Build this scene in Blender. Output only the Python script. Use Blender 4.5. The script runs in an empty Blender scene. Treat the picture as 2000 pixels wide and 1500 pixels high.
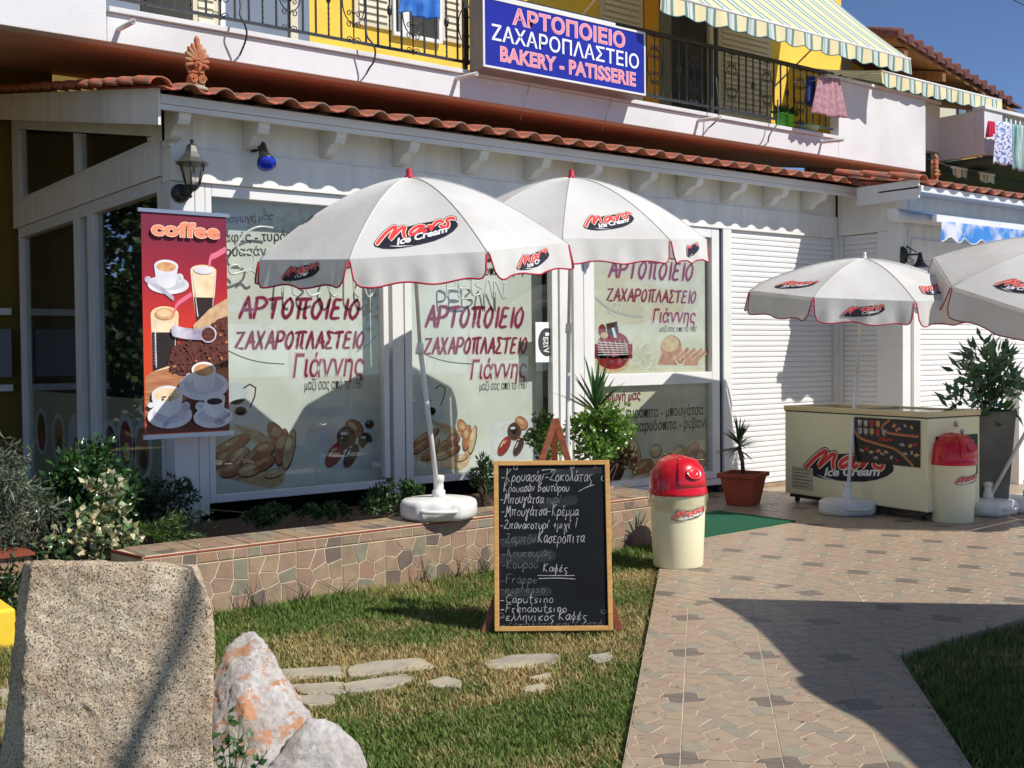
import bpy, math, random
import numpy as np
from mathutils import Vector, Matrix, noise as mnoise
random.seed(7); rng = np.random.default_rng(7)
C = bpy.context.scene.collection
sc = bpy.context.scene
PI = math.pi
# ------------------------------------------------------------------ camera
F = 2191.04; YAW = math.radians(52.576); PITCH = math.radians(1.5795); ROLL = math.radians(-0.5423)
CAM = np.array([0.0, 0.0, 1.5])
_fw = np.array([math.cos(YAW), math.sin(YAW), 0.]); _rt = np.array([math.sin(YAW), -math.cos(YAW), 0.]); _up = np.array([0, 0, 1.])
_f2 = _fw*math.cos(PITCH)-_up*math.sin(PITCH); _u2 = _up*math.cos(PITCH)+_fw*math.sin(PITCH)
_r3 = _rt*math.cos(ROLL)+_u2*math.sin(ROLL); _u3 = _u2*math.cos(ROLL)-_rt*math.sin(ROLL)
cd = bpy.data.cameras.new('camera'); cam = bpy.data.objects.new('camera', cd); C.objects.link(cam)
m = Matrix.Identity(4)
for i in range(3):
    m[i][0] = _r3[i]; m[i][1] = _u3[i]; m[i][2] = -_f2[i]
m.translation = Vector(CAM); cam.matrix_world = m
cd.sensor_width = 36; cd.lens = F*36/2000; cd.clip_end = 2000; cd.clip_start = 0.05
sc.camera = cam
# ------------------------------------------------------------------ world, sun
SUN = Vector((0.40, -0.95, 1.03)).normalized()          # towards the sun
w = bpy.data.worlds.new('World'); sc.world = w; w.use_nodes = True
nt = w.node_tree; nt.nodes.clear()
sky = nt.nodes.new('ShaderNodeTexSky'); sky.sky_type = 'NISHITA'; sky.sun_disc = False
sky.sun_elevation = math.asin(SUN.z); sky.sun_rotation = math.atan2(SUN.x, SUN.y)
sky.air_density = 0.65; sky.dust_density = 0.0; sky.ozone_density = 3.5; sky.altitude = 3200
bg = nt.nodes.new('ShaderNodeBackground'); bg.inputs[1].default_value = 0.135
wo = nt.nodes.new('ShaderNodeOutputWorld'); nt.links.new(sky.outputs[0], bg.inputs[0]); nt.links.new(bg.outputs[0], wo.inputs[0])
sl = bpy.data.lights.new('sun', 'SUN'); sl.energy = 4.4; sl.angle = math.radians(0.53); sl.color = (1.0, 0.96, 0.90)
so = bpy.data.objects.new('sun', sl); C.objects.link(so); so.rotation_euler = SUN.to_track_quat('Z', 'Y').to_euler()
sc.view_settings.view_transform = 'Standard'; sc.view_settings.look = 'None'
sc.view_settings.exposure = 0.17; sc.view_settings.gamma = 1.0
sc.render.engine = 'CYCLES'
sc.cycles.max_bounces = 8; sc.cycles.transparent_max_bounces = 12
# ------------------------------------------------------------------ where a picture point lies on a real plane
def ray(x, y):
    return _r3*((x-1000)/F) - _u3*((y-750)/F) + _f2
def W(x, y, ax, v):
    r = ray(x, y); return CAM + r*((v-CAM[ax])/r[ax])
def WD(x, y, d):
    return CAM + ray(x, y)*d
def XZ(x, y, Y=8.1):
    p = W(x, y, 1, Y); return p[0], p[2]
# ------------------------------------------------------------------ materials
def srgb(r, g, b):
    f = lambda c: (c/255/12.92) if c <= 10 else ((c/255+0.055)/1.055)**2.4
    return (f(r), f(g), f(b))
MATS = {}
def mat(name, c1, c2=None, sc_=6.0, rough=0.6, bump=0.0, bsc=40.0, metal=0.0, detail=4.0, spec=0.5, c3=None, sc3=1.2, trans=0.0, contrast=(0.35, 0.65), stretch=None, coat=0.0):
    if name in MATS: return MATS[name]
    m = bpy.data.materials.new(name); m.use_nodes = True; nt = m.node_tree
    p = nt.nodes['Principled BSDF']; p.inputs['Roughness'].default_value = rough; p.inputs['Metallic'].default_value = metal
    p.inputs['Specular IOR Level'].default_value = spec; p.inputs['Coat Weight'].default_value = coat
    col = None
    tc = nt.nodes.new('ShaderNodeTexCoord'); src = tc.outputs['Object']
    if stretch:
        mp = nt.nodes.new('ShaderNodeMapping'); mp.inputs['Scale'].default_value = stretch
        nt.links.new(src, mp.inputs[0]); src = mp.outputs[0]
    p.inputs['Base Color'].default_value = (*c1, 1)
    if c2 is not None:
        n = nt.nodes.new('ShaderNodeTexNoise'); n.inputs['Scale'].default_value = sc_; n.inputs['Detail'].default_value = detail
        nt.links.new(src, n.inputs['Vector'])
        r = nt.nodes.new('ShaderNodeValToRGB'); r.color_ramp.elements[0].position = contrast[0]; r.color_ramp.elements[1].position = contrast[1]
        r.color_ramp.elements[0].color = (*c1, 1); r.color_ramp.elements[1].color = (*c2, 1)
        nt.links.new(n.outputs['Fac'], r.inputs[0]); col = r.outputs[0]
        if c3 is not None:
            n2 = nt.nodes.new('ShaderNodeTexNoise'); n2.inputs['Scale'].default_value = sc3; n2.inputs['Detail'].default_value = 3
            nt.links.new(src, n2.inputs['Vector'])
            r2 = nt.nodes.new('ShaderNodeValToRGB'); r2.color_ramp.elements[0].position = 0.45; r2.color_ramp.elements[1].position = 0.65
            nt.links.new(n2.outputs['Fac'], r2.inputs[0])
            mx = nt.nodes.new('ShaderNodeMix'); mx.data_type = 'RGBA'
            nt.links.new(r2.outputs[0], mx.inputs[0]); nt.links.new(col, mx.inputs[6]); mx.inputs[7].default_value = (*c3, 1)
            col = mx.outputs[2]
        nt.links.new(col, p.inputs['Base Color'])
    if bump > 0:
        nb = nt.nodes.new('ShaderNodeTexNoise'); nb.inputs['Scale'].default_value = bsc; nb.inputs['Detail'].default_value = 5
        nt.links.new(src, nb.inputs['Vector'])
        b = nt.nodes.new('ShaderNodeBump'); b.inputs['Strength'].default_value = bump; b.inputs['Distance'].default_value = 0.01
        nt.links.new(nb.outputs['Fac'], b.inputs['Height']); nt.links.new(b.outputs[0], p.inputs['Normal'])
    if trans > 0:
        out = nt.nodes['Material Output']; tr = nt.nodes.new('ShaderNodeBsdfTranslucent')
        tr.inputs[0].default_value = (*c1, 1)
        if col is not None: nt.links.new(col, tr.inputs[0])
        mx = nt.nodes.new('ShaderNodeMixShader'); mx.inputs[0].default_value = trans
        nt.links.new(p.outputs[0], mx.inputs[1]); nt.links.new(tr.outputs[0], mx.inputs[2]); nt.links.new(mx.outputs[0], out.inputs[0])
    MATS[name] = m; return m
def leafmat(name, attr='tint', rough=0.45, trans=0.25, spec=0.5):
    m = bpy.data.materials.new(name); m.use_nodes = True; nt = m.node_tree; p = nt.nodes['Principled BSDF']
    a = nt.nodes.new('ShaderNodeAttribute'); a.attribute_name = attr
    p.inputs['Roughness'].default_value = rough; p.inputs['Specular IOR Level'].default_value = spec
    nt.links.new(a.outputs['Color'], p.inputs['Base Color'])
    tr = nt.nodes.new('ShaderNodeBsdfTranslucent'); nt.links.new(a.outputs['Color'], tr.inputs[0])
    mx = nt.nodes.new('ShaderNodeMixShader'); mx.inputs[0].default_value = trans
    nt.links.new(p.outputs[0], mx.inputs[1]); nt.links.new(tr.outputs[0], mx.inputs[2]); nt.links.new(mx.outputs[0], nt.nodes['Material Output'].inputs[0])
    return m
def glassmat(name, tint=(1, 1, 1), refl=1.0):
    m = bpy.data.materials.new(name); m.use_nodes = True; nt = m.node_tree; nt.nodes.remove(nt.nodes['Principled BSDF'])
    t = nt.nodes.new('ShaderNodeBsdfTransparent'); t.inputs[0].default_value = (*tint, 1)
    g = nt.nodes.new('ShaderNodeBsdfGlossy'); g.inputs['Roughness'].default_value = 0.01
    fr = nt.nodes.new('ShaderNodeFresnel'); fr.inputs[0].default_value = 1.5
    geo = nt.nodes.new('ShaderNodeNewGeometry')
    ir = nt.nodes.new('ShaderNodeMapRange'); ir.inputs[3].default_value = 1.5; ir.inputs[4].default_value = 1/1.5
    nt.links.new(geo.outputs['Backfacing'], ir.inputs[0]); nt.links.new(ir.outputs[0], fr.inputs[0])
    mu = nt.nodes.new('ShaderNodeMath'); mu.operation = 'MULTIPLY'; mu.inputs[1].default_value = refl
    nt.links.new(fr.outputs[0], mu.inputs[0])
    mx = nt.nodes.new('ShaderNodeMixShader'); nt.links.new(mu.outputs[0], mx.inputs[0]); nt.links.new(t.outputs[0], mx.inputs[1]); nt.links.new(g.outputs[0], mx.inputs[2])
    nt.links.new(mx.outputs[0], nt.nodes['Material Output'].inputs[0]); return m
# ------------------------------------------------------------------ mesh builder
class MB:
    def __init__(s): s.v = []; s.f = []; s.m = []; s.sm = []
    def add(s, vs, fs, mi=0, smooth=False):
        b = len(s.v); s.v += [tuple(map(float, q)) for q in vs]
        for f in fs: s.f.append(tuple(b+i for i in f)); s.m.append(mi); s.sm.append(smooth)
        return s
    def box(s, x0, x1, y0, y1, z0, z1, mi=0):
        vs = [(x, y, z) for z in (z0, z1) for y in (y0, y1) for x in (x0, x1)]
        return s.add(vs, [(0, 2, 3, 1), (4, 5, 7, 6), (0, 1, 5, 4), (2, 6, 7, 3), (0, 4, 6, 2), (1, 3, 7, 5)], mi)
    def hexa(s, p, mi=0):   # 8 points: bottom 4 (ccw), top 4
        return s.add(p, [(3, 2, 1, 0), (4, 5, 6, 7), (0, 1, 5, 4), (1, 2, 6, 5), (2, 3, 7, 6), (3, 0, 4, 7)], mi)
    def tube(s, pts, r, n=8, mi=0, caps=True, smooth=True):
        pts = [Vector(p) for p in pts]; k = len(pts); rs = r if isinstance(r, (list, tuple)) else [r]*k
        vs = []; up = None
        for i, p in enumerate(pts):
            t = (pts[min(i+1, k-1)]-pts[max(i-1, 0)])
            t = t.normalized() if t.length > 1e-9 else Vector((0, 0, 1))
            if up is None:
                up = Vector((0, 0, 1)) if abs(t.z) < .9 else Vector((1, 0, 0))
            a = up-t*up.dot(t)
            if a.length < 1e-6: a = t.orthogonal()
            a.normalize(); up = a; b = t.cross(a)
            for j in range(n):
                th = 2*PI*j/n; vs.append(p+(a*math.cos(th)+b*math.sin(th))*rs[i])
        fs = [(i*n+j, i*n+(j+1) % n, (i+1)*n+(j+1) % n, (i+1)*n+j) for i in range(k-1) for j in range(n)]
        s.add(vs, fs, mi, smooth)
        if caps:
            b = len(s.v)-len(vs)
            s.f.append(tuple(b+j for j in reversed(range(n)))); s.m.append(mi); s.sm.append(False)
            s.f.append(tuple(b+(k-1)*n+j for j in range(n))); s.m.append(mi); s.sm.append(False)
        return s
    def lathe(s, prof, c=(0, 0, 0), n=24, mi=0, sx=1, sy=1, smooth=True, caps=True):
        vs = []
        for r, z in prof:
            for j in range(n):
                th = 2*PI*j/n; vs.append((c[0]+r*sx*math.cos(th), c[1]+r*sy*math.sin(th), c[2]+z))
        fs = [(i*n+j, i*n+(j+1) % n, (i+1)*n+(j+1) % n, (i+1)*n+j) for i in range(len(prof)-1) for j in range(n)]
        if caps: fs += [tuple(reversed(range(n))), tuple((len(prof)-1)*n+j for j in range(n))]
        return s.add(vs, fs, mi, smooth)
    def prism(s, poly, fn, h0, h1, mi=0):   # fn(a,b,h)->xyz
        n = len(poly); vs = [fn(a, b, h0) for a, b in poly]+[fn(a, b, h1) for a, b in poly]
        fs = [tuple(reversed(range(n))), tuple(range(n, 2*n))]+[(i, (i+1) % n, n+(i+1) % n, n+i) for i in range(n)]
        return s.add(vs, fs, mi)
    def flat(s, poly, fn, h=0, mi=0):
        return s.add([fn(a, b, h) for a, b in poly], [tuple(range(len(poly)))], mi)
    def ribbon(s, pts, wd, fn, h=0, mi=0, round_=True):
        """2D stroke with rounded ends, mapped through fn"""
        P = [np.array(p, float) for p in pts]; k = len(P); ws = wd if isinstance(wd, (list, tuple)) else [wd]*k
        vs = []
        for i in range(k):
            t = P[min(i+1, k-1)]-P[max(i-1, 0)]; L = np.hypot(*t); t = t/L if L > 1e-9 else np.array([1, 0])
            nn = np.array([-t[1], t[0]])*ws[i]/2
            vs += [P[i]+nn, P[i]-nn]
        fs = [(2*i, 2*i+1, 2*i+3, 2*i+2) for i in range(k-1)]
        s.add([fn(a, b, h) for a, b in vs], fs, mi)
        if round_:
            for e in (0, k-1):
                s.flat([(P[e][0]+ws[e]/2*math.cos(2*PI*j/10), P[e][1]+ws[e]/2*math.sin(2*PI*j/10)) for j in range(10)], fn, h+1e-4, mi)
        return s
def ell(cx, cy, rx, ry, rot=0, n=24, a0=0, a1=2*PI):
    c, s_ = math.cos(rot), math.sin(rot); full = abs(a1-a0-2*PI) < 1e-6
    o = []
    for j in range(n if full else n+1):
        t = a0+(a1-a0)*j/n; x, y = rx*math.cos(t), ry*math.sin(t); o.append((cx+x*c-y*s_, cy+x*s_+y*c))
    return o
def smooth_pts(pts, k=4):
    out = []; P = [np.array(p, float) for p in pts]; n = len(P)
    for i in range(n-1):
        p0, p1, p2, p3 = P[max(i-1, 0)], P[i], P[i+1], P[min(i+2, n-1)]
        for j in range(k):
            t = j/k
            out.append(0.5*((2*p1)+(-p0+p2)*t+(2*p0-5*p1+4*p2-p3)*t*t+(-p0+3*p1-3*p2+p3)*t**3))
    out.append(P[-1]); return out
def mesh(name, mb, mats):
    me = bpy.data.meshes.new(name); me.from_pydata(mb.v, [], mb.f)
    for mm in (mats if isinstance(mats, (list, tuple)) else [mats]): me.materials.append(mm)
    if len(me.polygons) == len(mb.m):
        me.polygons.foreach_set('material_index', mb.m); me.polygons.foreach_set('use_smooth', mb.sm)
    me.update(); return me
ORG = {}
def thing(name, label, cat, loc=(0, 0, 0), group=None, kind=None, rotz=0):
    o = bpy.data.objects.new(name, None); C.objects.link(o); o.location = loc; o.rotation_euler[2] = rotz
    o.empty_display_size = 0.1
    if label: o['label'] = label
    if cat: o['category'] = cat
    if group: o['group'] = group
    if kind: o['kind'] = kind
    ORG[o.name] = Vector(loc); return o
def tag(o, label=None, cat=None, group=None, kind=None):
    if label: o['label'] = label
    if cat: o['category'] = cat
    if group: o['group'] = group
    if kind: o['kind'] = kind
    return o
def obj(name, mb, mats, parent=None, local=False, label=None, kind=None):
    """local=False: the mesh is written in world coordinates; parts are shifted back by their thing's location"""
    me = mb if isinstance(mb, bpy.types.Mesh) else mesh(name, mb, mats)
    o = bpy.data.objects.new(name, me); C.objects.link(o)
    if parent:
        o.parent = parent
        if not local and parent.name in ORG: o.location = -ORG[parent.name]
    if label: o['label'] = label
    if kind: o['kind'] = kind
    return o
def copy_tree(o, parent=None):
    c = o.copy(); C.objects.link(c); c.parent = parent
    if o.parent is None: ORG[c.name] = Vector(o.location)
    for ch in list(o.children): copy_tree(ch, c)
    return c
def bevel(o, wd=0.004, seg=2, ang=40):
    b = o.modifiers.new('bevel', 'BEVEL'); b.width = wd; b.segments = seg; b.limit_method = 'ANGLE'; b.angle_limit = math.radians(ang)
    return o
# text as triangles in a unit frame, fitted to a rectangle
_tc = {}
def textgeo(s, bold=0.0, shear=0.0, space=1.0):
    k = (s, bold, shear, space)
    if k in _tc: return _tc[k]
    cu = bpy.data.curves.new('lettering', 'FONT'); cu.body = s; cu.offset = bold; cu.shear = shear; cu.resolution_u = 3; cu.space_character = space
    o = bpy.data.objects.new('lettering', cu); C.objects.link(o)
    dg = bpy.context.evaluated_depsgraph_get(); me = bpy.data.meshes.new_from_object(o.evaluated_get(dg))
    v = np.zeros(len(me.vertices)*3); me.vertices.foreach_get('co', v); v = v.reshape(-1, 3)[:, :2]
    f = [tuple(p.vertices) for p in me.polygons]
    bpy.data.objects.remove(o); bpy.data.curves.remove(cu); bpy.data.meshes.remove(me)
    _tc[k] = (v, f); return _tc[k]
def text(mb, s, fn, a0, a1, b0, b1, h=0.0, mi=0, bold=0.0, shear=0.0, space=1.0, slope=0.0):
    v, f = textgeo(s, bold, shear, space)
    mn, mx = v.min(0), v.max(0); q = (v-mn)/(mx-mn)
    mb.add([fn(a0+(a1-a0)*x, b0+(b1-b0)*y+slope*x, h) for x, y in q], f, mi)
def frame(O, u, v):
    O, u, v = (np.array(t, float) for t in (O, u, v)); n = np.cross(u, v); n /= np.linalg.norm(n)
    return lambda a, b, h=0: O+u*a+v*b+n*h
# polygons cut by half planes, cells of a random stone pattern
def clip(poly, a, b, c):   # keep a*x+b*y<=c
    o = []
    for i in range(len(poly)):
        p, q = poly[i], poly[(i+1) % len(poly)]; dp = a*p[0]+b*p[1]-c; dq = a*q[0]+b*q[1]-c
        if dp <= 0: o.append(p)
        if dp*dq < 0: t = dp/(dp-dq); o.append((p[0]+(q[0]-p[0])*t, p[1]+(q[1]-p[1])*t))
    return o
def voronoi(seeds, rect):
    out = []
    for i, s in enumerate(seeds):
        poly = [(rect[0], rect[1]), (rect[2], rect[1]), (rect[2], rect[3]), (rect[0], rect[3])]
        for j, t in enumerate(seeds):
            if j != i and len(poly) > 2:
                a, b = t[0]-s[0], t[1]-s[1]; c = (t[0]**2+t[1]**2-s[0]**2-s[1]**2)/2
                poly = clip(poly, a, b, c)
        out.append(poly)
    return out
def inset(poly, g):
    for i in range(0, 1): pass
    res = poly; n = len(poly)
    area = sum(poly[i][0]*poly[(i+1) % n][1]-poly[(i+1) % n][0]*poly[i][1] for i in range(n))/2
    sg = 1 if area > 0 else -1
    for i in range(n):
        p, q = poly[i], poly[(i+1) % n]; dx, dy = q[0]-p[0], q[1]-p[1]; L = math.hypot(dx, dy)
        if L < 1e-7: continue
        nx, ny = dy/L*sg, -dx/L*sg
        res = clip(res, nx, ny, nx*p[0]+ny*p[1]-g)
        if len(res) < 3: return []
    return res
def parea(p):
    n = len(p); return abs(sum(p[i][0]*p[(i+1) % n][1]-p[(i+1) % n][0]*p[i][1] for i in range(n))/2)
def leaf_mesh(name, pos, axis, nrm, ln, wd, cols, fold=0.25, parent=None, mtl=None, droop=0.0, kind=None, local=False, ns=4):
    """many small leaves: pos, axis(dir), nrm (n,3); ln, wd (n,); cols (n,3)"""
    n = len(pos); axis = axis/np.linalg.norm(axis, axis=1)[:, None]
    side = np.cross(axis, nrm); side /= (np.linalg.norm(side, axis=1)[:, None]+1e-9); up = np.cross(side, axis)
    L = ln[:, None]; Wd = wd[:, None]
    p0 = pos; pm = pos+axis*L*.45-up*Wd*fold*.5; pl = pos+axis*L*.42+side*Wd*.5+up*Wd*fold*.5; pr = pos+axis*L*.42-side*Wd*.5+up*Wd*fold*.5
    pt = pos+axis*L-up*L*droop
    V = np.stack([p0, pl, pt, pr, pm], 1).reshape(-1, 3)
    b = np.arange(n)[:, None]*5
    Fa = np.concatenate([b+[0, 4, 1], b+[4, 2, 1], b+[0, 3, 4], b+[3, 2, 4]], 1).reshape(-1, 3)
    me = bpy.data.meshes.new(name); me.vertices.add(len(V)); me.vertices.foreach_set('co', V.ravel().astype(np.float32))
    me.loops.add(len(Fa)*3); me.loops.foreach_set('vertex_index', Fa.ravel().astype(np.int32))
    me.polygons.add(len(Fa)); me.polygons.foreach_set('loop_start', (np.arange(len(Fa))*3).astype(np.int32))
    try: me.polygons.foreach_set('loop_total', np.full(len(Fa), 3, np.int32))
    except Exception: pass
    me.update(calc_edges=True)
    at = me.color_attributes.new('tint', 'FLOAT_COLOR', 'POINT')
    cc = np.ones((len(V), 4), np.float32); cc[:, :3] = np.repeat(cols, 5, axis=0); at.data.foreach_set('color', cc.ravel())
    me.materials.append(mtl); me.validate()
    o = bpy.data.objects.new(name, me); C.objects.link(o)
    if parent:
        o.parent = parent
        if not local: o.location = -ORG[parent.name]
    if kind: o['kind'] = kind
    return o
def tris_mesh(name, V, Fa, cols, mtl, parent=None, kind=None):
    me = bpy.data.meshes.new(name); me.vertices.add(len(V)); me.vertices.foreach_set('co', V.ravel().astype(np.float32))
    me.loops.add(len(Fa)*3); me.loops.foreach_set('vertex_index', Fa.ravel().astype(np.int32))
    me.polygons.add(len(Fa)); me.polygons.foreach_set('loop_start', (np.arange(len(Fa))*3).astype(np.int32))
    try: me.polygons.foreach_set('loop_total', np.full(len(Fa), 3, np.int32))
    except Exception: pass
    me.update(calc_edges=True)
    at = me.color_attributes.new('tint', 'FLOAT_COLOR', 'POINT'); cc = np.ones((len(V), 4), np.float32); cc[:, :3] = cols
    at.data.foreach_set('color', cc.ravel()); me.materials.append(mtl); me.validate()
    o = bpy.data.objects.new(name, me); C.objects.link(o)
    if parent: o.parent = parent; o.location = -ORG[parent.name]
    if kind: o['kind'] = kind
    return o
# shared materials
WHITE = mat('white painted metal', (.78, .77, .74), (.72, .71, .68), 3, rough=.38, bump=.05, bsc=60)
WBOARD = mat('white painted board', (.84, .82, .78), (.79, .77, .725), 2.2, rough=.55, bump=.2, bsc=25, stretch=(5, 5, 1), c3=(.74, .715, .66), sc3=1.1)
PLASTER = mat('white render', (.72, .71, .71), (.66, .65, .65), 1.6, rough=.85, bump=.35, bsc=70, c3=(.60, .59, .57), sc3=.9)
TERRA_P = mat('terracotta paint', srgb(238, 182, 154), srgb(226, 168, 142), 3, rough=.8, bump=.2, bsc=50)
CLAY = mat('clay tile', srgb(190, 104, 74), srgb(164, 90, 66), 9, rough=.8, bump=.4, bsc=60, c3=srgb(120, 98, 82), sc3=9)
BLACK = mat('black metal', (.018, .018, .018), (.03, .03, .028), 20, rough=.4)
BRACK = mat('lantern metal', (.05, .048, .042), (.09, .085, .07), 25, rough=.45)
DARK = mat('dark interior', (.03, .03, .028), (.05, .048, .04), 3, rough=.9)  # near-black colour stands in for shade inside rooms and openings
YELLOW = mat('yellow render', srgb(236, 196, 76), srgb(224, 184, 66), 2, rough=.85, bump=.2, bsc=60)
BEIGE = mat('beige shutter', srgb(214, 204, 178), srgb(200, 190, 164), 2, rough=.6)
CHROME = mat('brushed steel', (.55, .55, .56), None, rough=.3, metal=1)
GLASS = glassmat('window glass', (.92, .94, .92), 1.0)
PLAST = mat('white plastic', (.80, .79, .76), (.74, .73, .69), 6, rough=.4, c3=(.66, .65, .60), sc3=3)
CREAM = mat('cream plastic', srgb(240, 234, 196), srgb(232, 226, 186), 2.5, rough=.45)
FABRIC = mat('white canopy fabric', (.80, .785, .75), (.76, .745, .71), 3, rough=.85, bump=.35, bsc=14, trans=.26, c3=(.70, .68, .64), sc3=2.5)
REDTRIM = mat('red trim', srgb(176, 22, 52), None, rough=.6)
REDPL = mat('red plastic', srgb(214, 14, 34), srgb(196, 12, 30), 3, rough=.25, coat=.3)
NAVY = mat('navy print', srgb(24, 23, 42), None, rough=.6)
MARSR = mat('red print', srgb(226, 64, 66), None, rough=.6)
MARSO = mat('cream print', srgb(250, 226, 200), None, rough=.6)
WPRINT = mat('white print', (.82, .81, .80), None, rough=.6)
MAROON = mat('maroon print', srgb(134, 24, 58), None, rough=.5)
PINKH = mat('pale pink print', srgb(232, 186, 196), None, rough=.5)
INKD = mat('dark grey print', srgb(58, 52, 50), None, rough=.5)
LEAF = leafmat('leaf'); GLOSSLEAF = leafmat('glossy leaf', rough=.22, trans=.2, spec=.8)
GRASSM = leafmat('grass blade', rough=.6, trans=.3, spec=.3)
BARK = mat('bark', srgb(110, 88, 66), srgb(84, 66, 50), 20, rough=.9, bump=.5, bsc=40)
SOIL = mat('soil', srgb(84, 62, 46), srgb(58, 44, 34), 30, rough=.95, bump=.8, bsc=60)
POTM = mat('terracotta pot', srgb(168, 78, 52), srgb(148, 66, 44), 5, rough=.75, bump=.1, bsc=30)
# ================================================================== GROUND
GROUTC = mat('pale grout', srgb(228, 212, 180), srgb(210, 192, 160), 12, rough=.85, bump=.3, bsc=80)
ST = [mat('beige stone print', srgb(177, 157, 131), srgb(161, 141, 119), 9, rough=.45, bump=.15, bsc=30, c3=srgb(167, 143, 125), sc3=6),
      mat('pink stone print', srgb(169, 145, 125), srgb(153, 131, 115), 9, rough=.45, bump=.15, bsc=30, c3=srgb(171, 151, 125), sc3=6),
      mat('grey stone print', srgb(161, 151, 129), srgb(141, 137, 121), 9, rough=.45, bump=.15, bsc=30, c3=srgb(163, 145, 125), sc3=6),
      mat('dark stone print', srgb(129, 117, 105), srgb(111, 103, 93), 12, rough=.45, bump=.15, bsc=30)]
g = MB(); g.box(-60, 400, -60, 400, -1.0, -0.08)
tag(obj('ground', g, mat('dry ground', srgb(150, 134, 100), srgb(110, 108, 70), .6, rough=.95, bump=.4, bsc=8)), kind='structure')
T = 0.37
SEEDS = [(.05, .06), (.94, .04), (.30, .10), (.62, .20), (.86, .26), (.12, .34), (.38, .44), (.70, .52), (.97, .50), (.10, .66), (.40, .74), (.62, .90), (.86, .78), (.16, .95)]
CELLS = voronoi(SEEDS, (0, 0, 1, 1))
CM = [3, 3, 0, 1, 0, 2, 0, 1, 0, 1, 0, 2, 0, 1]
def tile_shapes(): 
    out = []
    for c, k in zip(CELLS, CM):
        p = inset([(x*T-T/2, y*T-T/2) for x, y in c], .0026)
        if len(p) > 2: out.append((p, k))
    return out
SHAPES = tile_shapes()
EDGE = [(-T/2+.0042, -T/2+.0042), (T/2-.0042, -T/2+.0042), (T/2-.0042, T/2-.0042), (-T/2+.0042, T/2-.0042)]
idf = lambda a, b, h: (a, b, h)
def tile_mesh(shapes, edge):
    mb = MB(); mb.prism(edge, idf, -.010, -.0016, 0)
    for p, k in shapes: mb.prism(p, idf, -.0016, 0.0, k+1)
    return mesh('floor_tile', mb, [GROUTC]+ST)
FULL = tile_mesh(SHAPES, EDGE)
def lay(parent, ox, oy, ang, i0, i1, j0, j1, keep, name='floor_tile'):
    """lay a grid of tiles; keep = list of half planes in world space (a,b,c): a*x+b*y<=c"""
    c_, s_ = math.cos(ang), math.sin(ang); n = 0
    for i in range(i0, i1):
        for j in range(j0, j1):
            u, v = (i+.5)*T, (j+.5)*T; x, y = ox+u*c_-v*s_, oy+u*s_+v*c_
            flip = (j % 2 == 0)
            a2 = ang+(PI if flip else 0); c2, s2 = math.cos(a2), math.sin(a2)
            corners = [(x+p*c2-q*s2, y+p*s2+q*c2) for p, q in EDGE]
            if any(all(a*cx+b*cy > c for cx, cy in corners) for a, b, c in keep): continue
            if all(a*cx+b*cy <= c for cx, cy in corners for a, b, c in keep): me = FULL
            else:
                loc = [(a*c2+b*s2, -a*s2+b*c2, c-a*x-b*y) for a, b, c in keep]
                def cl(p):
                    for a, b, c in loc:
                        p = clip(p, a, b, c)
                        if len(p) < 3: return None
                    return p if parea(p) > 1e-5 else None
                e = cl(EDGE)
                if not e: continue
                me = tile_mesh([(q, k) for q, k in ((cl(p), k) for p, k in SHAPES) if q], e)
            o = bpy.data.objects.new(name, me); C.objects.link(o); o.parent = parent
            o.location = Vector((x, y, random.uniform(-.0006, .0006))); o.rotation_euler = (random.uniform(-.0015, .0015), random.uniform(-.0015, .0015), a2); n += 1
    return n
WO = np.array([2.74, 2.95]); WA = math.radians(43.02); wd = np.array([math.cos(WA), math.sin(WA)]); wr = np.array([wd[1], -wd[0]])
def lt(n, p): return (n[0], n[1], n[0]*p[0]+n[1]*p[1])
YB = 4.57
patio = MB(); 
def poly_slab(mb, pts, z0, z1): mb.prism(pts, idf, z0, z1, 0)
pA = WO+wr*1.24; 
# lawn edge point at Y=YB on the left side of the path
tt = (YB-WO[1])/wd[1]; eL = WO+wd*tt; tt2 = (3.2-pA[1])/wd[1]; eR = pA+wd*tt2
poly_slab(patio, [tuple(WO-wd*3), tuple(pA-wd*3), tuple(eR), (16, 3.2), (16, 8.3), (6.3, 8.3), (6.3, 6.28), (WO+wd*4.75)[0:2].tolist()], -.10, -.0020)
po = tag(obj('patio', patio, mat('patio grout', srgb(222, 206, 172), srgb(196, 178, 146), 10, rough=.9, bump=.4, bsc=90)), kind='structure')
left_edge = lt(-wr, WO+wr*0.004)
# path tiles
np_ = lay(po, *(WO+wr*(.577-2*T)-wd*1.725), WA-PI/2, 0, 5, 0, 19, [(0, 1, YB-.003), lt(-wr, WO+wr*.004), lt(wr, pA-wr*.004), (-1, 0, -1.9)])
# the path grid is written with its second axis running along the path
n2 = lay(po, 6.42+17*T, YB, PI/2, 0, 10, 0, 24, [lt(-wr, WO+wr*.004), (0, 1, 8.05), (0, -1, -YB-.003)])
n3 = lay(po, 6.42+17*T, YB-4*T, PI/2, 0, 4, 0, 22, [(0, 1, YB-.003), lt(-wr, pA+wr*.004), (0, -1, -3.2)])
print('tiles', np_, n2, n3)
# ---- lawn
lawn_m = mat('lawn soil', srgb(112, 104, 58), srgb(92, 100, 48), 5, rough=.95, bump=.6, bsc=50, c3=srgb(150, 128, 78), sc3=1.6)
lw = MB(); poly_slab(lw, [(-6, -2), tuple(WO-wd*3.2), tuple(WO+wd*4.75), (6.3, 6.35), (-6, 9.0)], -.3, -.03)
poly_slab(lw, [tuple(pA-wd*3.2+wr*.0), (16, -3), (16, 3.2), tuple(eR)], -.3, -.03)
lo = tag(obj('lawn', lw, lawn_m), kind='structure')
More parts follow.
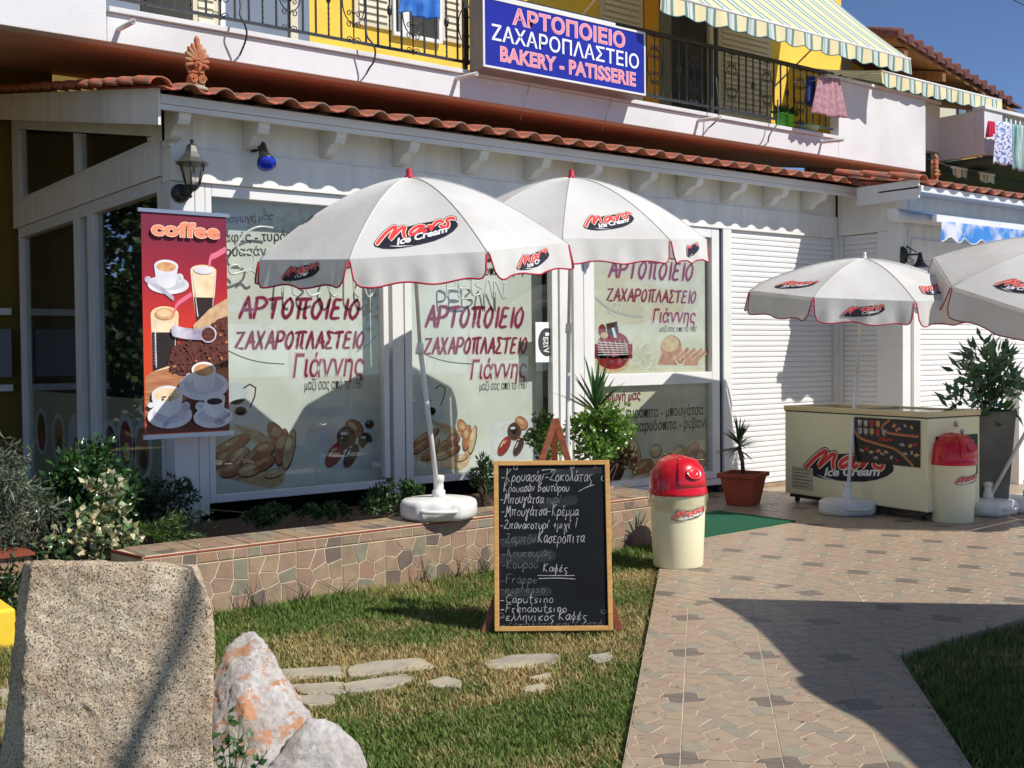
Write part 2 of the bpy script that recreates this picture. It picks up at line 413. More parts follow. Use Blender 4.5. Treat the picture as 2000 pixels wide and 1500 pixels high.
# stepping stones
PAVE = mat('grey flagstone', srgb(176, 166, 146), srgb(156, 148, 132), 5, rough=.85, bump=.5, bsc=30, c3=srgb(190, 178, 150), sc3=3)
SLABS = [[(540, 1303), (672, 1295), (668, 1315), (560, 1319)], [(682, 1300), (730, 1290), (815, 1284), (845, 1300), (760, 1308), (690, 1316)],
         [(565, 1333), (668, 1328), (668, 1348), (600, 1351)], [(676, 1330), (790, 1316), (806, 1324), (740, 1342), (680, 1346)],
         [(832, 1327), (870, 1318), (905, 1326), (900, 1336), (850, 1336)], [(565, 1356), (650, 1355), (655, 1368), (600, 1373)],
         [(950, 1288), (1010, 1274), (1085, 1274), (1090, 1286), (1040, 1296), (965, 1300)], [(1148, 1278), (1190, 1271), (1196, 1282), (1170, 1290)],
         [(1038, 1316), (1070, 1310), (1074, 1318), (1050, 1323)], [(1022, 1338), (1060, 1330), (1070, 1340), (1045, 1346), (1026, 1348)],
         [(0, 1344), (32, 1340), (40, 1358), (0, 1364)], [(-60, 1390), (20, 1383), (22, 1402), (-60, 1410)]]
path = thing('stepping_path', None, None, (2.8, 4.5, -.03), kind='structure')
SLW = []
for s in SLABS:
    cx0 = sum(p[0] for p in s)/len(s); cy0 = sum(p[1] for p in s)/len(s); s = [(cx0+(x-cx0)*1.10, cy0+(y-cy0)*1.18) for x, y in s]
    pts = [tuple(W(x, y, 2, 0)[:2]) for x, y in s]; SLW.append(pts)
    n = len(pts); q = []
    for i in range(n):
        a, b = np.array(pts[i]), np.array(pts[(i+1) % n])
        for t in (0.12, .5, .88): q.append(a+(b-a)*t+rng.normal(0, .006, 2))
    mb = MB(); z = -.008+random.uniform(-.004, .004)
    mb.prism([tuple(p) for p in q], idf, -.06, z)
    bevel(obj('flagstone', mb, PAVE, path), .006, 2)
# ---- grass blades
def inpoly(pt, poly):
    x, y = pt[:, 0], pt[:, 1]; r = np.zeros(len(pt), bool); n = len(poly)
    for i in range(n):
        (x1, y1), (x2, y2) = poly[i], poly[(i+1) % n]
        c = ((y1 > y) != (y2 > y)) & (x < (x2-x1)*(y-y1)/((y2-y1)+1e-12)+x1); r ^= c
    return r
def fnoise(xy, s, seed=0):
    k = np.zeros(len(xy)); r = np.random.default_rng(seed)
    for o in range(9):
        a = r.uniform(0, 2*PI); f = s*(1.35**o)*r.uniform(.8, 1.2); ph = r.uniform(0, 2*PI); wob = r.uniform(0, 2*PI)
        k += np.sin(f*(xy[:, 0]*math.cos(a)+xy[:, 1]*math.sin(a))+ph+1.3*np.sin(f*.7*(xy[:, 1]*math.cos(a)-xy[:, 0]*math.sin(a))+wob))/(1.15**o)
    return k/5
def grass(name, n, poly, hmin, hmax, avoid=(), seed=1, dark=1.0, kind='stuff', parent=None, hfun=None, lean=.5):
    r = np.random.default_rng(seed); P = np.array(poly); lo_, hi_ = P.min(0), P.max(0)
    xy = r.uniform(lo_, hi_, (int(n), 2)); xy = xy[inpoly(xy, poly)]
    # thin out with distance from the camera
    d = np.hypot(xy[:, 0], xy[:, 1]); keep = r.random(len(xy)) < np.clip((4.2/d)**1.1, .25, 1); xy = xy[keep]
    for s in avoid:
        c = np.mean(s, 0); sh = [(c[0]+(p[0]-c[0])*.84, c[1]+(p[1]-c[1])*.84) for p in s]
        inn = inpoly(xy, sh); xy = xy[~inn]
    n = len(xy); h = r.uniform(hmin, hmax, n)*(1+.25*fnoise(xy, 5, 3))
    if hfun is not None: h *= hfun(xy)
    a = r.uniform(0, 2*PI, n); ln = r.uniform(.1, lean, n)*h*1.3; wd_ = r.uniform(.0016, .0034, n)*1.25
    dx, dy = np.cos(a), np.sin(a); b0 = np.stack([xy[:, 0], xy[:, 1], np.full(n, -.032)], 1)
    sd = np.stack([-dy, dx, np.zeros(n)], 1)*wd_[:, None]; l3 = np.stack([dx*ln, dy*ln, np.zeros(n)], 1); up = np.zeros((n, 3)); up[:, 2] = h
    m1 = b0+l3*.35+up*.62; tip = b0+l3+up
    V = np.stack([b0-sd, b0+sd, m1+sd*.8, m1-sd*.8, tip], 1).reshape(-1, 3)
    b = np.arange(n)[:, None]*5; Fa = np.concatenate([b+[0, 1, 2], b+[0, 2, 3], b+[3, 2, 4]], 1).reshape(-1, 3)
    dry = np.clip(.47+.70*fnoise(xy, 2.2, 11)+.25*fnoise(xy, 9, 12)+r.normal(0, .16, n), 0, 1)
    # band of drier grass along the flagstones, greener by the wall and in front
    yy = xy[:, 1]+.55*(xy[:, 0]-2.6)*.6
    dry = np.clip(dry+.40*np.exp(-((yy-4.72)/.50)**2)-.26*(xy[:, 1] > 5.6)-.20*(yy < 3.95), 0, 1)
    g1 = np.array([.095, .17, .030]); g2 = np.array([.17, .24, .052]); d1 = np.array([.40, .29, .11]); d2 = np.array([.60, .46, .22])
    t = r.random(n)[:, None]; green = g1*(1-t)+g2*t; dr = d1*(1-t)+d2*t
    isd = np.clip((dry-.42)*2.6+r.normal(0, .25, n), 0, 1)[:, None]
    col = (green*(1-isd)+dr*isd)*dark; col = np.repeat(col, 5, axis=0)
    base = np.tile(np.array([.75, .75, 1, 1, 1.15]), n)[:, None]; col = col*base
    return tris_mesh(name, V, Fa, np.clip(col, 0, 1), GRASSM, parent, kind)
lawnL = [(0.7, 2.2), tuple(WO-wd*.6-wr*.02), tuple(WO+wd*4.7-wr*.035), (6.2, 6.22), (0.3, 6.22)]
wallgap = lambda xy: 1+.9*np.exp(-((xy[:, 1]-6.15)/.16)**2)
grass('lawn_grass', 420000, lawnL, .016, .040, SLW, 21, hfun=wallgap, lean=.9)
lawnR = [tuple(pA-wd*.6+wr*.02), (8.6, .2), (8.6, 3.17), tuple(eR+np.array([.03, -.03]))]
grass('lawn_grass', 120000, lawnR, .03, .06, (), 22)
grass('lawn_grass', 26000, [(-.5, 4.2), (.7, 2.2), (1.9, 6.2), (1.9, 8.2), (-.5, 8.2)], .03, .06, (), 23)
# ragged fringe of turf creeping over the paving edge
fr0 = [tuple(WO-wd*.5-wr*.03), tuple(WO+wd*4.55-wr*.03), tuple(WO+wd*4.55+wr*.012), tuple(WO-wd*.5+wr*.02)]
grass('turf_fringe', 16000, fr0, .035, .06, (), 31, lean=1.6)
fr1 = [tuple(pA-wd*.5-wr*.02), tuple(eR+np.array([0, .02])), (8.6, 3.22), (8.6, 3.16), tuple(eR+np.array([.05, -.04])), tuple(pA-wd*.5+wr*.03)]
grass('turf_fringe', 26000, fr1, .035, .06, (), 32, lean=1.6)
# fallen leaves and grit on the paving
n = 420; r9 = np.random.default_rng(5); s9 = r9.uniform(-.5, 5.5, n); t9 = r9.uniform(.02, 1, n)**1.5*2.2; ps = WO+np.outer(s9, wd)+np.outer(t9, wr); ps = ps[(ps[:, 1] > 2.3)]; ps = ps[(ps[:, 0] < 9)]; n = len(ps)
leaf_mesh('leaf_litter', np.column_stack([ps, np.full(n, .003)]), np.column_stack([r9.normal(size=(n, 2)), r9.uniform(0, .15, n)]), np.tile([0, 0, 1.], (n, 1))+r9.normal(size=(n, 3))*.2, r9.uniform(.006, .022, n), r9.uniform(.003, .009, n), np.array([.22, .15, .07])*r9.uniform(.5, 1.4, (n, 1)), mtl=LEAF, kind='stuff')
# ================================================================== LOW TILED WALL (planter)
wall = thing('planter_wall', 'low garden wall clad in crazy paving tiles in front of the bakery windows', 'wall', (4.2, 6.25, 0))
TO = .38; YF = 6.25
core = MB(); core.box(2.16, 6.36, YF+.012, 6.62, -.3, TO-.012); core.box(6.0, 6.36, 6.622, 8.0, -.3, TO-.012)
core.add([(2.16, YF+.012, -.3), (2.16, 6.62, -.3), (2.10, 6.62, -.3), (2.16, YF+.012, TO-.012), (2.16, 6.62, TO-.012), (2.10, 6.62, TO-.012)], [(0, 1, 2), (3, 5, 4), (0, 2, 5, 3)])
obj('wall_core', core, mat('wall grout', srgb(206, 186, 152), srgb(186, 164, 132), 12, rough=.9, bump=.4, bsc=60), wall)
WS = [mat('beige cladding stone', srgb(165, 141, 113), srgb(153, 128, 104), 12, rough=.6, bump=.3, bsc=25, c3=srgb(137, 118, 93), sc3=5),
      mat('pink cladding stone', srgb(157, 128, 108), srgb(141, 116, 99), 12, rough=.6, bump=.3, bsc=25, c3=srgb(155, 122, 95), sc3=5),
      mat('green grey cladding stone', srgb(141, 132, 111), srgb(127, 120, 101), 12, rough=.6, bump=.3, bsc=25),
      mat('dark cladding stone', srgb(117, 101, 90), srgb(105, 90, 81), 12, rough=.6, bump=.3, bsc=25)]
REDEDGE = mat('red clay tile edge', srgb(140, 66, 46), None, rough=.8)
def clad(fn, u0, u1, v0, v1, parent, seed, rows=None):
    """one square tile moulded as crazy paving; fn(a,b,h)"""
    r = random.Random(seed); w_, h_ = u1-u0, v1-v0; nx = max(2, round(w_/.105)); ny = max(1, round(h_/.11))
    seeds = [(u0+(i+.5+r.uniform(-.33, .33))*w_/nx, v0+(j+.5+r.uniform(-.33, .33))*h_/ny) for i in range(nx) for j in range(ny)]
    cells = voronoi(seeds, (u0+.002, v0+.001, u1-.002, v1-.001)); mb = MB()
    mb.prism([(u0+.0022, v0+.0012), (u1-.0022, v0+.0012), (u1-.0022, v1-.0012), (u0+.0022, v1-.0012)], fn, -.010, 0.0, 0)
    kk = [0, 1, 0, 1, 2, 0, 1, 0, 1, 2, 3]
    for c in cells:
        p = inset(c, .0036)
        if len(p) > 2 and parea(p) > 1e-4: mb.prism(p, fn, 0, .0032+r.uniform(0, .0015), 1+r.choice(kk))
    return obj('cladding_tile', mb, [GROUTC]+WS, parent)
ff = lambda a, b, h: (a, YF-h, b)
x0 = 2.16; W0 = .315; k = 0
while x0 < 6.34:
    x1 = min(x0+W0, 6.36)
    if x1-x0 > .05:
        clad(ff, x0, x1, TO-.018-.062, TO-.020, wall, 100+k); clad(ff, x0, x1, -.012, TO-.018-.066, wall, 200+k)
    x0 += W0; k += 1
ft = lambda a, b, h: (a, b, TO-.004+h)
x0 = 2.17
while x0 < 6.34:
    x1 = min(x0+W0, 6.36)
    if x1-x0 > .05: clad(ft, x0, x1, YF+.002, 6.62, wall, 300+k)
    x0 += W0; k += 1
for j in range(4):
    clad(ft, 6.0, 6.36, 6.63+j*.34, 6.63+(j+1)*.34, wall, 400+j)
clad(lambda a, b, h: (6.36+h, a, b), YF+.01, 6.62, -.01, TO-.02, wall, 440)
ee = MB(); ee.box(2.165, 6.355, YF-.0035, YF+.003, TO-.018, TO-.0085); ee.hexa([(2.095, 6.60, TO-.022), (2.155, YF+.01, TO-.022), (2.162, YF+.012, TO-.022), (2.11, 6.60, TO-.022), (2.095, 6.60, TO-.004), (2.155, YF+.01, TO-.004), (2.162, YF+.012, TO-.004), (2.11, 6.60, TO-.004)])
obj('tile_edge', ee, REDEDGE, wall)
# the second stub of wall behind the granite block
wl2 = thing('garden_wall_end', 'short dark end of garden wall left of the variegated ivy', 'wall', (1.55, 6.9, 0))
s2 = MB(); s2.box(1.15, 1.68, 6.73, 7.0, -.3, .376); obj('wall_core', s2, WS[1], wl2)
s2 = MB(); s2.box(1.13, 1.70, 6.70, 7.02, .378, .392); obj('coping', s2, REDEDGE, wl2)
part_stub=None
# planting soil in the bed
bed = MB(); bed.box(2.2, 6.0, 6.62, 8.0, -.3, .27); bed.box(-1.5, 3.0, 7.02, 12.5, -.3, .16)
tag(obj('planting_soil', bed, SOIL), kind='structure')
# yellow painted kerb block at the far left
yb = MB(); p0 = W(-160, 1262, 2, 0); p1 = W(33, 1262, 2, 0)
yb.box(p1[0]-.7, p1[0], p1[1], p1[1]+.35, -.1, .20)
o = bevel(obj('painted_block', yb, mat('yellow painted concrete', srgb(240, 206, 60), srgb(232, 196, 50), 4, rough=.8, bump=.2, bsc=30)), .02, 3)
tag(o, 'yellow painted concrete block on the grass left of the granite stone', 'concrete block')
# ================================================================== ROCKS
def rock(name, pts, mtl, label, cat, sub=4, amp=.012, fr=6, seed=0, sm=.35, fine=.002):
    import bmesh
    bm = bmesh.new()
    for p in pts: bm.verts.new(Vector(p))
    r = bmesh.ops.convex_hull(bm, input=bm.verts)
    bmesh.ops.delete(bm, geom=[g_ for g_ in r['geom_interior'] if isinstance(g_, bmesh.types.BMVert)], context='VERTS')
    bmesh.ops.triangulate(bm, faces=bm.faces[:])
    # even out, then round the edges
    for it in range(sub+3):
        long_ = [e for e in bm.edges if e.calc_length() > (.30 if it < 2 else .16 if it < 3 else .09 if it < 4 else .05 if it < 5 else .028 if it < 6 else .017)]
        if long_:
            bmesh.ops.subdivide_edges(bm, edges=long_, cuts=1); bmesh.ops.triangulate(bm, faces=bm.faces[:])
        if it in (3, 4): bmesh.ops.smooth_vert(bm, verts=bm.verts[:], factor=sm, use_axis_x=True, use_axis_y=True, use_axis_z=True)
    for v in bm.verts:
        v.normal_update()
    for v in bm.verts:
        q = v.co*fr+Vector((seed*7.1, seed*3.3, 0)); n_ = mnoise.fractal(q, 1.0, 2.0, 5)
        rg = 1-abs(mnoise.noise(q*2.3))*2
        v.co += v.normal*(n_*amp+rg*amp*.35+mnoise.noise(v.co*60)*fine)
    me = bpy.data.meshes.new(name); bm.to_mesh(me); bm.free(); me.materials.append(mtl)
    me.polygons.foreach_set('use_smooth', [True]*len(me.polygons))
    o = bpy.data.objects.new(name, me); C.objects.link(o); return tag(o, label, cat)
def speckle(name, cols, scale, big=None):
    m = bpy.data.materials.new(name); m.use_nodes = True; nt = m.node_tree; p = nt.nodes['Principled BSDF']; p.inputs['Roughness'].default_value = .8
    tc = nt.nodes.new('ShaderNodeTexCoord')
    v = nt.nodes.new('ShaderNodeTexVoronoi'); v.inputs['Scale'].default_value = scale; nt.links.new(tc.outputs['Object'], v.inputs['Vector'])
    s = nt.nodes.new('ShaderNodeSeparateColor'); nt.links.new(v.outputs['Color'], s.inputs[0])
    r = nt.nodes.new('ShaderNodeValToRGB'); r.color_ramp.interpolation = 'CONSTANT'; el = r.color_ramp.elements
    el[0].position = 0; el[0].color = (*cols[0][1], 1); el[1].position = cols[1][0]; el[1].color = (*cols[1][1], 1)
    for q, c in cols[2:]: e = el.new(q); e.color = (*c, 1)
    nt.links.new(s.outputs[0], r.inputs[0]); out = r.outputs[0]
    n = nt.nodes.new('ShaderNodeTexNoise'); n.inputs['Scale'].default_value = 5; n.inputs['Detail'].default_value = 6; nt.links.new(tc.outputs['Object'], n.inputs['Vector'])
    r2 = nt.nodes.new('ShaderNodeValToRGB'); r2.color_ramp.elements[0].color = (.62, .52, .44, 1); r2.color_ramp.elements[1].color = (1, 1, 1, 1); r2.color_ramp.elements[0].position = .35; r2.color_ramp.elements[1].position = .6
    nt.links.new(n.outputs['Fac'], r2.inputs[0])
    mx = nt.nodes.new('ShaderNodeMix'); mx.data_type = 'RGBA'; mx.blend_type = 'MULTIPLY'; mx.inputs[0].default_value = .7
    nt.links.new(out, mx.inputs[6]); nt.links.new(r2.outputs[0], mx.inputs[7]); out = mx.outputs[2]
    if big:
        n3 = nt.nodes.new('ShaderNodeTexNoise'); n3.inputs['Scale'].default_value = big[1]; n3.inputs['Detail'].default_value = 7; n3.inputs['Roughness'].default_value = .7
        nt.links.new(tc.outputs['Object'], n3.inputs['Vector'])
        r3 = nt.nodes.new('ShaderNodeValToRGB'); r3.color_ramp.elements[0].position = big[2]; r3.color_ramp.elements[1].position = big[2]+.04
        nt.links.new(n3.outputs['Fac'], r3.inputs[0])
        m3 = nt.nodes.new('ShaderNodeMix'); m3.data_type = 'RGBA'; nt.links.new(r3.outputs[0], m3.inputs[0]); nt.links.new(out, m3.inputs[6]); m3.inputs[7].default_value = (*big[0], 1); out = m3.outputs[2]
    nt.links.new(out, p.inputs['Base Color'])
    nb = nt.nodes.new('ShaderNodeTexNoise'); nb.inputs['Scale'].default_value = 60; nb.inputs['Detail'].default_value = 8; nb.inputs['Roughness'].default_value = .75
    nt.links.new(tc.outputs['Object'], nb.inputs['Vector'])
    b = nt.nodes.new('ShaderNodeBump'); b.inputs['Strength'].default_value = 1.0; b.inputs['Distance'].default_value = .012
    nt.links.new(nb.outputs['Fac'], b.inputs['Height']); nt.links.new(b.outputs[0], p.inputs['Normal'])
    return m
GRAN = speckle('speckled granite', [(0, srgb(230, 212, 180)), (.34, srgb(214, 190, 158)), (.58, srgb(242, 230, 208)), (.76, srgb(186, 154, 128)), (.88, srgb(96, 82, 72))], 240)
MARB = speckle('white quartz', [(0, srgb(204, 199, 194)), (.4, srgb(214, 208, 202)), (.8, srgb(190, 184, 182))], 60, big=(srgb(202, 148, 112), 12, .53))
d0 = 3.72; dF = lambda x, y, d=d0: WD(x, y, d)
pts = [dF(58, 1104), dF(66, 1096, 3.76), dF(230, 1101), dF(368, 1106), dF(378, 1130), dF(408, 1166), dF(414, 1215), dF(414, 1640, 3.66), dF(44, 1640, 3.66), dF(48, 1300, 3.70),
       dF(44, 1100, 3.98), dF(385, 1108, 4.0), dF(380, 1560, 4.0), dF(20, 1330, 3.95), dF(-14, 1600, 3.95), dF(250, 1097, 3.95)]
rock('granite_block', pts, GRAN, 'tall rough granite block standing at the lower left of the lawn', 'rock', sub=4, amp=.012, fr=6, seed=1, sm=.10, fine=.004)
e0 = 4.25
pts = [WD(476, 1236, 4.35), WD(497, 1232, 4.35), WD(440, 1268, 4.3), WD(512, 1270, 4.3), WD(414, 1330, 4.25), WD(400, 1400, 4.2), WD(545, 1315, 4.3), WD(610, 1400, 4.25), WD(612, 1418, 4.15),
       WD(400, 1520, 4.05), WD(560, 1540, 4.0), WD(640, 1540, 4.1), WD(470, 1250, 4.5), WD(600, 1410, 4.55), WD(405, 1400, 4.55), WD(450, 1540, 4.6), WD(640, 1500, 4.6), WD(480, 1400, 4.08)]
rock('quartz_rock', pts, MARB, 'pointed white and rust stained rock beside the granite block', 'rock', amp=.011, fr=8, seed=5, sm=.06, fine=.006)
MARB2 = speckle('pale quartz', [(0, srgb(204, 199, 194)), (.4, srgb(214, 208, 202)), (.8, srgb(190, 184, 182))], 60, big=(srgb(200, 170, 148), 12, .60))
pts = [WD(604, 1404, 4.08), WD(632, 1402, 4.1), WD(668, 1420, 4.1), WD(700, 1462, 4.08), WD(724, 1525, 4.05), WD(560, 1470, 4.02), WD(510, 1520, 4.0), WD(560, 1560, 3.9), WD(700, 1570, 3.9), WD(640, 1420, 4.4), WD(720, 1520, 4.3), WD(600, 1560, 4.3)]
rock('quartz_rock', pts, MARB2, 'lower rounded white rock at the foot of the pointed rock', 'rock', amp=.012, fr=8, seed=9, sm=.08, fine=.006)
# ================================================================== BAKERY (single storey, tiled lean-to roof)
YFA = 8.1; XL = 3.05; XR = 10.95; YRW = 7.22
bk = thing('bakery_shop', 'white single storey bakery shopfront with film covered windows and clay tiled eave', 'shop', (7, 8.1, 0))
def part(name, mtl, *boxes, label=None, bv=0.004, parent=bk):
    for b in boxes:
        o = obj(name, MB().box(*b), mtl, parent, label=label)
        if bv: bevel(o, bv, 2)
    return o
Xp = lambda px, Y=8.1, y=700: W(px, y, 1, Y)[0]
# hidden shell: floor, back, ceiling, inner partition
part('interior_wall', DARK, (XL+.1, 16, 12.4, 12.55, 0, 3.9), (XL+.1, 10.9, 8.5, 12.4, -.02, .02), (XL+.1, 10.9, 8.6, 12.4, 2.98, 3.02), bv=0)
# columns, beams
part('corner_post', WHITE, (XL, XL+.185, YFA, YFA+.18, .05, 2.79))
part('post_strip', WHITE, (XL+.186, XL+.262, YFA-.006, YFA+.1, .3, 2.79))
part('lintel_beam', WBOARD, (XL-.0, XR, YFA-.035, YFA+.16, 2.792, 3.04))
part('frieze_board', WBOARD, (XL+.0, XR, YFA-.01, YFA+.15, 3.043, 3.44))
part('beam_joint', WBOARD, (XL+.165, XL+.172, YFA-.038, YFA-.03, 2.8, 3.3), bv=0)
part('plinth', WS[0], (6.38, 6.9, YFA-.02, YFA+.2, -.1, .16), (9.03, XR, YFA-.06, YFA+.2, -.1, .035))
# ---------------- eave: fascia and carved rafter ends
YE = 7.74; fz0 = W(980, 268, 1, YE)[2]
eave_z = 3.315
part('fascia', WHITE, (2.86, 11.06, YE, YE+.03, eave_z-.045, eave_z+.02), (2.86, 11.06, YE+.012, YE+.05, eave_z-.085, eave_z-.047))
part('eave_soffit', WBOARD, (2.86, 11.06, YE+.052, 8.09, eave_z-.02, eave_z+.01))
def bracket():
    pr = [(0, 0), (.30, 0), (.30, -.06), (.288, -.10), (.262, -.135), (.23, -.14), (.19, -.145), (.155, -.165), (.12, -.2), (.085, -.215), (.0, -.225)]
    mb = MB(); mb.prism([(a, b) for a, b in pr], lambda a, b, h: (h, -a, b), -.045, .045); return mesh('bracket', mb, WHITE)
BR = bracket(); bx = [Xp(px, 7.79, y) for px, y in ((362, 220), (517, 240), (668, 255), (812, 275), (948, 295), (1070, 310), (1172, 330), (1280, 345), (1370, 365), (1455, 375), (1537, 385), (1612, 395))]
for x in bx:
    o = bpy.data.objects.new('rafter_end', BR); C.objects.link(o); o.parent = bk; o.location = Vector((x, 8.088, eave_z-.022))-ORG[bk.name]; bevel(o, .004, 2)
# ---------------- roof tiles: interlocking pan and roll
TP = .255
def tile_profile(n=14):
    pts = []
    for i in range(n+1):
        t = i/n; a = t*TP*1.04
        h = .022*math.sin(min(t/.5, 1)*PI) if t < 0 else 0
        # low pan then a high roll
        if t < .42: z = .006*math.cos(t/.42*PI*2)
        else: q = (t-.42)/.58; z = .047*max(0, math.sin(q*PI))**.8
        pts.append((a, z))
    return pts
def tile_mesh_roof(L=.42):
    pr = tile_profile(); mb = MB(); n = len(pr); th = .014
    rows = [(0, 0.0), (.03, .002), (L*.5, 0), (L, -.012)]
    vs = []
    for y, dz in rows:
        for a, z in pr: vs.append((a, y, z+dz+th))
    for y, dz in rows:
        for a, z in pr: vs.append((a, y, z+dz))
    fs = []
    R = len(rows)
    for j in range(R-1):
        for i in range(n-1):
            fs.append((j*n+i, j*n+i+1, (j+1)*n+i+1, (j+1)*n+i)); b = R*n; fs.append((b+j*n+i, b+(j+1)*n+i, b+(j+1)*n+i+1, b+j*n+i+1))
    for i in range(n-1): fs.append((i, R*n+i, R*n+i+1, i+1)); e = (R-1)*n; fs.append((e+i, e+i+1, R*n+e+i+1, R*n+e+i))
    for j in range(R-1): fs.append((j*n, (j+1)*n, R*n+(j+1)*n, R*n+j*n)); fs.append((j*n+n-1, R*n+j*n+n-1, R*n+(j+1)*n+n-1, (j+1)*n+n-1))
    mb.add(vs, fs, 0, True); return mesh('roof_tile', mb, CLAY)
RT = tile_mesh_roof(); SL = .178; sa = math.atan(SL)
def lay_tiles(x0, n, ybase, zbase, rows, slope, parent, ang=0, org=None):
    a = math.atan(slope)
    for r_ in range(rows):
        for i in range(n):
            o = bpy.data.objects.new('roof_tile', RT); C.objects.link(o); o.parent = parent
            d = r_*.36
            loc = Vector((x0+i*TP, ybase+d*math.cos(a), zbase+d*math.sin(a)+.012*r_*0))+Vector((0, 0, random.uniform(-.003, .003)))
            o.location = loc-ORG[parent.name]; o.rotation_euler = (a+.03, random.uniform(-.01, .01), random.uniform(-.012, .012))
lay_tiles(2.83, 32, 7.59, eave_z+.022, 4, SL, bk)
# roof deck below the tiles
rd = MB(); zr = lambda y: eave_z+.01+(y-7.68)*SL
rd.hexa([(2.86, 7.78, zr(7.78)-.03), (11.1, 7.78, zr(7.78)-.03), (11.1, 13.2, zr(13.2)-.03), (2.86, 13.2, zr(13.2)-.03), (2.86, 7.78, zr(7.78)), (11.1, 7.78, zr(7.78)), (11.1, 13.2, zr(13.2)), (2.86, 13.2, zr(13.2))])
obj('roof_deck', rd, CLAY, bk)
# verge tiles climbing along the left side: half round barrels
bar = MB()
vs = []; n_ = 10
for yy, rr in ((0, .085), (.40, .072)):
    for j in range(n_+1):
        th = PI*j/n_; vs.append((rr*math.cos(th), yy, rr*math.sin(th)*.8))
for yy, rr in ((0, .072), (.40, .06)):
    for j in range(n_+1):
        th = PI*j/n_; vs.append((rr*math.cos(th), yy, rr*math.sin(th)*.8))
m_ = n_+1
bar.add(vs, [(j, j+1, m_+j+1, m_+j) for j in range(n_)]+[(2*m_+j, 3*m_+j, 3*m_+j+1, 2*m_+j+1) for j in range(n_)]+[(j, 2*m_+j, 2*m_+j+1, j+1) for j in range(n_)]+[(0, m_, 3*m_, 2*m_), (n_, 2*m_+n_, 3*m_+n_, m_+n_)], 0, True)
BT = mesh('verge_tile', bar, CLAY)
for i in range(16):
    y = 7.66+i*.345; o = bpy.data.objects.new('verge_tile', BT); C.objects.link(o); o.parent = bk
    o.location = Vector((2.83, y, zr(y)+.025+.02))-ORG[bk.name]; o.rotation_euler = (sa+.06, 0, random.uniform(-.01, .01))
# ---------------- left side wall (faces the garden), glazed
side = MB()
def sidequad(y0, y1, z0a, z0b, z1a, z1b, x0=XL-.0, x1=XL+.1, mb=side):
    mb.hexa([(x0, y0, z0a), (x1, y0, z0a), (x1, y1, z0b), (x0, y1, z0b), (x0, y0, z1a), (x1, y0, z1a), (x1, y1, z1b), (x0, y1, z1b)])
sidequad(8.282, 12.56, 2.85, 2.85, 3.10, 3.10, XL-.012)               # beam above doors
sidequad(8.10, 8.48, 3.102, 3.102, zr(8.10)-.05, zr(8.48)-.05); sidequad(12.44, 12.60, 3.102, 3.102, zr(12.44)-.05, zr(12.6)-.05)
sidequad(8.482, 12.438, zr(8.48)-.29, zr(12.44)-.29, zr(8.48)-.05, zr(12.44)-.05)
obj('side_wall', side, WBOARD, bk)
rk = MB(); sidequad(7.74, 13.2, zr(7.74)-.22, zr(13.2)-.22, zr(7.74)+.035, zr(13.2)+.035, 2.838, 2.857, rk)
obj('barge_board', rk, WBOARD, bk)
rk = MB(); sidequad(8.0, 13.2, zr(8.0)-.06, zr(13.2)-.06, zr(8.0)-.035, zr(13.2)-.035, 2.862, XL-.001, rk)
obj('verge_soffit', rk, WBOARD, bk)
def framed(name, parent, fn, a0, a1, b0, b1, t, dep=.05, poly=None):
    """rectangular frame of four bars; fn(a,b,h)"""
    mb = MB()
    for p in ([(a0, b0), (a0+t, b0), (a0+t, b1), (a0, b1)], [(a1-t, b0), (a1, b0), (a1, b1), (a1-t, b1)], [(a0+t+.0005, b0), (a1-t-.0005, b0), (a1-t-.0005, b0+t), (a0+t+.0005, b0+t)], [(a0+t+.0005, b1-t), (a1-t-.0005, b1-t), (a1-t-.0005, b1), (a0+t+.0005, b1)]):
        mb.prism(p, fn, 0, dep)
    return bevel(obj(name, mb, WHITE, parent), .004, 2)
fs_ = lambda a, b, h: (XL-h, a, b)
# upper clerestory lights
zt = lambda y: zr(y)-.30
wtop = obj('clerestory_window', MB().hexa([(XL+.04, 8.52, 3.14), (XL+.05, 8.52, 3.14), (XL+.05, 12.42, 3.14), (XL+.04, 12.42, 3.14), (XL+.04, 8.52, zt(8.52)-.005), (XL+.05, 8.52, zt(8.52)-.005), (XL+.05, 12.42, zt(12.42)-.03), (XL+.04, 12.42, zt(12.42)-.03)]), GLASS, bk)
fr = MB(); sidequad(8.483, 12.437, 3.103, 3.103, 3.145, 3.145, XL+.0, XL+.09, fr); sidequad(8.483, 8.56, 3.15, 3.15, zt(8.5), zt(8.56), XL+.0, XL+.09, fr); sidequad(10.36, 10.44, 3.15, 3.15, zt(10.36)-.002, zt(10.44)-.002, XL+.0, XL+.09, fr); sidequad(12.37, 12.437, 3.15, 3.15, zt(12.37)-.002, zt(12.43)-.002, XL+.0, XL+.09, fr)
obj('window_frame', fr, WHITE, wtop)
dk = MB(); dk.hexa([(XL+.30, 8.5, .2), (XL+.32, 8.5, .2), (XL+.32, 12.4, .2), (XL+.30, 12.4, .2), (XL+.30, 8.5, zr(8.5)-.06), (XL+.32, 8.5, zr(8.5)-.06), (XL+.32, 12.4, zr(12.4)-.06), (XL+.30, 12.4, zr(12.4)-.06)]); obj('interior_wall', dk, DARK, bk)  # dark sheet close behind the side glass stands in for the unlit room
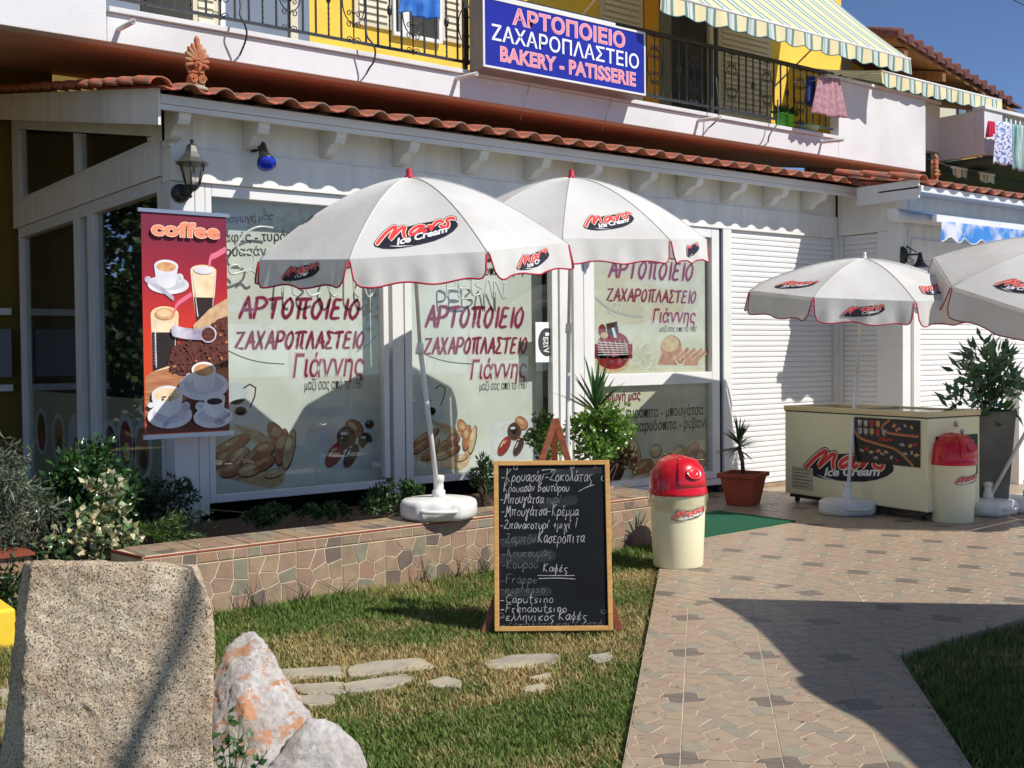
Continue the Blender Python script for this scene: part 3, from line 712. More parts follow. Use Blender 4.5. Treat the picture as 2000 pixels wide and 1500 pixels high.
# side sliding doors: three leaves
FILMS = mat('side window film', srgb(176, 172, 154), srgb(166, 162, 146), 2, rough=.5)
PASTRY = [mat('bread crust print', srgb(198, 136, 98), srgb(168, 96, 70), 18, rough=.6), mat('chocolate print', srgb(70, 34, 30), srgb(40, 20, 18), 20, rough=.5), mat('berry print', srgb(160, 26, 40), srgb(120, 14, 30), 15, rough=.5), mat('pale dough print', srgb(214, 190, 150), srgb(196, 152, 110), 16, rough=.6), mat('plate print', srgb(222, 224, 226), srgb(196, 202, 210), 5, rough=.5), mat('print shadow', srgb(96, 60, 44), None, rough=.6), mat('print highlight', srgb(232, 206, 168), None, rough=.6)]
def blob(m_, fn, x, z, rx, rz, ro, k, h, n=18):
    m_.flat(ell(x+.004, z-.006, rx*1.06+.004, rz*1.08+.004, ro, n), fn, h, 5 if k != 4 else 4); m_.flat(ell(x, z, rx, rz, ro, n), fn, h+.0003, k)
    if k in (0, 3): m_.flat(ell(x-rx*.12, z+rz*.28, rx*.62, rz*.34, ro, 14), fn, h+.0005, 3 if k == 0 else 6)
    if k in (1, 2): m_.flat(ell(x-rx*.2, z+rz*.35, rx*.4, rz*.16, ro, 10), fn, h+.0005, 4 if k == 1 else 6)
for k, (y0, y1, zb) in enumerate(((8.30, 10.02, .08), (10.03, 10.42, .08), (10.43, 12.42, .08))):
    pn = obj('side_door', MB().hexa([(XL+.045, y0+.04, zb+.05), (XL+.053, y0+.04, zb+.05), (XL+.053, y1-.04, zb+.05), (XL+.045, y1-.04, zb+.05), (XL+.045, y0+.04, 2.82), (XL+.053, y0+.04, 2.82), (XL+.053, y1-.04, 2.82), (XL+.045, y1-.04, 2.82)]), GLASS, bk)
    f2 = MB(); t_ = .075
    for (a0, a1, b0, b1) in ((y0, y0+t_, zb, 2.845), (y1-t_, y1, zb, 2.845), (y0+t_, y1-t_, zb, zb+.1), (y0+t_, y1-t_, 2.74, 2.845)): f2.box(XL+.0, XL+.09, a0+.001, a1-.001, b0, b1)
    bevel(obj('door_frame', f2, WHITE, pn), .004, 2)
    fl = MB(); fl.box(XL+.056, XL+.06, y0+t_, y1-t_, zb+.1, 1.16); obj('window_film', fl, FILMS, pn)
art = MB(); fa = lambda a, b, h: (XL+.0555-h, a, b)
for cy_, cz, mi in ((11.9, .75, 1), (11.3, .72, 0), (10.75, .74, 4), (9.75, .72, 1), (9.35, .78, 2), (8.95, .74, 0)):
    art.flat(ell(cy_, cz, .23, .24), fa, .001, 4); art.flat(ell(cy_, cz, .15, .19), fa, .002, mi); art.flat(ell(cy_-.03, cz-.07, .09, .08), fa, .003, (mi+1) % 4)
obj('pastry_print', art, PASTRY, bk)
# ---------------- front windows
def fw(Y): return lambda a, b, h=0: (a, Y-h, b)
FILM = mat('frosted window film', srgb(220, 220, 213), srgb(206, 208, 200), 1.5, rough=.6, c3=srgb(228, 228, 223), sc3=2)
FILMB = mat('beige window film', srgb(210, 204, 184), srgb(202, 196, 176), 1.5, rough=.5, c3=srgb(218, 214, 198), sc3=4)
SWIRL = mat('pale swirl print', srgb(222, 220, 206), None, rough=.5)
FY = 8.30
def win(x0, x1, z0, z1, t=.05, tt=.09, tb=.06, name='shop_window'):
    w_ = obj(name, MB().box(x0+.01, x1-.01, 8.135, 8.143, z0+.01, z1-.01), GLASS, bk)
    f_ = MB()
    for b in ((x0, x0+t, z0, z1), (x1-t, x1, z0, z1), (x0+t+.001, x1-t-.001, z0, z0+tb), (x0+t+.001, x1-t-.001, z1-tt, z1)): f_.box(b[0], b[1], 8.095, 8.17, b[2], b[3])
    bevel(obj('window_frame', f_, WHITE, w_), .004, 2); 
    g_ = MB(); g_.box(x0-.006, x0-.001, 8.12, 8.16, z0, z1); obj('rubber_seal', g_, BLACK, w_)
    return w_
BL = {'Α': [[(.0, 0), (.42, 1)], [(.42, 1), (.62, .0)], [(.18, .36), (.66, .40)]], 'Ρ': [[(.12, 1), (.0, 0)], [(.05, .96), (.45, 1.0), (.66, .78), (.45, .5), (.08, .42)]], 'Τ': [[(.0, .93), (.70, 1.0)], [(.38, .98), (.24, 0)]],
      'Ο': [[(.42, 1), (.12, .72), (.02, .28), (.22, .0), (.48, .25), (.58, .72), (.42, 1)]], 'Π': [[(.0, .94), (.85, 1.0)], [(.26, .96), (.14, .0)], [(.60, .98), (.50, .15), (.62, .0)]], 'Ι': [[(.22, 1), (.10, 0)]], 'Ε': [[(.60, .98), (.22, .96), (.14, .55), (.02, .04), (.50, .02)], [(.14, .52), (.46, .56)]],
      'Ζ': [[(.08, .92), (.62, 1), (.0, .04), (.55, .0)]], 'Χ': [[(.08, 1), (.50, 0)], [(.62, 1), (.0, 0)]], 'Λ': [[(.0, .0), (.36, 1)], [(.36, 1), (.60, .0)]], 'Σ': [[(.66, .95), (.14, 1.0), (.36, .55), (.0, .05), (.56, .0)]]}
def brush(A, s, fn, a0, a1, z0, z1, mi, hm, h, wd=.17):
    ws = [.36 if c == 'Ι' else .95 if c == 'Π' else .80 for c in s]; k = (a1-a0)/sum(ws); H_ = z1-z0; x = a0
    for c, w_ in zip(s, ws):
        for st in BL[c]:
            p = [(x+u*k+random.uniform(-.01, .01)*k+.10*v*H_, z0+v*H_+random.uniform(-.015, .015)*H_) for u, v in (smooth_pts(st, 4) if len(st) > 2 and c != 'Ζ' else st if c == 'Ζ' else smooth_pts(st, 4))]
            n = len(p); wv = [wd*H_*(.66+.44*math.sin(PI*(i+.6)/(n+.4))) for i in range(n)]
            if hm is not None: A.ribbon(p, [q+.05*H_ for q in wv], fn, h*.5+random.uniform(0, .0002), hm)
            A.ribbon(p, wv, fn, h+random.uniform(0, .0003), mi)
        x += w_*k
def letters(parent, px, fn, Y, zero=8.1):
    """shop name set: px gives picture boxes of each line, turned into wall coordinates"""
    A = MB()
    def put(s, x0, x1, yt, yb, mi, bold, shear, h, space=1.0, halo=None):
        a0, z1 = XZ(x0, yt, Y); a1, z0 = XZ(x1, yb, Y); zc0 = XZ((x0+x1)/2, yb, Y)[1]; zc1 = XZ((x0+x1)/2, yt, Y)[1]
        if halo is not None: text(A, s, fn, a0-.012, a1+.012, zc0-.012, zc1+.012, h*.5, halo, bold+.03, shear, space)
        text(A, s, fn, a0, a1, zc0, zc1, h, mi, bold, shear, space)
    for (s, x0, x1, yt, yb, kind) in px:
        if kind == 'brush':
            a0, _ = XZ(x0, yt, Y); a1, _ = XZ(x1, yb, Y); xm_ = (x0+x1)/2; brush(A, s, fn, a0, a1, XZ(xm_, yb, Y)[1], XZ(xm_, yt, Y)[1], 0, 1, .003)
        elif kind == 'script': put(s, x0, x1, yt, yb, 0, .012, .22, .003, 1.0, 1)
        else: put(s, x0, x1, yt, yb, 2, -.004, .12, .003)
    return obj('lettering', A, [MAROON, PINKH, INKD], parent)
w1 = win(3.315, 4.90, .385, 2.79)
w2 = win(5.06, 6.745, .385, 2.79, t=.07)
part('window_mullion', WHITE, (4.935, 5.045, 8.09, 8.2, .32, 2.79))
part('door_post', WHITE, (6.76, 6.90, 8.085, 8.24, .1, 2.79))
w3 = MB()
wx0, wx1 = 6.93, 8.955
w3o = obj('shop_window', MB().box(wx0+.1, wx1-.05, 8.135, 8.143, 1.27, 2.7).box(wx0+.1, wx1-.05, 8.135, 8.143, .25, 1.17), GLASS, bk)
f_ = MB()
for b in ((wx0, wx0+.262, .16, 2.79), (wx1-.115, wx1, .16, 2.79), (wx0+.263, wx1-.116, 1.165, 1.285), (wx0+.263, wx1-.116, .16, .235), (wx0+.263, wx1-.116, 2.69, 2.79)): f_.box(b[0], b[1], 8.085, 8.17, b[2], b[3])
bevel(obj('window_frame', f_, WHITE, w3o), .005, 2)
g_ = MB(); g_.box(wx0+.125, wx0+.129, 8.083, 8.0845, .16, 2.79); g_.box(wx1+.001, wx1+.045, 8.1, 8.2, -.02, 2.79); obj('rubber_seal', g_, mat('dark blue edge', (.02, .03, .07)), w3o)
part('door_threshold', WHITE, (6.90, 9.0, 8.06, 8.2, .09, .155))
# films
for wo_, x0, x1, zb_, mt in ((w1, 3.345, 4.98, .42, FILM), (w2, 5.1, 6.72, .42, FILM)):
    f_ = MB(); f_.box(x0, x1, FY, FY+.004, zb_, 2.74); obj('window_film', f_, mt, wo_)
    f_ = MB(); f_.box(x0, x1, FY-.004, FY-.001, zb_-.05, zb_+.02); obj('film_hem', f_, WHITE, wo_)
f_ = MB(); f_.box(wx0+.2, wx1-.06, 8.150, 8.154, .2, 1.2); f_.box(wx0+.2, 8.80, 8.150, 8.154, 1.2, 2.72); obj('window_film', f_, FILMB, w3o)
f_ = MB(); f_.box(8.801, wx1-.06, 8.156, 8.160, 1.2, 2.72); obj('window_film', f_, mat('taupe film', srgb(150, 144, 132), None, rough=.5), w3o)
F1 = fw(FY); F3 = fw(8.149)
letters(w1, [('ΑΡΤΟΠΟΙΕΙΟ', 467, 706, 583, 621, 'brush'), ('ΖΑΧΑΡΟΠΛΑΣΤΕΙΟ', 459, 713, 648, 680, 'brush'), ('Γιάννης', 571, 711, 688, 748, 'script'), ('μαζί σας από το 1987', 594, 711, 738, 765, 'small')], F1, FY)
letters(w2, [('ΑΡΤΟΠΟΙΕΙΟ', 831, 1025, 600, 638, 'brush'), ('ΖΑΧΑΡΟΠΛΑΣΤΕΙΟ', 828, 1031, 660, 690, 'brush'), ('Γιάννης', 918, 1029, 700, 750, 'script'), ('μαζί σας από το 1987', 936, 1030, 743, 765, 'small')], F1, FY)
letters(w3o, [('ΑΡΤΟΠΟΙΕΙΟ', 1189, 1356, 511, 544, 'brush'), ('ΖΑΧΑΡΟΠΛΑΣΤΕΙΟ', 1185, 1361, 566, 589, 'brush'), ('Γιάννης', 1274, 1359, 602, 638, 'script'), ('μαζί σας από το 1987', 1288, 1361, 636, 650, 'small')], F3, 8.149)
A = MB()
def line(s, x0, x1, ya, yb, hpx, mi, Y, fn, bold=0, shear=0):
    a0, za = XZ(x0, ya, Y); a1, zb_ = XZ(x1, yb, Y); hh = hpx/F*(8.1*.79+a0*.607)
    text(A, s, fn, a0, a1, za-hh/2, za+hh/2, .003, mi, bold, shear, 1.0, slope=(zb_-za))
line('παραγωγή μας', 1150, 1251, 781, 773, 26, 0, 8.149, F3, .02, .1)
line('καφές - τυρόπιτα - μπουγάτσα', 1163, 1373, 812, 802, 30, 1, 8.149, F3, .01)
line('κρουασάν - καρυδόπιτα - ρεβανί', 1150, 1380, 840, 827, 30, 1, 8.149, F3, .01)
obj('lettering', A, [MAROON, INKD], w3o)
A = MB(); line('παραγωγή μας', 415, 533, 432, 424, 20, 0, FY, F1, .0, .1); line('καφές - τυρόπιτα', 425, 600, 466, 462, 26, 1, FY, F1, .01); line('κρουασάν', 415, 520, 494, 492, 26, 1, FY, F1, .01)
obj('lettering', A, [mat('faded maroon', srgb(134, 70, 80)), INKD], w1)
A = MB(); line('κρουασάν - καρυδόπιτα - ρεβανί', 800, 1050, 535, 528, 26, 0, FY, F1, .01); obj('lettering', A, [INKD], w2)
# swirls, pastries and cakes printed on the films
def spiral(cx, cy, r, turns=1.6, a0=0, sgn=1, n=26): return [(cx+r*(1-i/n*.85)*math.cos(a0+sgn*2*PI*turns*i/n), cy+r*(1-i/n*.85)*math.sin(a0+sgn*2*PI*turns*i/n)) for i in range(n+1)]
sw = MB()
for (px, py, r, s_) in ((1262, 700, .16, 1), (1268, 732, .07, -1), (1330, 700, .1, 1), (1200, 600, .1, -1), (1222, 850, .15, 1), (1320, 790, .17, -1), (1292, 860, .1, 1), (1205, 775, .12, 1)):
    x, z = XZ(px, py, 8.149); sw.ribbon(spiral(x, z, r, 1.5, 1, s_), .014, F3, .0012)
obj('swirl_print', sw, SWIRL, w3o)
sw = MB(); a = [XZ(px, py, 8.149) for px, py in ((1162, 580), (1190, 603), (1225, 615), (1255, 618))]; sw.ribbon(smooth_pts(a), .02, F3, .0015); obj('swirl_print', sw, mat('silver print', (.5, .5, .5)), w3o)
for wo_, X0 in ((w1, 445), (w2, 815)):
    sw = MB(); a = [XZ(X0+dx, py, FY) for dx, py in ((0, 685), (35, 700), (70, 708), (110, 711))]; sw.ribbon(smooth_pts(a), .008, F1, .0015)
    a = [XZ(X0+(250 if X0 < 500 else 235)+dx, py, FY) for dx, py in ((0, 688), (25, 672), (40, 655))]; sw.ribbon(smooth_pts(a), .006, F1, .0015); obj('swirl_print', sw, INKD, wo_)
def basket(parent, fn, Y, ox, oy, s=1.0):
    m_ = MB(); q = lambda px, py: XZ(ox+(px-420)*s, oy+(py-860)*s, Y); sc_ = 1/F*7.8*s*1.25
    m_.flat([q(425, 915), q(430, 935), q(535, 960), q(552, 945), q(572, 880), q(560, 880), q(540, 925)], fn, .001, 3)
    for (px, py, rx, ry, ro, k) in ((450, 880, 45, 13, .45, 0), (442, 900, 34, 11, .5, 0), (470, 896, 20, 11, .7, 3), (492, 900, 22, 12, .6, 0), (515, 885, 22, 15, .3, 0), (458, 920, 26, 12, .4, 0), (490, 922, 24, 11, .2, 3), (515, 910, 24, 12, .4, 0), (535, 928, 20, 8, .2, 3), (540, 860, 14, 30, .5, 0), (562, 885, 10, 38, -.25, 3), (548, 880, 12, 34, -.2, 0)):
        x, z = q(px, py); blob(m_, fn, x, z, rx*sc_*.9, ry*sc_*.9, ro, k, .0012+(px+py)*1.3e-6)
    for i in range(7):
        a = q(462+i*7, 838+i*2); b = q(500+i*6, 872); m_.ribbon([a, b], .012, fn, .0032, 3)
    return obj('bread_basket_print', m_, PASTRY, parent)
basket(w1, F1, FY, 415, 852, 1.05); basket(w2, F1, FY, 806, 838, .82)
def cakes(parent, fn, Y, ox, oy, s=1.0):
    m_ = MB(); q = lambda px, py: XZ(ox+px*s, oy+py*s, Y); sc_ = 1/F*8.4*s*1.25
    m_.flat([q(0, 25), q(115, 0), q(128, 110), q(-2, 112)], fn, .0008, 4)
    for (px, py, rx, ry, ro, k) in ((22, 40, 22, 16, .3, 4), (30, 36, 12, 7, .3, 3), (55, 42, 20, 20, 0, 1), (55, 42, 9, 9, 0, 4), (30, 78, 26, 13, .9, 2), (34, 70, 10, 5, .9, 0), (65, 80, 24, 11, 1.0, 1), (67, 66, 8, 8, 0, 2), (72, 22, 20, 14, -.6, 0), (68, 78, 6, 14, -.3, 4), (95, 48, 14, 14, 0, 1), (104, 14, 9, 7, 0, 1), (98, 80, 12, 26, -.5, 4), (100, 66, 9, 6, .2, 3)):
        x, z = q(px, py); blob(m_, fn, x, z, rx*sc_, ry*sc_, ro, k, .0012+py*1e-5, 16)
    return obj('cake_print', m_, PASTRY, parent)
cakes(w1, F1, FY, 625, 815, .92); cakes(w2, F1, FY, 960, 808, .80)
# cup prints at the left edge of each film
for wo_, ox in ((w1, 448), (w2, 820)):
    m_ = MB()
    for (dx, py, rx, ry, k) in ((24, 805, .15, .105, 4), (22, 803, .11, .075, 0), (22, 803, .05, .035, 4), (12, 768, .10, .09, 4)):
        x, z = XZ(ox+dx, py, FY); m_.flat(ell(x, z, rx, ry), F1, .001+k*.0001+rx*.001*(0 if k == 4 else 1), k)
    x, z = XZ(ox+40, 765, FY); m_.ribbon([(x-.05, z+.03), (x, z+.06), (x+.05, z+.03), (x+.04, z-.04), (x, z-.12)], .012, F1, .002, 1)
    obj('coffee_print', m_, PASTRY, wo_)
# third window: strawberry cake and sliced bread above, dark cake and croissants below
m_ = MB(); q = lambda px, py: XZ(px, py, 8.149); sc_ = 1/F*9.1*1.35
cx, cz = q(1197, 690)
m_.flat(ell(q(1197, 706)[0], q(1197, 706)[1], 40*sc_, 20*sc_), F3, .0010, 3); m_.flat(ell(q(1197, 697)[0], q(1197, 697)[1], 38*sc_, 22*sc_), F3, .0013, 2); m_.flat([q(1160, 672), q(1235, 672), q(1235, 700), q(1160, 700)], F3, .0013, 2)
m_.flat(ell(q(1198, 672)[0], q(1198, 672)[1], 37*sc_, 22*sc_), F3, .0016, 2)
for i in range(6):
    m_.ribbon([q(1168, 668+i*5), q(1226, 672+i*4)], .008, F3, .0019, 4); m_.ribbon([q(1170+i*10, 664), q(1180+i*9, 690)], .006, F3, .0020, 4)
m_.flat([q(1184, 632), q(1205, 628), q(1208, 648), q(1196, 660), q(1186, 650)], F3, .0022, 1); m_.flat(ell(*q(1176, 645), .05, .06), F3, .0022, 2); m_.flat([q(1194, 640), q(1199, 640), q(1205, 660), q(1199, 660)], F3, .0024, 4)
m_.flat(ell(*q(1180, 655), .05, .03), F3, .0023, 3)
m_.flat([q(1284, 712), q(1293, 690), q(1370, 688), q(1362, 714)], F3, .0010, 0); m_.flat(ell(*q(1311, 678), 27*sc_, 22*sc_, .1), F3, .0013, 0); m_.flat(ell(*q(1309, 672), 22*sc_, 14*sc_, .1), F3, .0015, 3)
for i in range(5):
    x = 1306+i*13; m_.flat([q(x, 702), q(x+3, 704), q(x+27, 684), q(x+24, 676+i)], F3, .0016+i*.0003, 0); m_.flat([q(x+3, 704), q(x+6, 704), q(x+30, 686), q(x+27, 684)], F3, .0017+i*.0003, 3)
m_.flat(ell(*q(1192, 915), 34*sc_, 30*sc_), F3, .0012, 1); m_.flat(ell(*q(1192, 905), 34*sc_, 27*sc_), F3, .0015, 1); m_.flat(ell(*q(1205, 908), .02, .02), F3, .002, 3)
m_.flat([q(1165, 896), q(1188, 872), q(1192, 876), q(1172, 902)], F3, .0019, 2); m_.flat([q(1176, 900), q(1196, 880), q(1198, 892), q(1184, 906)], F3, .0021, 4)
for (px, py, rx, ry, ro, k) in ((1240, 880, 12, 30, .4, 3), (1255, 912, 30, 15, .3, 0), (1280, 880, 16, 14, 0, 3), (1300, 900, 24, 14, .4, 0), (1325, 884, 20, 16, .2, 3), (1350, 880, 26, 13, .6, 0), (1345, 905, 26, 14, .3, 0), (1368, 895, 16, 20, .2, 0), (1250, 932, 30, 9, .1, 3), (1335, 930, 40, 9, 0, 0)):
    x, z = q(px, py); blob(m_, F3, x, z, rx*sc_*.85, ry*sc_*.85, ro, k, .0012+px*1.1e-6, 16)
obj('pastry_print', m_, PASTRY, w3o)
# sticker on the glass door edge
m_ = MB(); p0 = XZ(1046, 629, 8.13); p1 = XZ(1087, 707, 8.13); f_ = fw(8.132)
m_.prism([(p0[0], p1[1]), (p1[0], p1[1]), (p1[0], p0[1]), (p0[0], p0[1])], f_, 0, .0008, 0)
cx, cz = (p0[0]+p1[0])/2+.01, (p0[1]+p1[1])/2; m_.flat(ell(cx, cz, .105, .132), f_, .0015, 1); m_.flat(ell(cx, cz, .095, .12), f_, .002, 2)
m_.flat([(cx-.02, cz+.06), (cx+.025, cz+.06), (cx+.025, cz+.09), (cx-.02, cz+.09)], f_, .0025, 0)
fr_ = lambda a, b, h: f_(cx+.0+(b), cz+(a), h)
text(m_, 'Visa', fr_, -.1, .05, -.045, .045, .0026, 0, .0, .2)
tag(obj('sticker', m_, [WPRINT, BLACK, mat('charcoal print', (.05, .05, .055))], w2))
# shelves glimpsed in the dark gaps between the films
part('display_shelf', mat('shelf', srgb(170, 150, 110), None), (4.985, 5.3, 8.45, 8.8, .6, .62), (4.985, 5.3, 8.45, 8.8, .85, .87), (4.985, 5.3, 8.45, 8.8, 1.1, 1.12), (4.985, 5.3, 8.45, 8.8, 1.35, 1.37), (6.8, 7.0, 8.5, 8.8, .6, .9), bv=0)
# neon tube words hanging inside
NEON = mat('white neon tube', (.82, .82, .80), None, rough=.2)
def neon(words, Y, parent, r=.011):
    m_ = MB()
    for s in words: m_.tube([(a, Y, b) for a, b in smooth_pts(s, 5)], r*.8, 6)
    return m_
S = []
o_ = lambda px, py: XZ(px, py, 8.2)
S.append([o_(533, 445), o_(505, 443), o_(480, 455), o_(464, 478), o_(470, 492), o_(488, 495), o_(497, 505), o_(492, 520), o_(475, 530), o_(452, 535), o_(447, 523), o_(462, 517), o_(470, 525)])
S.append([o_(480, 533), o_(490, 527), o_(500, 535), o_(508, 532)])
x = 3.98; zb_ = 1.98; L_ = []
def U(pts, sx=.16, sz=.26):
    global x
    L_.append([(x+a*sx, zb_+b*sz) for a, b in pts]); 
U([(0, 0), (.15, .8), (.0, .95), (1, .95)]); U([(.7, .95), (.6, .1), (.9, 0)]); x += .2
U([(.9, .85), (.4, 1), (.1, .75), (.5, .55), (.1, .3), (.3, 0), (.9, .1)]); x += .2
U([(1.1, .95), (.4, .9), (.05, .4), (.4, 0), (.8, .3), (.7, .85)]); x += .22
U([(.2, 1), (.2, .2), (.5, 0)]); x += .12
U([(.9, .9), (.4, 1), (.05, .5), (.35, 0), (.8, .4), (.9, 1), (.85, .2), (1.1, 0)]); x += .2
U([(.2, 1.1), (.5, 1), (.8, 0)]); U([(.55, .6), (.1, 0)])
tag(obj('neon_script', neon(S+L_, 8.2, None), NEON), 'white neon tube script hanging inside the left window above the red lettering', 'neon sign')
L2 = []
def Z2(px0, px1, py, pts):
    a0, z0 = o_(px0, py+36); a1, z1 = o_(px1, py); L2.append([(a0+(a1-a0)*a, z0+(z1-z0)*b) for a, b in pts])
Z2(874, 892, 546, [(0, 0), (0, 1), (.8, .9), (.7, .55), (0, .45)]); Z2(898, 922, 546, [(1, 0), (0, 0), (0, .5), (.7, .5), (0, .5), (0, 1), (1, 1)]); Z2(922, 942, 540, [(0, 0), (0, 1), (.8, .85), (.3, .55), (1, .3), (.5, 0), (0, 0)])
Z2(945, 962, 546, [(0, 0), (.5, 1), (1, 0)]); Z2(966, 983, 548, [(0, 0), (0, 1), (1, 0), (1, 1)]); Z2(987, 992, 548, [(0, 0), (0, 1)])
tag(obj('neon_word', neon(L2, 8.2, None), NEON), 'white neon tube capital letters hanging inside the middle window', 'neon sign')
# ---------------- roller shutters of louvred slats
SLAT = mat('white aluminium slat', (.80, .79, .77), (.76, .75, .73), 2, rough=.4)
def shutter(name, fn, a0, a1, z0, z1, parent, pitch=.058):
    r_ = obj(name, MB().prism([(a0, z0), (a1, z0), (a1, z1), (a0, z1)], fn, -.03, -.012), SLAT, parent)
    mb = MB(); mb.prism([(0, 0), (.014, .006), (.016, pitch*.5), (.010, pitch*.93), (0, pitch*.94)], lambda p, q, h: fn(a0+.002+h*(a1-a0-.004), q, p-.012), 0, 1); me = mesh('slat', mb, SLAT)
    n = int((z1-z0)/pitch)
    for i in range(n):
        o = bpy.data.objects.new('slat', me); C.objects.link(o); o.parent = r_; o.location = (0, 0, z0+i*pitch)
    return r_
shutter('roller_shutter', fw(8.1), 9.135, 10.885, .04, 2.79, bk)
part('shutter_guide', WHITE, (9.0, 9.13, 8.07, 8.18, .035, 2.79), (10.89, 10.945, 8.05, 8.18, 0, 2.79))
# ---------------- return wall and right wing
ret = thing('corner_shop_wing', 'white projecting wing with roller shutters right of the bakery front', 'shop', (12, 7.3, 0))
fr2 = lambda a, b, h=0: (XR-h, a, b)
part('return_wall', WBOARD, (XR, XR+.15, YRW, 8.04, 2.82, 3.38), (XR, XR+.15, YRW, 7.50, 0, 2.818), parent=ret)
shutter('roller_shutter', lambda a, b, h=0: (XR+.03-h, a, b), 7.54, 8.0, .04, 2.81, ret)
part('corner_board', WHITE, (XR-.004, XR+.12, 8.003, 8.062, 0, 2.815), (XR-.004, XR+.12, 8.041, 8.062, 2.816, 3.38), parent=ret)
part('corner_post', WHITE, (XR-.03, XR+.12, YRW-.03, YRW+.16, 0, 2.96), (XR-.012, XR+.1, 7.38, 7.53, 0, 2.818), parent=ret)
part('wing_post', WHITE, (XR+.20, XR+.33, YRW-.02, YRW+.1, 0, 2.6), (XR+.121, XR+.199, YRW+.02, YRW+.08, 0, 2.6), parent=ret)
shutter('roller_shutter', fw(YRW), XR+.34, 13.6, .04, 2.5, ret)
part('shutter_box', WBOARD, (XR+.121, 16, YRW-.04, YRW+.15, 2.502, 2.72), (XR+.121, 16, YRW-.015, YRW+.12, 2.722, 3.2), (13.6, 16, YRW, YRW+.1, 0, 2.5), parent=ret)
part('wing_fascia', WHITE, (10.66, 16, 6.80, 6.83, 3.16, 3.23), (10.66, 16, 6.831, YRW+.1, 3.2, 3.225), (10.66, 10.69, 6.831, 7.6, 3.1, 3.3), parent=ret)
rd = MB(); zw = lambda y: 3.235+(y-6.8)*SL
rd.hexa([(10.70, 6.84, zw(6.84)-.03), (16, 6.84, zw(6.84)-.03), (16, 9.2, zw(9.2)-.03), (10.70, 9.2, zw(9.2)-.03), (10.70, 6.84, zw(6.84)), (16, 6.84, zw(6.84)), (16, 9.2, zw(9.2)), (10.70, 9.2, zw(9.2))]); obj('roof_deck', rd, CLAY, ret)
lay_tiles(10.72, 20, 6.75, zw(6.75)+.004, 3, SL, ret)
for i in range(3):
    y = 6.78+i*.345; o = bpy.data.objects.new('verge_tile', BT); C.objects.link(o); o.parent = ret
    o.location = Vector((10.66, y, zw(y)+.04))-ORG[ret.name]; o.rotation_euler = (sa+.06, 0, 0)
# ================================================================== APARTMENT FLOOR ABOVE
YBA = 9.0; YWA = 10.4; X1 = W(1808, 300, 1, YBA)[0]; XH = W(1638, 270, 1, YBA)[0]
zb = 3.985
ap = thing('apartment_floor', 'white apartment storey with long balcony and yellow walls above the bakery', 'building', (8, 9, 4))
def apart(name, mtl, *boxes, bv=.004, label=None, parent=ap):
    return part(name, mtl, *boxes, bv=bv, label=label, parent=parent)
XL0 = W(208, 20, 1, YBA)[0]
zl = lambda px, py: W(px, py, 1, YBA)[2]
ztop = zl(700, 100)
apart('balcony_parapet', PLASTER, (XL0, XH, YBA, YBA+.14, zb, ztop-.045), (-4, XL0-.001, YBA, YBA+.14, zb, 5.4), bv=.006)
zh = zl(1760, 184)
apart('balcony_wall', PLASTER, (XH+.001, X1, YBA, YBA+.14, zb, zh), (X1-.14, X1, YBA+.141, YWA+.5, zb+.02, zh), bv=.008)
apart('ledge', mat('grey white ledge', (.70, .69, .68), (.62, .61, .60), 3, rough=.7), (XL0+.01, XH+.03, YBA-.035, YBA+.2, ztop-.043, ztop), (W(1705, 160, 1, YBA)[0]-1.0, X1+.03, YBA-.03, YBA+.2, zh+.001, zh+.04))
so_ = MB(); vs = []; prof = [(YBA+.001, zb), (YBA+.12, zb+.004), (YBA+.5, zb+.06), (YBA+1.0, zb+.14), (YBA+1.8, zb+.29), (YBA+3.9, zb+.62)]
for x in (-4, X1): vs += [(x, y, z) for y, z in prof]
n = len(prof); so_.add(vs, [(i, i+1, n+i+1, n+i) for i in range(n-1)], 0, True); obj('balcony_soffit', so_, TERRA_P, ap)
apart('balcony_floor', PLASTER, (-4, X1-.15, YBA+.15, YWA, zb+.30, zb+.32), bv=0)
# upper wall with openings as panels standing on it
xw = lambda px, py=60: W(px, py, 1, YWA)[0]
apart('upper_wall', YELLOW, (-4, xw(1643, 120), YWA, YWA+.2, zb+.32, 7.2), bv=0)
apart('rear_wall', mat('shade darkened yellow render', srgb(120, 98, 40), None, rough=.9), (2.3, 3.5, 12.7, 12.9, -.1, 6.0), bv=0)  # yellow wall coloured dark to stand in for deep shade
apart('rear_upper_wall', mat('shade darkened yellow render', (.1, .1, .1)), (-4, 14.9, 13.21, 13.4, 3.4, 6.0), bv=0)
apart('rear_shelf', WHITE, (2.2, 3.0, 12.55, 12.69, 1.95, 2.02), (2.2, 3.0, 12.55, 12.69, 1.15, 1.22), bv=0)
panel_ = MB(); panel_.box(2.3, 2.98, 12.5, 12.69, 1.3, 1.8)
obj('grey_cabinet', panel_, mat('grey cabinet', srgb(120, 124, 130), None, rough=.5), ap)
apart('stair_recess_wall', mat('taupe render', srgb(150, 136, 118), srgb(138, 126, 110), 2, rough=.9), (xw(1643, 120)+.001, 14.9, YWA+.3, YWA+.4, zb+.32, 6.4), bv=0)
def zz(px, py): return W(px, py, 1, YWA)[2]
def panel(name, px0, px1, z0, z1, mtl, dep=.03, parent=ap):
    mb = MB(); mb.box(xw(px0), xw(px1), YWA-dep, YWA-.001, z0, z1); return obj(name, mb, mtl, parent)
z0u = zb+.33
GRP = mat('blue grey shutter', srgb(112, 124, 140), srgb(100, 112, 128), 2, rough=.6)
DGL = glassmat('dark glass', (.25, .27, .27), 1.2)
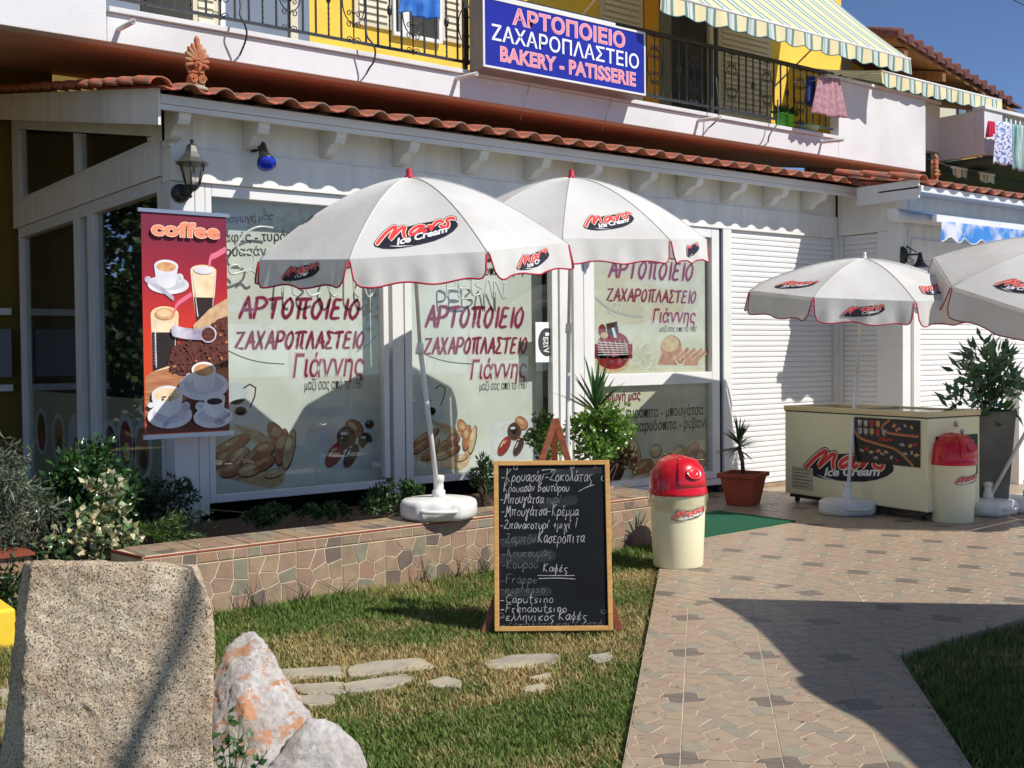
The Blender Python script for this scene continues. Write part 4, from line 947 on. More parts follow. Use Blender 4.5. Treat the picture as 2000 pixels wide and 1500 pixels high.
def slats_panel(px0, px1, z0, z1, mtl, name='window_shutter'):
    p_ = panel(name, px0, px1, z0, z1, mtl, .035); a0, a1 = xw(px0)+.05, xw(px1)-.05
    mb = MB(); mb.hexa([(a0, YWA-.055, 0), (a1, YWA-.055, 0), (a1, YWA-.036, .02), (a0, YWA-.036, .02), (a0, YWA-.045, .05), (a1, YWA-.045, .05), (a1, YWA-.036, .055), (a0, YWA-.036, .055)]); me = mesh('louvre', mb, mtl)
    z = z0+.06
    while z < min(z1-.06, 6.6):
        o = bpy.data.objects.new('louvre', me); C.objects.link(o); o.parent = p_; o.location = (0, 0, z); z += .075
    return p_
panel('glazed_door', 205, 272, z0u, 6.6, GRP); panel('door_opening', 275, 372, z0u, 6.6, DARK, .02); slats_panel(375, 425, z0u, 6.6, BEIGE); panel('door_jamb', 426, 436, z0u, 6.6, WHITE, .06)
panel('door_panel', 437, 562, z0u, 6.6, GRP, .02); panel('door_jamb', 563, 577, z0u, 6.6, BEIGE, .06); panel('door_reveal', 578, 603, z0u, 6.6, GRP, .02)
z1w = zz(800, 68)
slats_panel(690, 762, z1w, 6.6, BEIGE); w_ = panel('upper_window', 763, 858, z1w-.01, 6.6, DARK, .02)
fr = MB()
for a, b in ((763, 768), (776, 794), (852, 858)): fr.box(xw(a), xw(b), YWA-.06, YWA-.021, z1w-.01, 6.6)
fr.box(xw(763), xw(858), YWA-.065, YWA-.021, z1w-.05, z1w-.012); obj('window_frame', fr, WHITE, w_)
slats_panel(859, 902, z1w, 6.6, BEIGE)
slats_panel(1170, 1252, z0u, 6.6, BEIGE); panel('orange_pilaster', 1254, 1281, z0u, 6.8, mat('ochre render', srgb(214, 150, 40), None, rough=.85), .05)
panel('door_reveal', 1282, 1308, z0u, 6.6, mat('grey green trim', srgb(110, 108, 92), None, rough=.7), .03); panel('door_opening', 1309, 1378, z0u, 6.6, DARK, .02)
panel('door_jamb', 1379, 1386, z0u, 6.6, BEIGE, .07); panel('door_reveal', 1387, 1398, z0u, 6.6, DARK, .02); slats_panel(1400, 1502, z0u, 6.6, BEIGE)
# ---------------- railing
rl = thing('balcony_railing', 'black wrought iron balcony railing with oval scrolls above the bakery', 'railing', (8, 9.06, 4.4))
YR = YBA+.07; zr0 = ztop+.10; zr1 = W(1310, 73, 1, YR)[2]
IRON = mat('black iron', (.02, .022, .022), (.035, .035, .035), 30, rough=.35)
def rail(name, x0, x1, z, r=.012): obj(name, MB().box(x0, x1, YR-r, YR+r, z-r, z+r), IRON, rl)
rail('top_rail', XL0+.05, XH-.03, zr1, .022); rail('bottom_rail', XL0+.05, XH-.03, zr0)
barm = mesh('bar', MB().box(-.0075, .0075, -.0075, .0075, 0, zr1-zr0), IRON)
tw = MB(); tw.tube([(0, 0, t*(zr1-zr0)/30) for t in range(31)], [.0085+.0025*(t % 2) for t in range(31)], 6, smooth=False)
tw.lathe([(.002, -.06), (.02, -.035), (.026, 0), (.02, .035), (.002, .06)], (0, 0, (zr1-zr0)*.5), 8); twm = mesh('twisted_bar', tw, IRON)
oval = MB(); H_ = zr1-zr0
def curl(cx, cz, r, a0, sg): return [(cx+r*(1-i/16*.8)*math.cos(a0+sg*i/16*2.6*PI), 0, cz+r*(1-i/16*.8)*math.sin(a0+sg*i/16*2.6*PI)) for i in range(17)]
ov = [(.115*math.cos(t*2*PI/24), 0, H_*.5+.19*math.sin(t*2*PI/24)) for t in range(25)]; oval.tube(ov, .006, 5)
for sz in (1, -1):
    for sx in (1, -1):
        for zo, rr in ((.20, .035), (.34, .035), (.10, .03)):
            cz = H_*.5+sz*zo; a0 = 0 if sx < 0 else PI
            oval.tube([(0, 0, cz+sz*(.035 if zo > .15 else -.03))]+curl(sx*.045, cz, rr, a0, sx*sz), .005, 5)
oval.tube([(0, 0, 0), (0, 0, H_)], .007, 6); ovm = mesh('scroll_panel', oval, IRON)
pitch = .128; nb_ = int((XH-XL0-.1)/pitch)
for i in range(nb_):
    x = XL0+.08+i*pitch; k = i % 5
    me, nm = (ovm, 'scroll_panel') if k == 2 else (twm, 'twisted_bar') if k == 0 else (barm, 'bar')
    o = bpy.data.objects.new(nm, me); C.objects.link(o); o.parent = rl; o.location = Vector((x, YR, zr0))-ORG[rl.name]
for px in (908, 1388, 1640):
    x = W(px, 110, 1, YR)[0]; obj('rail_post', MB().box(x-.02, x+.02, YR-.02, YR+.02, ztop, zr1+.02), IRON, rl)
# ---------------- drain spouts and iron hooks on the parapet
for k, (bx_, by_, ex, ey, lab) in enumerate(((232, 57, 265, 40, 'leftmost, above the clay palmette'), (891, 154, 933, 145, 'below the left corner of the blue sign'), (1363, 236, 1405, 227, 'below the first louvred shutter right of the sign'), (1604, 278, 1639, 275, 'rightmost, below the hanging pink dress'))):
    b_ = W(bx_, by_, 1, YBA); e_ = W(ex, ey, 0, b_[0]+.0)
    o = MB(); e_ = np.array([b_[0], YBA-.34, b_[2]-.02]); 
    # aim the free end so the pipe points straight out from the wall
    r_ = .021; n_ = 12; vs = []
    d_ = Vector(e_-b_).normalized(); a_ = d_.orthogonal().normalized(); c_ = d_.cross(a_)
    for (pt, rr) in ((b_, r_), (e_, r_), (e_, r_*.78), (e_-np.array(d_)*.1, r_*.78)):
        for j in range(n_): t = 2*PI*j/n_; vs.append(Vector(pt)+(a_*math.cos(t)+c_*math.sin(t))*rr)
    o.add(vs, [(q*n_+j, q*n_+(j+1) % n_, (q+1)*n_+(j+1) % n_, (q+1)*n_+j) for q in range(3) for j in range(n_)]+[tuple(3*n_+j for j in range(n_))], 0, True)
    obj('drain_spout', o, PLAST, ap)
for pts in ([(466, -20), (470, 10), (469, 30), (478, 48), (482, 66), (478, 84), (468, 108)], [(712, 34), (717, 70), (727, 84), (733, 100), (730, 120), (722, 132), (715, 145)], [(1398, 146), (1400, 175), (1404, 215), (1402, 232), (1392, 243), (1384, 250)], [(1519, 195), (1519, 226), (1518, 242), (1508, 256), (1502, 266), (1500, 278)]):
    P_ = [W(x, y, 1, YBA-.10-.08*math.sin(i/6*PI)) for i, (x, y) in enumerate(pts)]; e_ = P_[-1]; P_[-1] = W(pts[-1][0], pts[-1][1], 1, YBA-.01)
    obj('iron_hook', MB().tube(smooth_pts(P_, 4), .009, 6), BLACK, ap)
# ---------------- lightbox sign
sg = thing('bakery_sign', 'blue lightbox sign with Greek and English bakery lettering fixed to the balcony', 'sign', tuple(W(1100, 160, 1, 8.78)))
YS = 8.76
A_ = W(943, 137, 1, YS); B_ = W(1260, 182, 1, YS); x0, x1 = A_[0], B_[0]; zs0 = (A_[2]+B_[2])/2; zs1 = (W(935, -8, 1, YS)[2]+W(1252, 60, 1, YS)[2])/2
obj('sign_box', bevel(obj('casing', MB().box(x0, x1, YS+.004, YS+.22, zs0-.01, zs1+.01), mat('grey sign casing', srgb(150, 144, 138), None, rough=.5), sg), .006).data, [], sg) if False else bevel(obj('casing', MB().box(x0, x1, YS+.004, YS+.22, zs0-.01, zs1+.01), mat('grey sign casing', srgb(150, 144, 138), srgb(134, 128, 122), 4, rough=.5), sg), .006)
fr = MB(); t_ = .022
for b in ((x0, x0+t_, zs0, zs1), (x1-t_, x1, zs0, zs1), (x0+t_, x1-t_, zs0, zs0+t_), (x0+t_, x1-t_, zs1-t_, zs1)): fr.box(b[0], b[1], YS-.012, YS+.003, b[2], b[3])
bevel(obj('sign_frame', fr, WHITE, sg), .003)
obj('sign_face', MB().box(x0+t_, x1-t_, YS-.004, YS+.002, zs0+t_, zs1-t_), mat('blue acrylic', srgb(38, 46, 160), srgb(34, 40, 146), 2, rough=.25), sg)
fn = lambda a, b, h=0: (x0+(x1-x0)*a, YS-.004-h, zs0+(zs1-zs0)*b)
SP = mat('salmon lettering', srgb(232, 140, 150), None, rough=.4); SW = mat('sign white', srgb(240, 240, 244), None, rough=.4); SB = mat('pale outline', srgb(250, 200, 206), None, rough=.4)
A = MB()
for s, a0, a1, b0, b1, mi in (('ΑΡΤΟΠΟΙΕΙΟ', .17, .86, .685, .925, 0), ('ΖΑΧΑΡΟΠΛΑΣΤΕΙΟ', .05, .955, .40, .635, 1), ('BAKERY - PATISSERIE', .10, .93, .125, .335, 0)):
    if mi == 0: text(A, s, fn, a0-.004, a1+.004, b0-.008, b1+.008, .0015, 2, .04, 0, 1.02)
    text(A, s, fn, a0, a1, b0, b1, .003, mi, .012, 0, 1.02)
obj('lettering', A, [SP, SW, SB], sg)
m_ = MB()
for px in (1035, 1195): 
    a = W(px, 165 if px < 1100 else 190, 1, YS+.1); m_.tube([a, (a[0]-.02, YBA, a[2]-.34)], .004, 5)
obj('stay_wire', m_, mat('thin wire', (.3, .3, .3), None, rough=.5), sg)
m_ = MB(); m_.box(x0-.02, x1*.5+x0*.5+.7, YS+.05, YS+.2, zs1+.012, zs1+.05); obj('top_trim', m_, WHITE, sg)
# ---------------- striped awnings
def stripes(name, period, ax=0, dim=1.0):
    m = bpy.data.materials.new(name); m.use_nodes = True; nt = m.node_tree; p = nt.nodes['Principled BSDF']; p.inputs['Roughness'].default_value = .9
    tc = nt.nodes.new('ShaderNodeTexCoord'); s = nt.nodes.new('ShaderNodeSeparateXYZ'); nt.links.new(tc.outputs['Object'], s.inputs[0])
    d = nt.nodes.new('ShaderNodeMath'); d.operation = 'DIVIDE'; d.inputs[1].default_value = period; nt.links.new(s.outputs[ax], d.inputs[0])
    f_ = nt.nodes.new('ShaderNodeMath'); f_.operation = 'FRACT'; nt.links.new(d.outputs[0], f_.inputs[0])
    r = nt.nodes.new('ShaderNodeValToRGB'); r.color_ramp.interpolation = 'CONSTANT'; el = r.color_ramp.elements
    c_ = srgb(236, 222, 176); g_ = srgb(112, 146, 138); w_ = srgb(214, 220, 214)
    el[0].position = 0; el[0].color = (*c_, 1); el[1].position = .48; el[1].color = (*g_, 1)
    for q, c in ((.60, w_), (.66, srgb(160, 180, 170)), (.70, w_), (.84, g_), (.97, c_)): e = el.new(q); e.color = (*c, 1)
    nt.links.new(f_.outputs[0], r.inputs[0]); nt.links.new(r.outputs[0], p.inputs['Base Color'])
    out = nt.nodes['Material Output']; tr = nt.nodes.new('ShaderNodeBsdfTranslucent'); nt.links.new(r.outputs[0], tr.inputs[0]); mx = nt.nodes.new('ShaderNodeMixShader'); mx.inputs[0].default_value = .15
    nt.links.new(p.outputs[0], mx.inputs[1]); nt.links.new(tr.outputs[0], mx.inputs[2]); nt.links.new(mx.outputs[0], out.inputs[0]); return m
def awning(name, label, x0, x1, yb_, zb_, yt, zt_, val, per, mtl, arms=True, sag=.05, hang=.0, yslope=0.0):
    t = thing(name, label, 'awning', (x0, yb_, zb_))
    cnv = MB(); nx = max(2, int((x1-x0)/.09)); ny = 10; vs = []
    for j in range(ny+1):
        q = j/ny
        for i in range(nx+1):
            x = x0+(x1-x0)*i/nx; y = yb_+(yt-yb_)*q; z = zb_+(zt_-zb_)*q-sag*math.sin(q*PI)+.006*math.sin(x*3.1+q*4); vs.append((x, y, z))
    cnv.add(vs, [(j*(nx+1)+i, j*(nx+1)+i+1, (j+1)*(nx+1)+i+1, (j+1)*(nx+1)+i) for j in range(ny) for i in range(nx)], 0, True)
    obj('canopy', cnv, mtl, t).location = -Vector(ORG[t.name])
    vl = MB(); vs = []; N = int((x1-x0)/(per/8))
    for i in range(N+1):
        x = x0+(x1-x0)*i/N; s_ = val*(.80+.2*abs(math.sin(PI*(x-x0)/per))**.8)
        wv = .012*math.sin(x*9)+.008*math.sin(x*23)
        for q in (0, .5, 1): vs.append((x, yb_-.012+wv*q-hang*q, zb_-.01-s_*q))
    vl.add(vs, [(i*3+q, (i+1)*3+q, (i+1)*3+q+1, i*3+q+1) for i in range(N) for q in range(2)], 0, True); obj('valance', vl, mtl, t)
    tr = MB(); tr.tube([vs[i*3+2] for i in range(N+1)], .006, 4); obj('valance_piping', tr, mat('blue green piping', srgb(60, 110, 120), None), t)
    obj('front_bar', MB().tube([(x0, yb_, zb_-.005), (x1, yb_, zb_-.005)], .02, 8), WHITE, t)
    if arms:
        for xa in (x0+.15, x1-.5): obj('awning_arm', MB().tube([(xa, yb_+.02, zb_-.03), (xa+.1, (yb_+yt)/2, (zb_+zt_)/2-.35), (xa, yt, zb_-.1)], .014, 6), WHITE, t)
    return t
z_a = (W(1480, 36, 1, 8.5)[2]+W(1776, 116, 1, 8.5)[2])/2; xa0 = W(1290, -5, 1, 8.5)[0]; xa1 = W(1777, 130, 1, 8.5)[0]
AWM = stripes('cream and green stripes', .335)
awning('striped_awning', 'large cream and green striped awning stretched over the balcony', xa0, xa1, 8.5, z_a, 10.35, z_a+1.75, .20, .335, AWM, sag=.06)
# ================================================================== NEIGHBOURING BUILDING
nbd = thing('neighbour_building', 'white and yellow neighbouring house with balconies and brown tiled roof at the right', 'building', (17, 9.5, 4))
Yr1, Yr2 = 9.45, 8.75
xa = W(1862, 300, 1, Yr1)[0]; xb = W(1896, 300, 1, Yr2)[0]; xm = (xa+xb)/2
zt1 = W(1840, 207, 1, Yr1)[2]; zb1 = W(1840, 292, 1, Yr1)[2]; zt2 = W(1930, 215, 1, Yr2)[2]; zb2 = W(1930, 302, 1, Yr2)[2]
apart('balcony_wall', PLASTER, (X1+.2, xm, Yr1, Yr1+.14, zb1-.05, zt1), (xm, W(1958, 250, 1, Yr2)[0], Yr2, Yr2+.14, zb2, zt2), (xm, xm+.14, Yr2+.141, Yr1+1.4, zb2, zt2), (W(1958, 250, 1, Yr2)[0], 24, Yr2, Yr2+.14, zb2, W(1958, 258, 1, Yr2)[2]), bv=.006, parent=nbd)
apart('ledge', PLASTER, (X1+.2, xm-.01, Yr1-.03, Yr1+.17, zt1+.001, zt1+.05), (xm-.03, 24, Yr2-.03, Yr2+.17, zt2+.001, zt2+.05), parent=nbd)
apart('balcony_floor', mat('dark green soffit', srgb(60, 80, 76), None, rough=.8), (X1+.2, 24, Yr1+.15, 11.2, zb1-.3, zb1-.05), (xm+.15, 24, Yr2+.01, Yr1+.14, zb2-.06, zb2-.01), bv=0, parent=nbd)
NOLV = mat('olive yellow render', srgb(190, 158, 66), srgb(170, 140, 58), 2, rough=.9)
apart('house_wall', NOLV, (X1+.4, 24.5, 11.2, 11.4, 0, 5.3), bv=0, parent=nbd)
xq = lambda px, py, Y=11.2: W(px, py, 1, Y)[0]
zq = lambda px, py, Y=11.2: W(px, py, 1, Y)[2]
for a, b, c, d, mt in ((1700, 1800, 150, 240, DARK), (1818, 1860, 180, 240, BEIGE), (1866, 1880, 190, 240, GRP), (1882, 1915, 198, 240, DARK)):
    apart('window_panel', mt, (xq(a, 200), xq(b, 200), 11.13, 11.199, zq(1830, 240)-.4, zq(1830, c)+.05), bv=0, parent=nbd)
# white slatted balustrade on the right part
sx0 = W(1908, 240, 1, Yr2)[0]+.05; n = 0
bm_ = mesh('baluster', MB().box(-.02, .02, 0, .05, 0, .5), WHITE)
bxx = W(1960, 250, 1, Yr2)[0]
while n < 26:
    o = bpy.data.objects.new('baluster', bm_); C.objects.link(o); o.parent = nbd; o.location = Vector((bxx+.12+n*.13, Yr2+.02, zt2-.54))-ORG[nbd.name]; n += 1
# roof: eave line running away to the right, brown soffit with rafters
E0 = W(1752, 68, 1, 9.6); E1 = W(1975, 205, 1, 9.6); ze = E1[2]; 
TD = mat('dark weathered tile', srgb(120, 70, 62), srgb(92, 58, 56), 12, rough=.85, bump=.4, bsc=30)
WOODS = mat('brown timber soffit', srgb(150, 98, 52), srgb(126, 80, 42), 4, rough=.8, stretch=(1, 6, 1))
def zx(x): return E0[2]+(E1[2]-E0[2])*(x-E0[0])/(E1[0]-E0[0])
rf = MB(); rf.hexa([(E0[0], 9.6, zx(E0[0])-.10), (E1[0]+.2, 9.6, zx(E1[0]+.2)-.10), (E1[0]+.2, 13.5, zx(E1[0])+.9), (E0[0], 13.5, zx(E0[0])+.9), (E0[0], 9.6, zx(E0[0])-.05), (E1[0]+.2, 9.6, zx(E1[0]+.2)-.05), (E1[0]+.2, 13.5, zx(E1[0])+.98), (E0[0], 13.5, zx(E0[0])+.98)])
obj('roof', rf, WOODS, nbd)
cov = MB(); cov.hexa([(E0[0]-.05, 9.55, zx(E0[0])-.045), (E1[0]+.25, 9.55, zx(E1[0])-.045), (E1[0]+.25, 13.5, zx(E1[0])+.985), (E0[0]-.05, 13.5, zx(E0[0])+.985), (E0[0]-.05, 9.55, zx(E0[0])-.01), (E1[0]+.25, 9.55, zx(E1[0])-.01), (E1[0]+.25, 13.5, zx(E1[0])+1.02), (E0[0]-.05, 13.5, zx(E0[0])+1.02)]); obj('roof_covering', cov, TD, nbd)
n_ = int((E1[0]-E0[0])/.25); tb = MB(); tb.tube([(0, 0, 0), (0, .9, .24)], .075, 8); tbm = mesh('roof_tile', tb, TD)
rafm = mesh('rafter', MB().hexa([(-.05, 0, -.16), (.05, 0, -.16), (.05, 1.7, .26), (-.05, 1.7, .26), (-.05, 0, -.02), (.05, 0, -.02), (.05, 1.7, .40), (-.05, 1.7, .40)]), WOODS)
for i in range(n_+1):
    x = E0[0]+i*.25; o = bpy.data.objects.new('roof_tile', tbm); C.objects.link(o); o.parent = nbd; o.location = Vector((x, 9.53, zx(x)+.01))-ORG[nbd.name]
    if i % 4 == 1: o = bpy.data.objects.new('rafter', rafm); C.objects.link(o); o.parent = nbd; o.location = Vector((x, 9.62, zx(x)-.09))-ORG[nbd.name]
uw = MB(); q0, q1 = E0[0]+.1, E1[0]-.6; uw.hexa([(q0, 11.0, 4.6), (q1, 11.0, 4.6), (q1, 11.19, 4.6), (q0, 11.19, 4.6), (q0, 11.0, zx(q0)+.2), (q1, 11.0, zx(q1)+.2), (q1, 11.19, zx(q1)+.2), (q0, 11.19, zx(q0)+.2)]); obj('upper_wall', YELLOW and uw, YELLOW, nbd); print('E', E0, E1)
# balcony awnings of the neighbour
Yn = 8.9
xa0 = W(1690, 150, 1, Yn)[0]; xa1 = W(1955, 205, 1, Yn)[0]; za_ = (W(1700, 132, 1, Yn)[2]+W(1950, 188, 1, Yn)[2])/2
AW2 = stripes('faded green stripes', .30)
awning('striped_awning', 'small striped awning with short drop over the neighbouring balcony', W(1720, 150, 1, Yn)[0], xa1, Yn, za_-.03, 10.9, za_+.55, .2, .30, AW2, arms=False)
for px0, px1, py, lab in ((1858, 1888, 325, 'folded striped awning low under the neighbouring balcony, left one'), (1912, 1942, 336, 'folded striped awning low under the neighbouring balcony, right one')):
    a = W(px0, py, 1, 9.2); b = W(px1, py+6, 1, 9.2)
    awning('folded_awning', lab, a[0], b[0], 9.2, (a[2]+b[2])/2, 9.7, a[2]+.22, .14, .30, AW2, arms=False, sag=.01)
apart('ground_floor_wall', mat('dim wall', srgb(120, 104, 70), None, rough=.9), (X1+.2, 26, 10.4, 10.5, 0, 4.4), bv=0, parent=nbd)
# ---------------- washing
def cloth(name, quad, Y, mtl, label, cat='laundry', fold=.03, ripple=6, n=16, m_=14, taper=None, thick=True, dY=0):
    """quad: picture corners TL,TR,BR,BL on plane Y"""
    Q = [W(x, y, 1, Y) for x, y in quad]; vs = []
    for j in range(m_+1):
        q = j/m_
        for i in range(n+1):
            p = i/n; a = Q[0]*(1-p)+Q[1]*p; b = Q[3]*(1-p)+Q[2]*p; v = a*(1-q)+b*q
            vs.append((v[0], v[1]+fold*(.4+q)*math.sin(p*ripple*2*PI/2+q)+dY*q, v[2]+.012*math.sin(p*9)*q))
    mb = MB(); mb.add(vs, [(j*(n+1)+i, j*(n+1)+i+1, (j+1)*(n+1)+i+1, (j+1)*(n+1)+i) for j in range(m_) for i in range(n)], 0, True)
    o = obj(name, mb, mtl); tag(o, label, cat); s = o.modifiers.new('thickness', 'SOLIDIFY'); s.thickness = .004; return o
BLUEC = mat('blue cloth', srgb(58, 128, 214), srgb(44, 104, 190), 5, rough=.9, c3=srgb(90, 150, 226), sc3=4, trans=.15)
cloth('blue_shorts', [(787, -20), (858, -12), (863, 42), (780, 24)], 8.78, BLUEC, 'bright blue shorts hanging over the balcony rail left of the sign')
cloth('pink_dress', [(1598, 148), (1640, 154), (1653, 232), (1586, 222)], 8.72, mat('pink printed cloth', srgb(206, 160, 166), srgb(176, 128, 140), 22, rough=.9, trans=.2), 'pink dress with straps hung on the airer at the right end of the balcony', ripple=9, fold=.02)
cloth('navy_shirt', [(1576, 148), (1592, 150), (1590, 212), (1574, 200)], 8.82, mat('navy cloth', srgb(44, 62, 120), None, rough=.9), 'dark navy shirt hanging left of the pink dress')
cloth('towel', [(1944, 236), (1974, 240), (1978, 324), (1942, 320)], 8.55, mat('patterned white towel', srgb(214, 218, 232), srgb(96, 110, 176), 26, rough=.9, contrast=(.5, .56)), 'white towel with blue flower pattern hung from the neighbouring balustrade', fold=.02)
cloth('towel', [(1976, 242), (2010, 248), (2010, 336), (1980, 332)], 8.55, mat('teal towel', srgb(60, 120, 124), srgb(190, 206, 200), 8, rough=.9, stretch=(3, 1, .2)), 'teal and white striped towel at the right edge hung from the neighbouring balustrade', fold=.02)
cloth('red_cloth', [(1930, 236), (1942, 238), (1940, 262), (1928, 270)], 8.56, mat('red cloth', srgb(196, 40, 76), None, rough=.9), 'small red cloth beside the flowered towel')
m_ = MB()
for px0, py0, px1, py1 in ((1545, 160, 1690, 150), (1550, 140, 1690, 165), (1556, 165, 1640, 145), (1600, 170, 1700, 142)): m_.tube([W(px0, py0, 1, 8.9), W(px1, py1, 1, 8.62)], .004, 4)
tag(obj('clothes_airer', m_, mat('airer wire', (.35, .36, .34), None, rough=.4)), 'thin wire clothes airer sticking out from the balcony rail', 'clothes airer')
# pots standing on the ledge
for px0, px1, yt, yb_, col, lab in ((1516, 1534, 213, 244, srgb(60, 150, 40), 'dark leafy plant in green plastic pot on the balcony ledge'), (1534, 1548, 218, 248, srgb(120, 210, 60), 'bright lime green pot on the balcony ledge')):
    a = W((px0+px1)/2, yb_, 1, 9.08); r_ = .07 if px1-px0 < 16 else .08
    t = thing('ledge_pot', lab, 'flower pot', (a[0], 9.08, ztop)); obj('pot', MB().lathe([(r_*.7, 0), (r_, .16), (r_*1.08, .16), (r_*1.08, .18), (r_*.9, .18), (r_*.9, .15)], n=16), mat('green plastic%d' % px0, col, None, rough=.4), t, local=True)
    k = 160; th = rng.uniform(0, 2*PI, k); ph = rng.uniform(.1, 1.3, k); ax = np.stack([np.cos(th)*np.cos(ph), np.sin(th)*np.cos(ph), np.sin(ph)], 1)
    leaf_mesh('foliage', np.array([0, 0, .16])+ax*rng.uniform(0, .08, (k, 1)), ax, rng.normal(size=(k, 3)), rng.uniform(.05, .1, k), rng.uniform(.015, .03, k), np.array([.03, .10, .02])*rng.uniform(.6, 1.5, (k, 1)), parent=t, mtl=LEAF, local=True, kind='stuff')
a = W(1575, 250, 1, 9.08); t = thing('watering_can', 'pale green basin lying on the balcony ledge by the clothes', 'basin', (a[0], 9.08, ztop))
obj('basin', MB().lathe([(.10, 0), (.16, .06), (.17, .075), (.15, .07), (.09, .015)], n=20), mat('pale green plastic', srgb(150, 190, 150), None, rough=.4), t, local=True)
# ================================================================== brand oval printed on parasols, bins and freezer
def mars(mb, fn, cx, cy, wdt, rot=0.0, mi=(0, 1, 2, 3), h=.001, sub=True, cut=None):
    """mi: navy, red, cream, white. fn maps surface coords; cx,cy centre; wdt width"""
    s = wdt/1500.; cr, sr = math.cos(rot), math.sin(rot)
    def q(x, y):
        a, b = (x-945)*s, (670-y)*s; return (cx+a*cr-b*sr, cy+a*sr+b*cr)
    body = [(200, 830), (240, 870), (350, 905), (520, 915), (700, 905), (1000, 865), (1250, 820), (1450, 755), (1600, 680), (1680, 610), (1690, 560), (1650, 510), (1560, 440), (1480, 470), (1300, 465), (1000, 500), (800, 545), (640, 530), (540, 520), (450, 570), (320, 690), (220, 790)]
    mb.flat([q(*p) for p in reversed(body)], fn, h, mi[0])
    LT = [[(255, 825), (400, 670), (545, 558), (600, 560), (530, 680), (482, 765), (600, 655), (700, 568), (752, 570), (722, 650), (735, 730)],
          [(1085, 556), (1005, 550), (905, 598), (838, 668), (862, 704), (940, 672), (1030, 596), (1085, 556), (1042, 640), (1062, 672), (1118, 640)],
          [(1170, 570), (1222, 570), (1195, 645), (1300, 512), (1380, 482), (1430, 505)], [(1640, 468), (1560, 448), (1505, 482), (1522, 540), (1500, 600), (1440, 605), (1385, 580)]]
    for k, (w_, m_) in enumerate(((108, mi[0]), (80, mi[2]), (54, mi[1]))):
        for i, l in enumerate(LT):
            mb.ribbon([q(*p) for p in smooth_pts(l, 4)], w_*s, fn, h+.0008*(k+1)+i*.00004, m_)
    v, f = textgeo('Ice Cream', .03, .15, .95); mn, mx = v.min(0), v.max(0); t = (v-mn)/(mx-mn)
    mb.add([fn(*q(590+900*a, 878-118*b-178*a), h+.0034) for a, b in t], f, mi[3])
    mb.ribbon([q(470, 880), q(620, 893), q(860, 892)], [4*s, 16*s, 3*s], fn, h+.0034, mi[3])
LOGO = [NAVY, MARSR, MARSO, WPRINT]
# ================================================================== PARASOLS
def parasol_base(parent, c, r=.255, hgt=.13, ang=0.0, z0=0.0):
    """water filled plastic foot with a carrying handle cut in front"""
    mb = MB(); n = 48; prof = [(.90, 0), (.98, .02), (1.0, .045), (1.0, hgt-.035), (.97, hgt-.012), (.90, hgt), (.55, hgt+.006), (.30, hgt+.010), (.13, hgt+.014)]
    vs = []
    for pr, z in prof:
        for j in range(n):
            th = 2*PI*j/n; d = abs((th-ang+PI) % (2*PI)-PI); e = 1.0+.03*math.cos(4*(th-ang))
            if d < .55 and pr > .8: e *= 1-.17*(1-(d/.55)**6)
            vs.append((c[0]+r*pr*e*math.cos(th), c[1]+r*pr*e*math.sin(th), z0+z))
    mb.add(vs, [(i*n+j, i*n+(j+1) % n, (i+1)*n+(j+1) % n, (i+1)*n+j) for i in range(len(prof)-1) for j in range(n)]+[tuple((len(prof)-1)*n+j for j in range(n)), tuple(reversed(range(n)))], 0, True)
    b_ = obj('base', mb, PLAST, parent)
    h_ = MB(); a = [(c[0]+r*rr*math.cos(ang+t), c[1]+r*rr*math.sin(ang+t), z0+hgt*.52) for t, rr in ((-.52, .86), (-.42, .97), (0, .985), (.42, .97), (.52, .86))]
    h_.tube(smooth_pts(a, 4), .014, 8); obj('handle', h_, PLAST, b_)
    s_ = MB(); s_.lathe([(.045, 0), (.045, .05), (.034, .06), (.034, .11), (.040, .115), (.040, .15), (.030, .155)], (c[0], c[1], z0+hgt+.005), 20); obj('pole_socket', s_, PLAST, b_)
    return b_
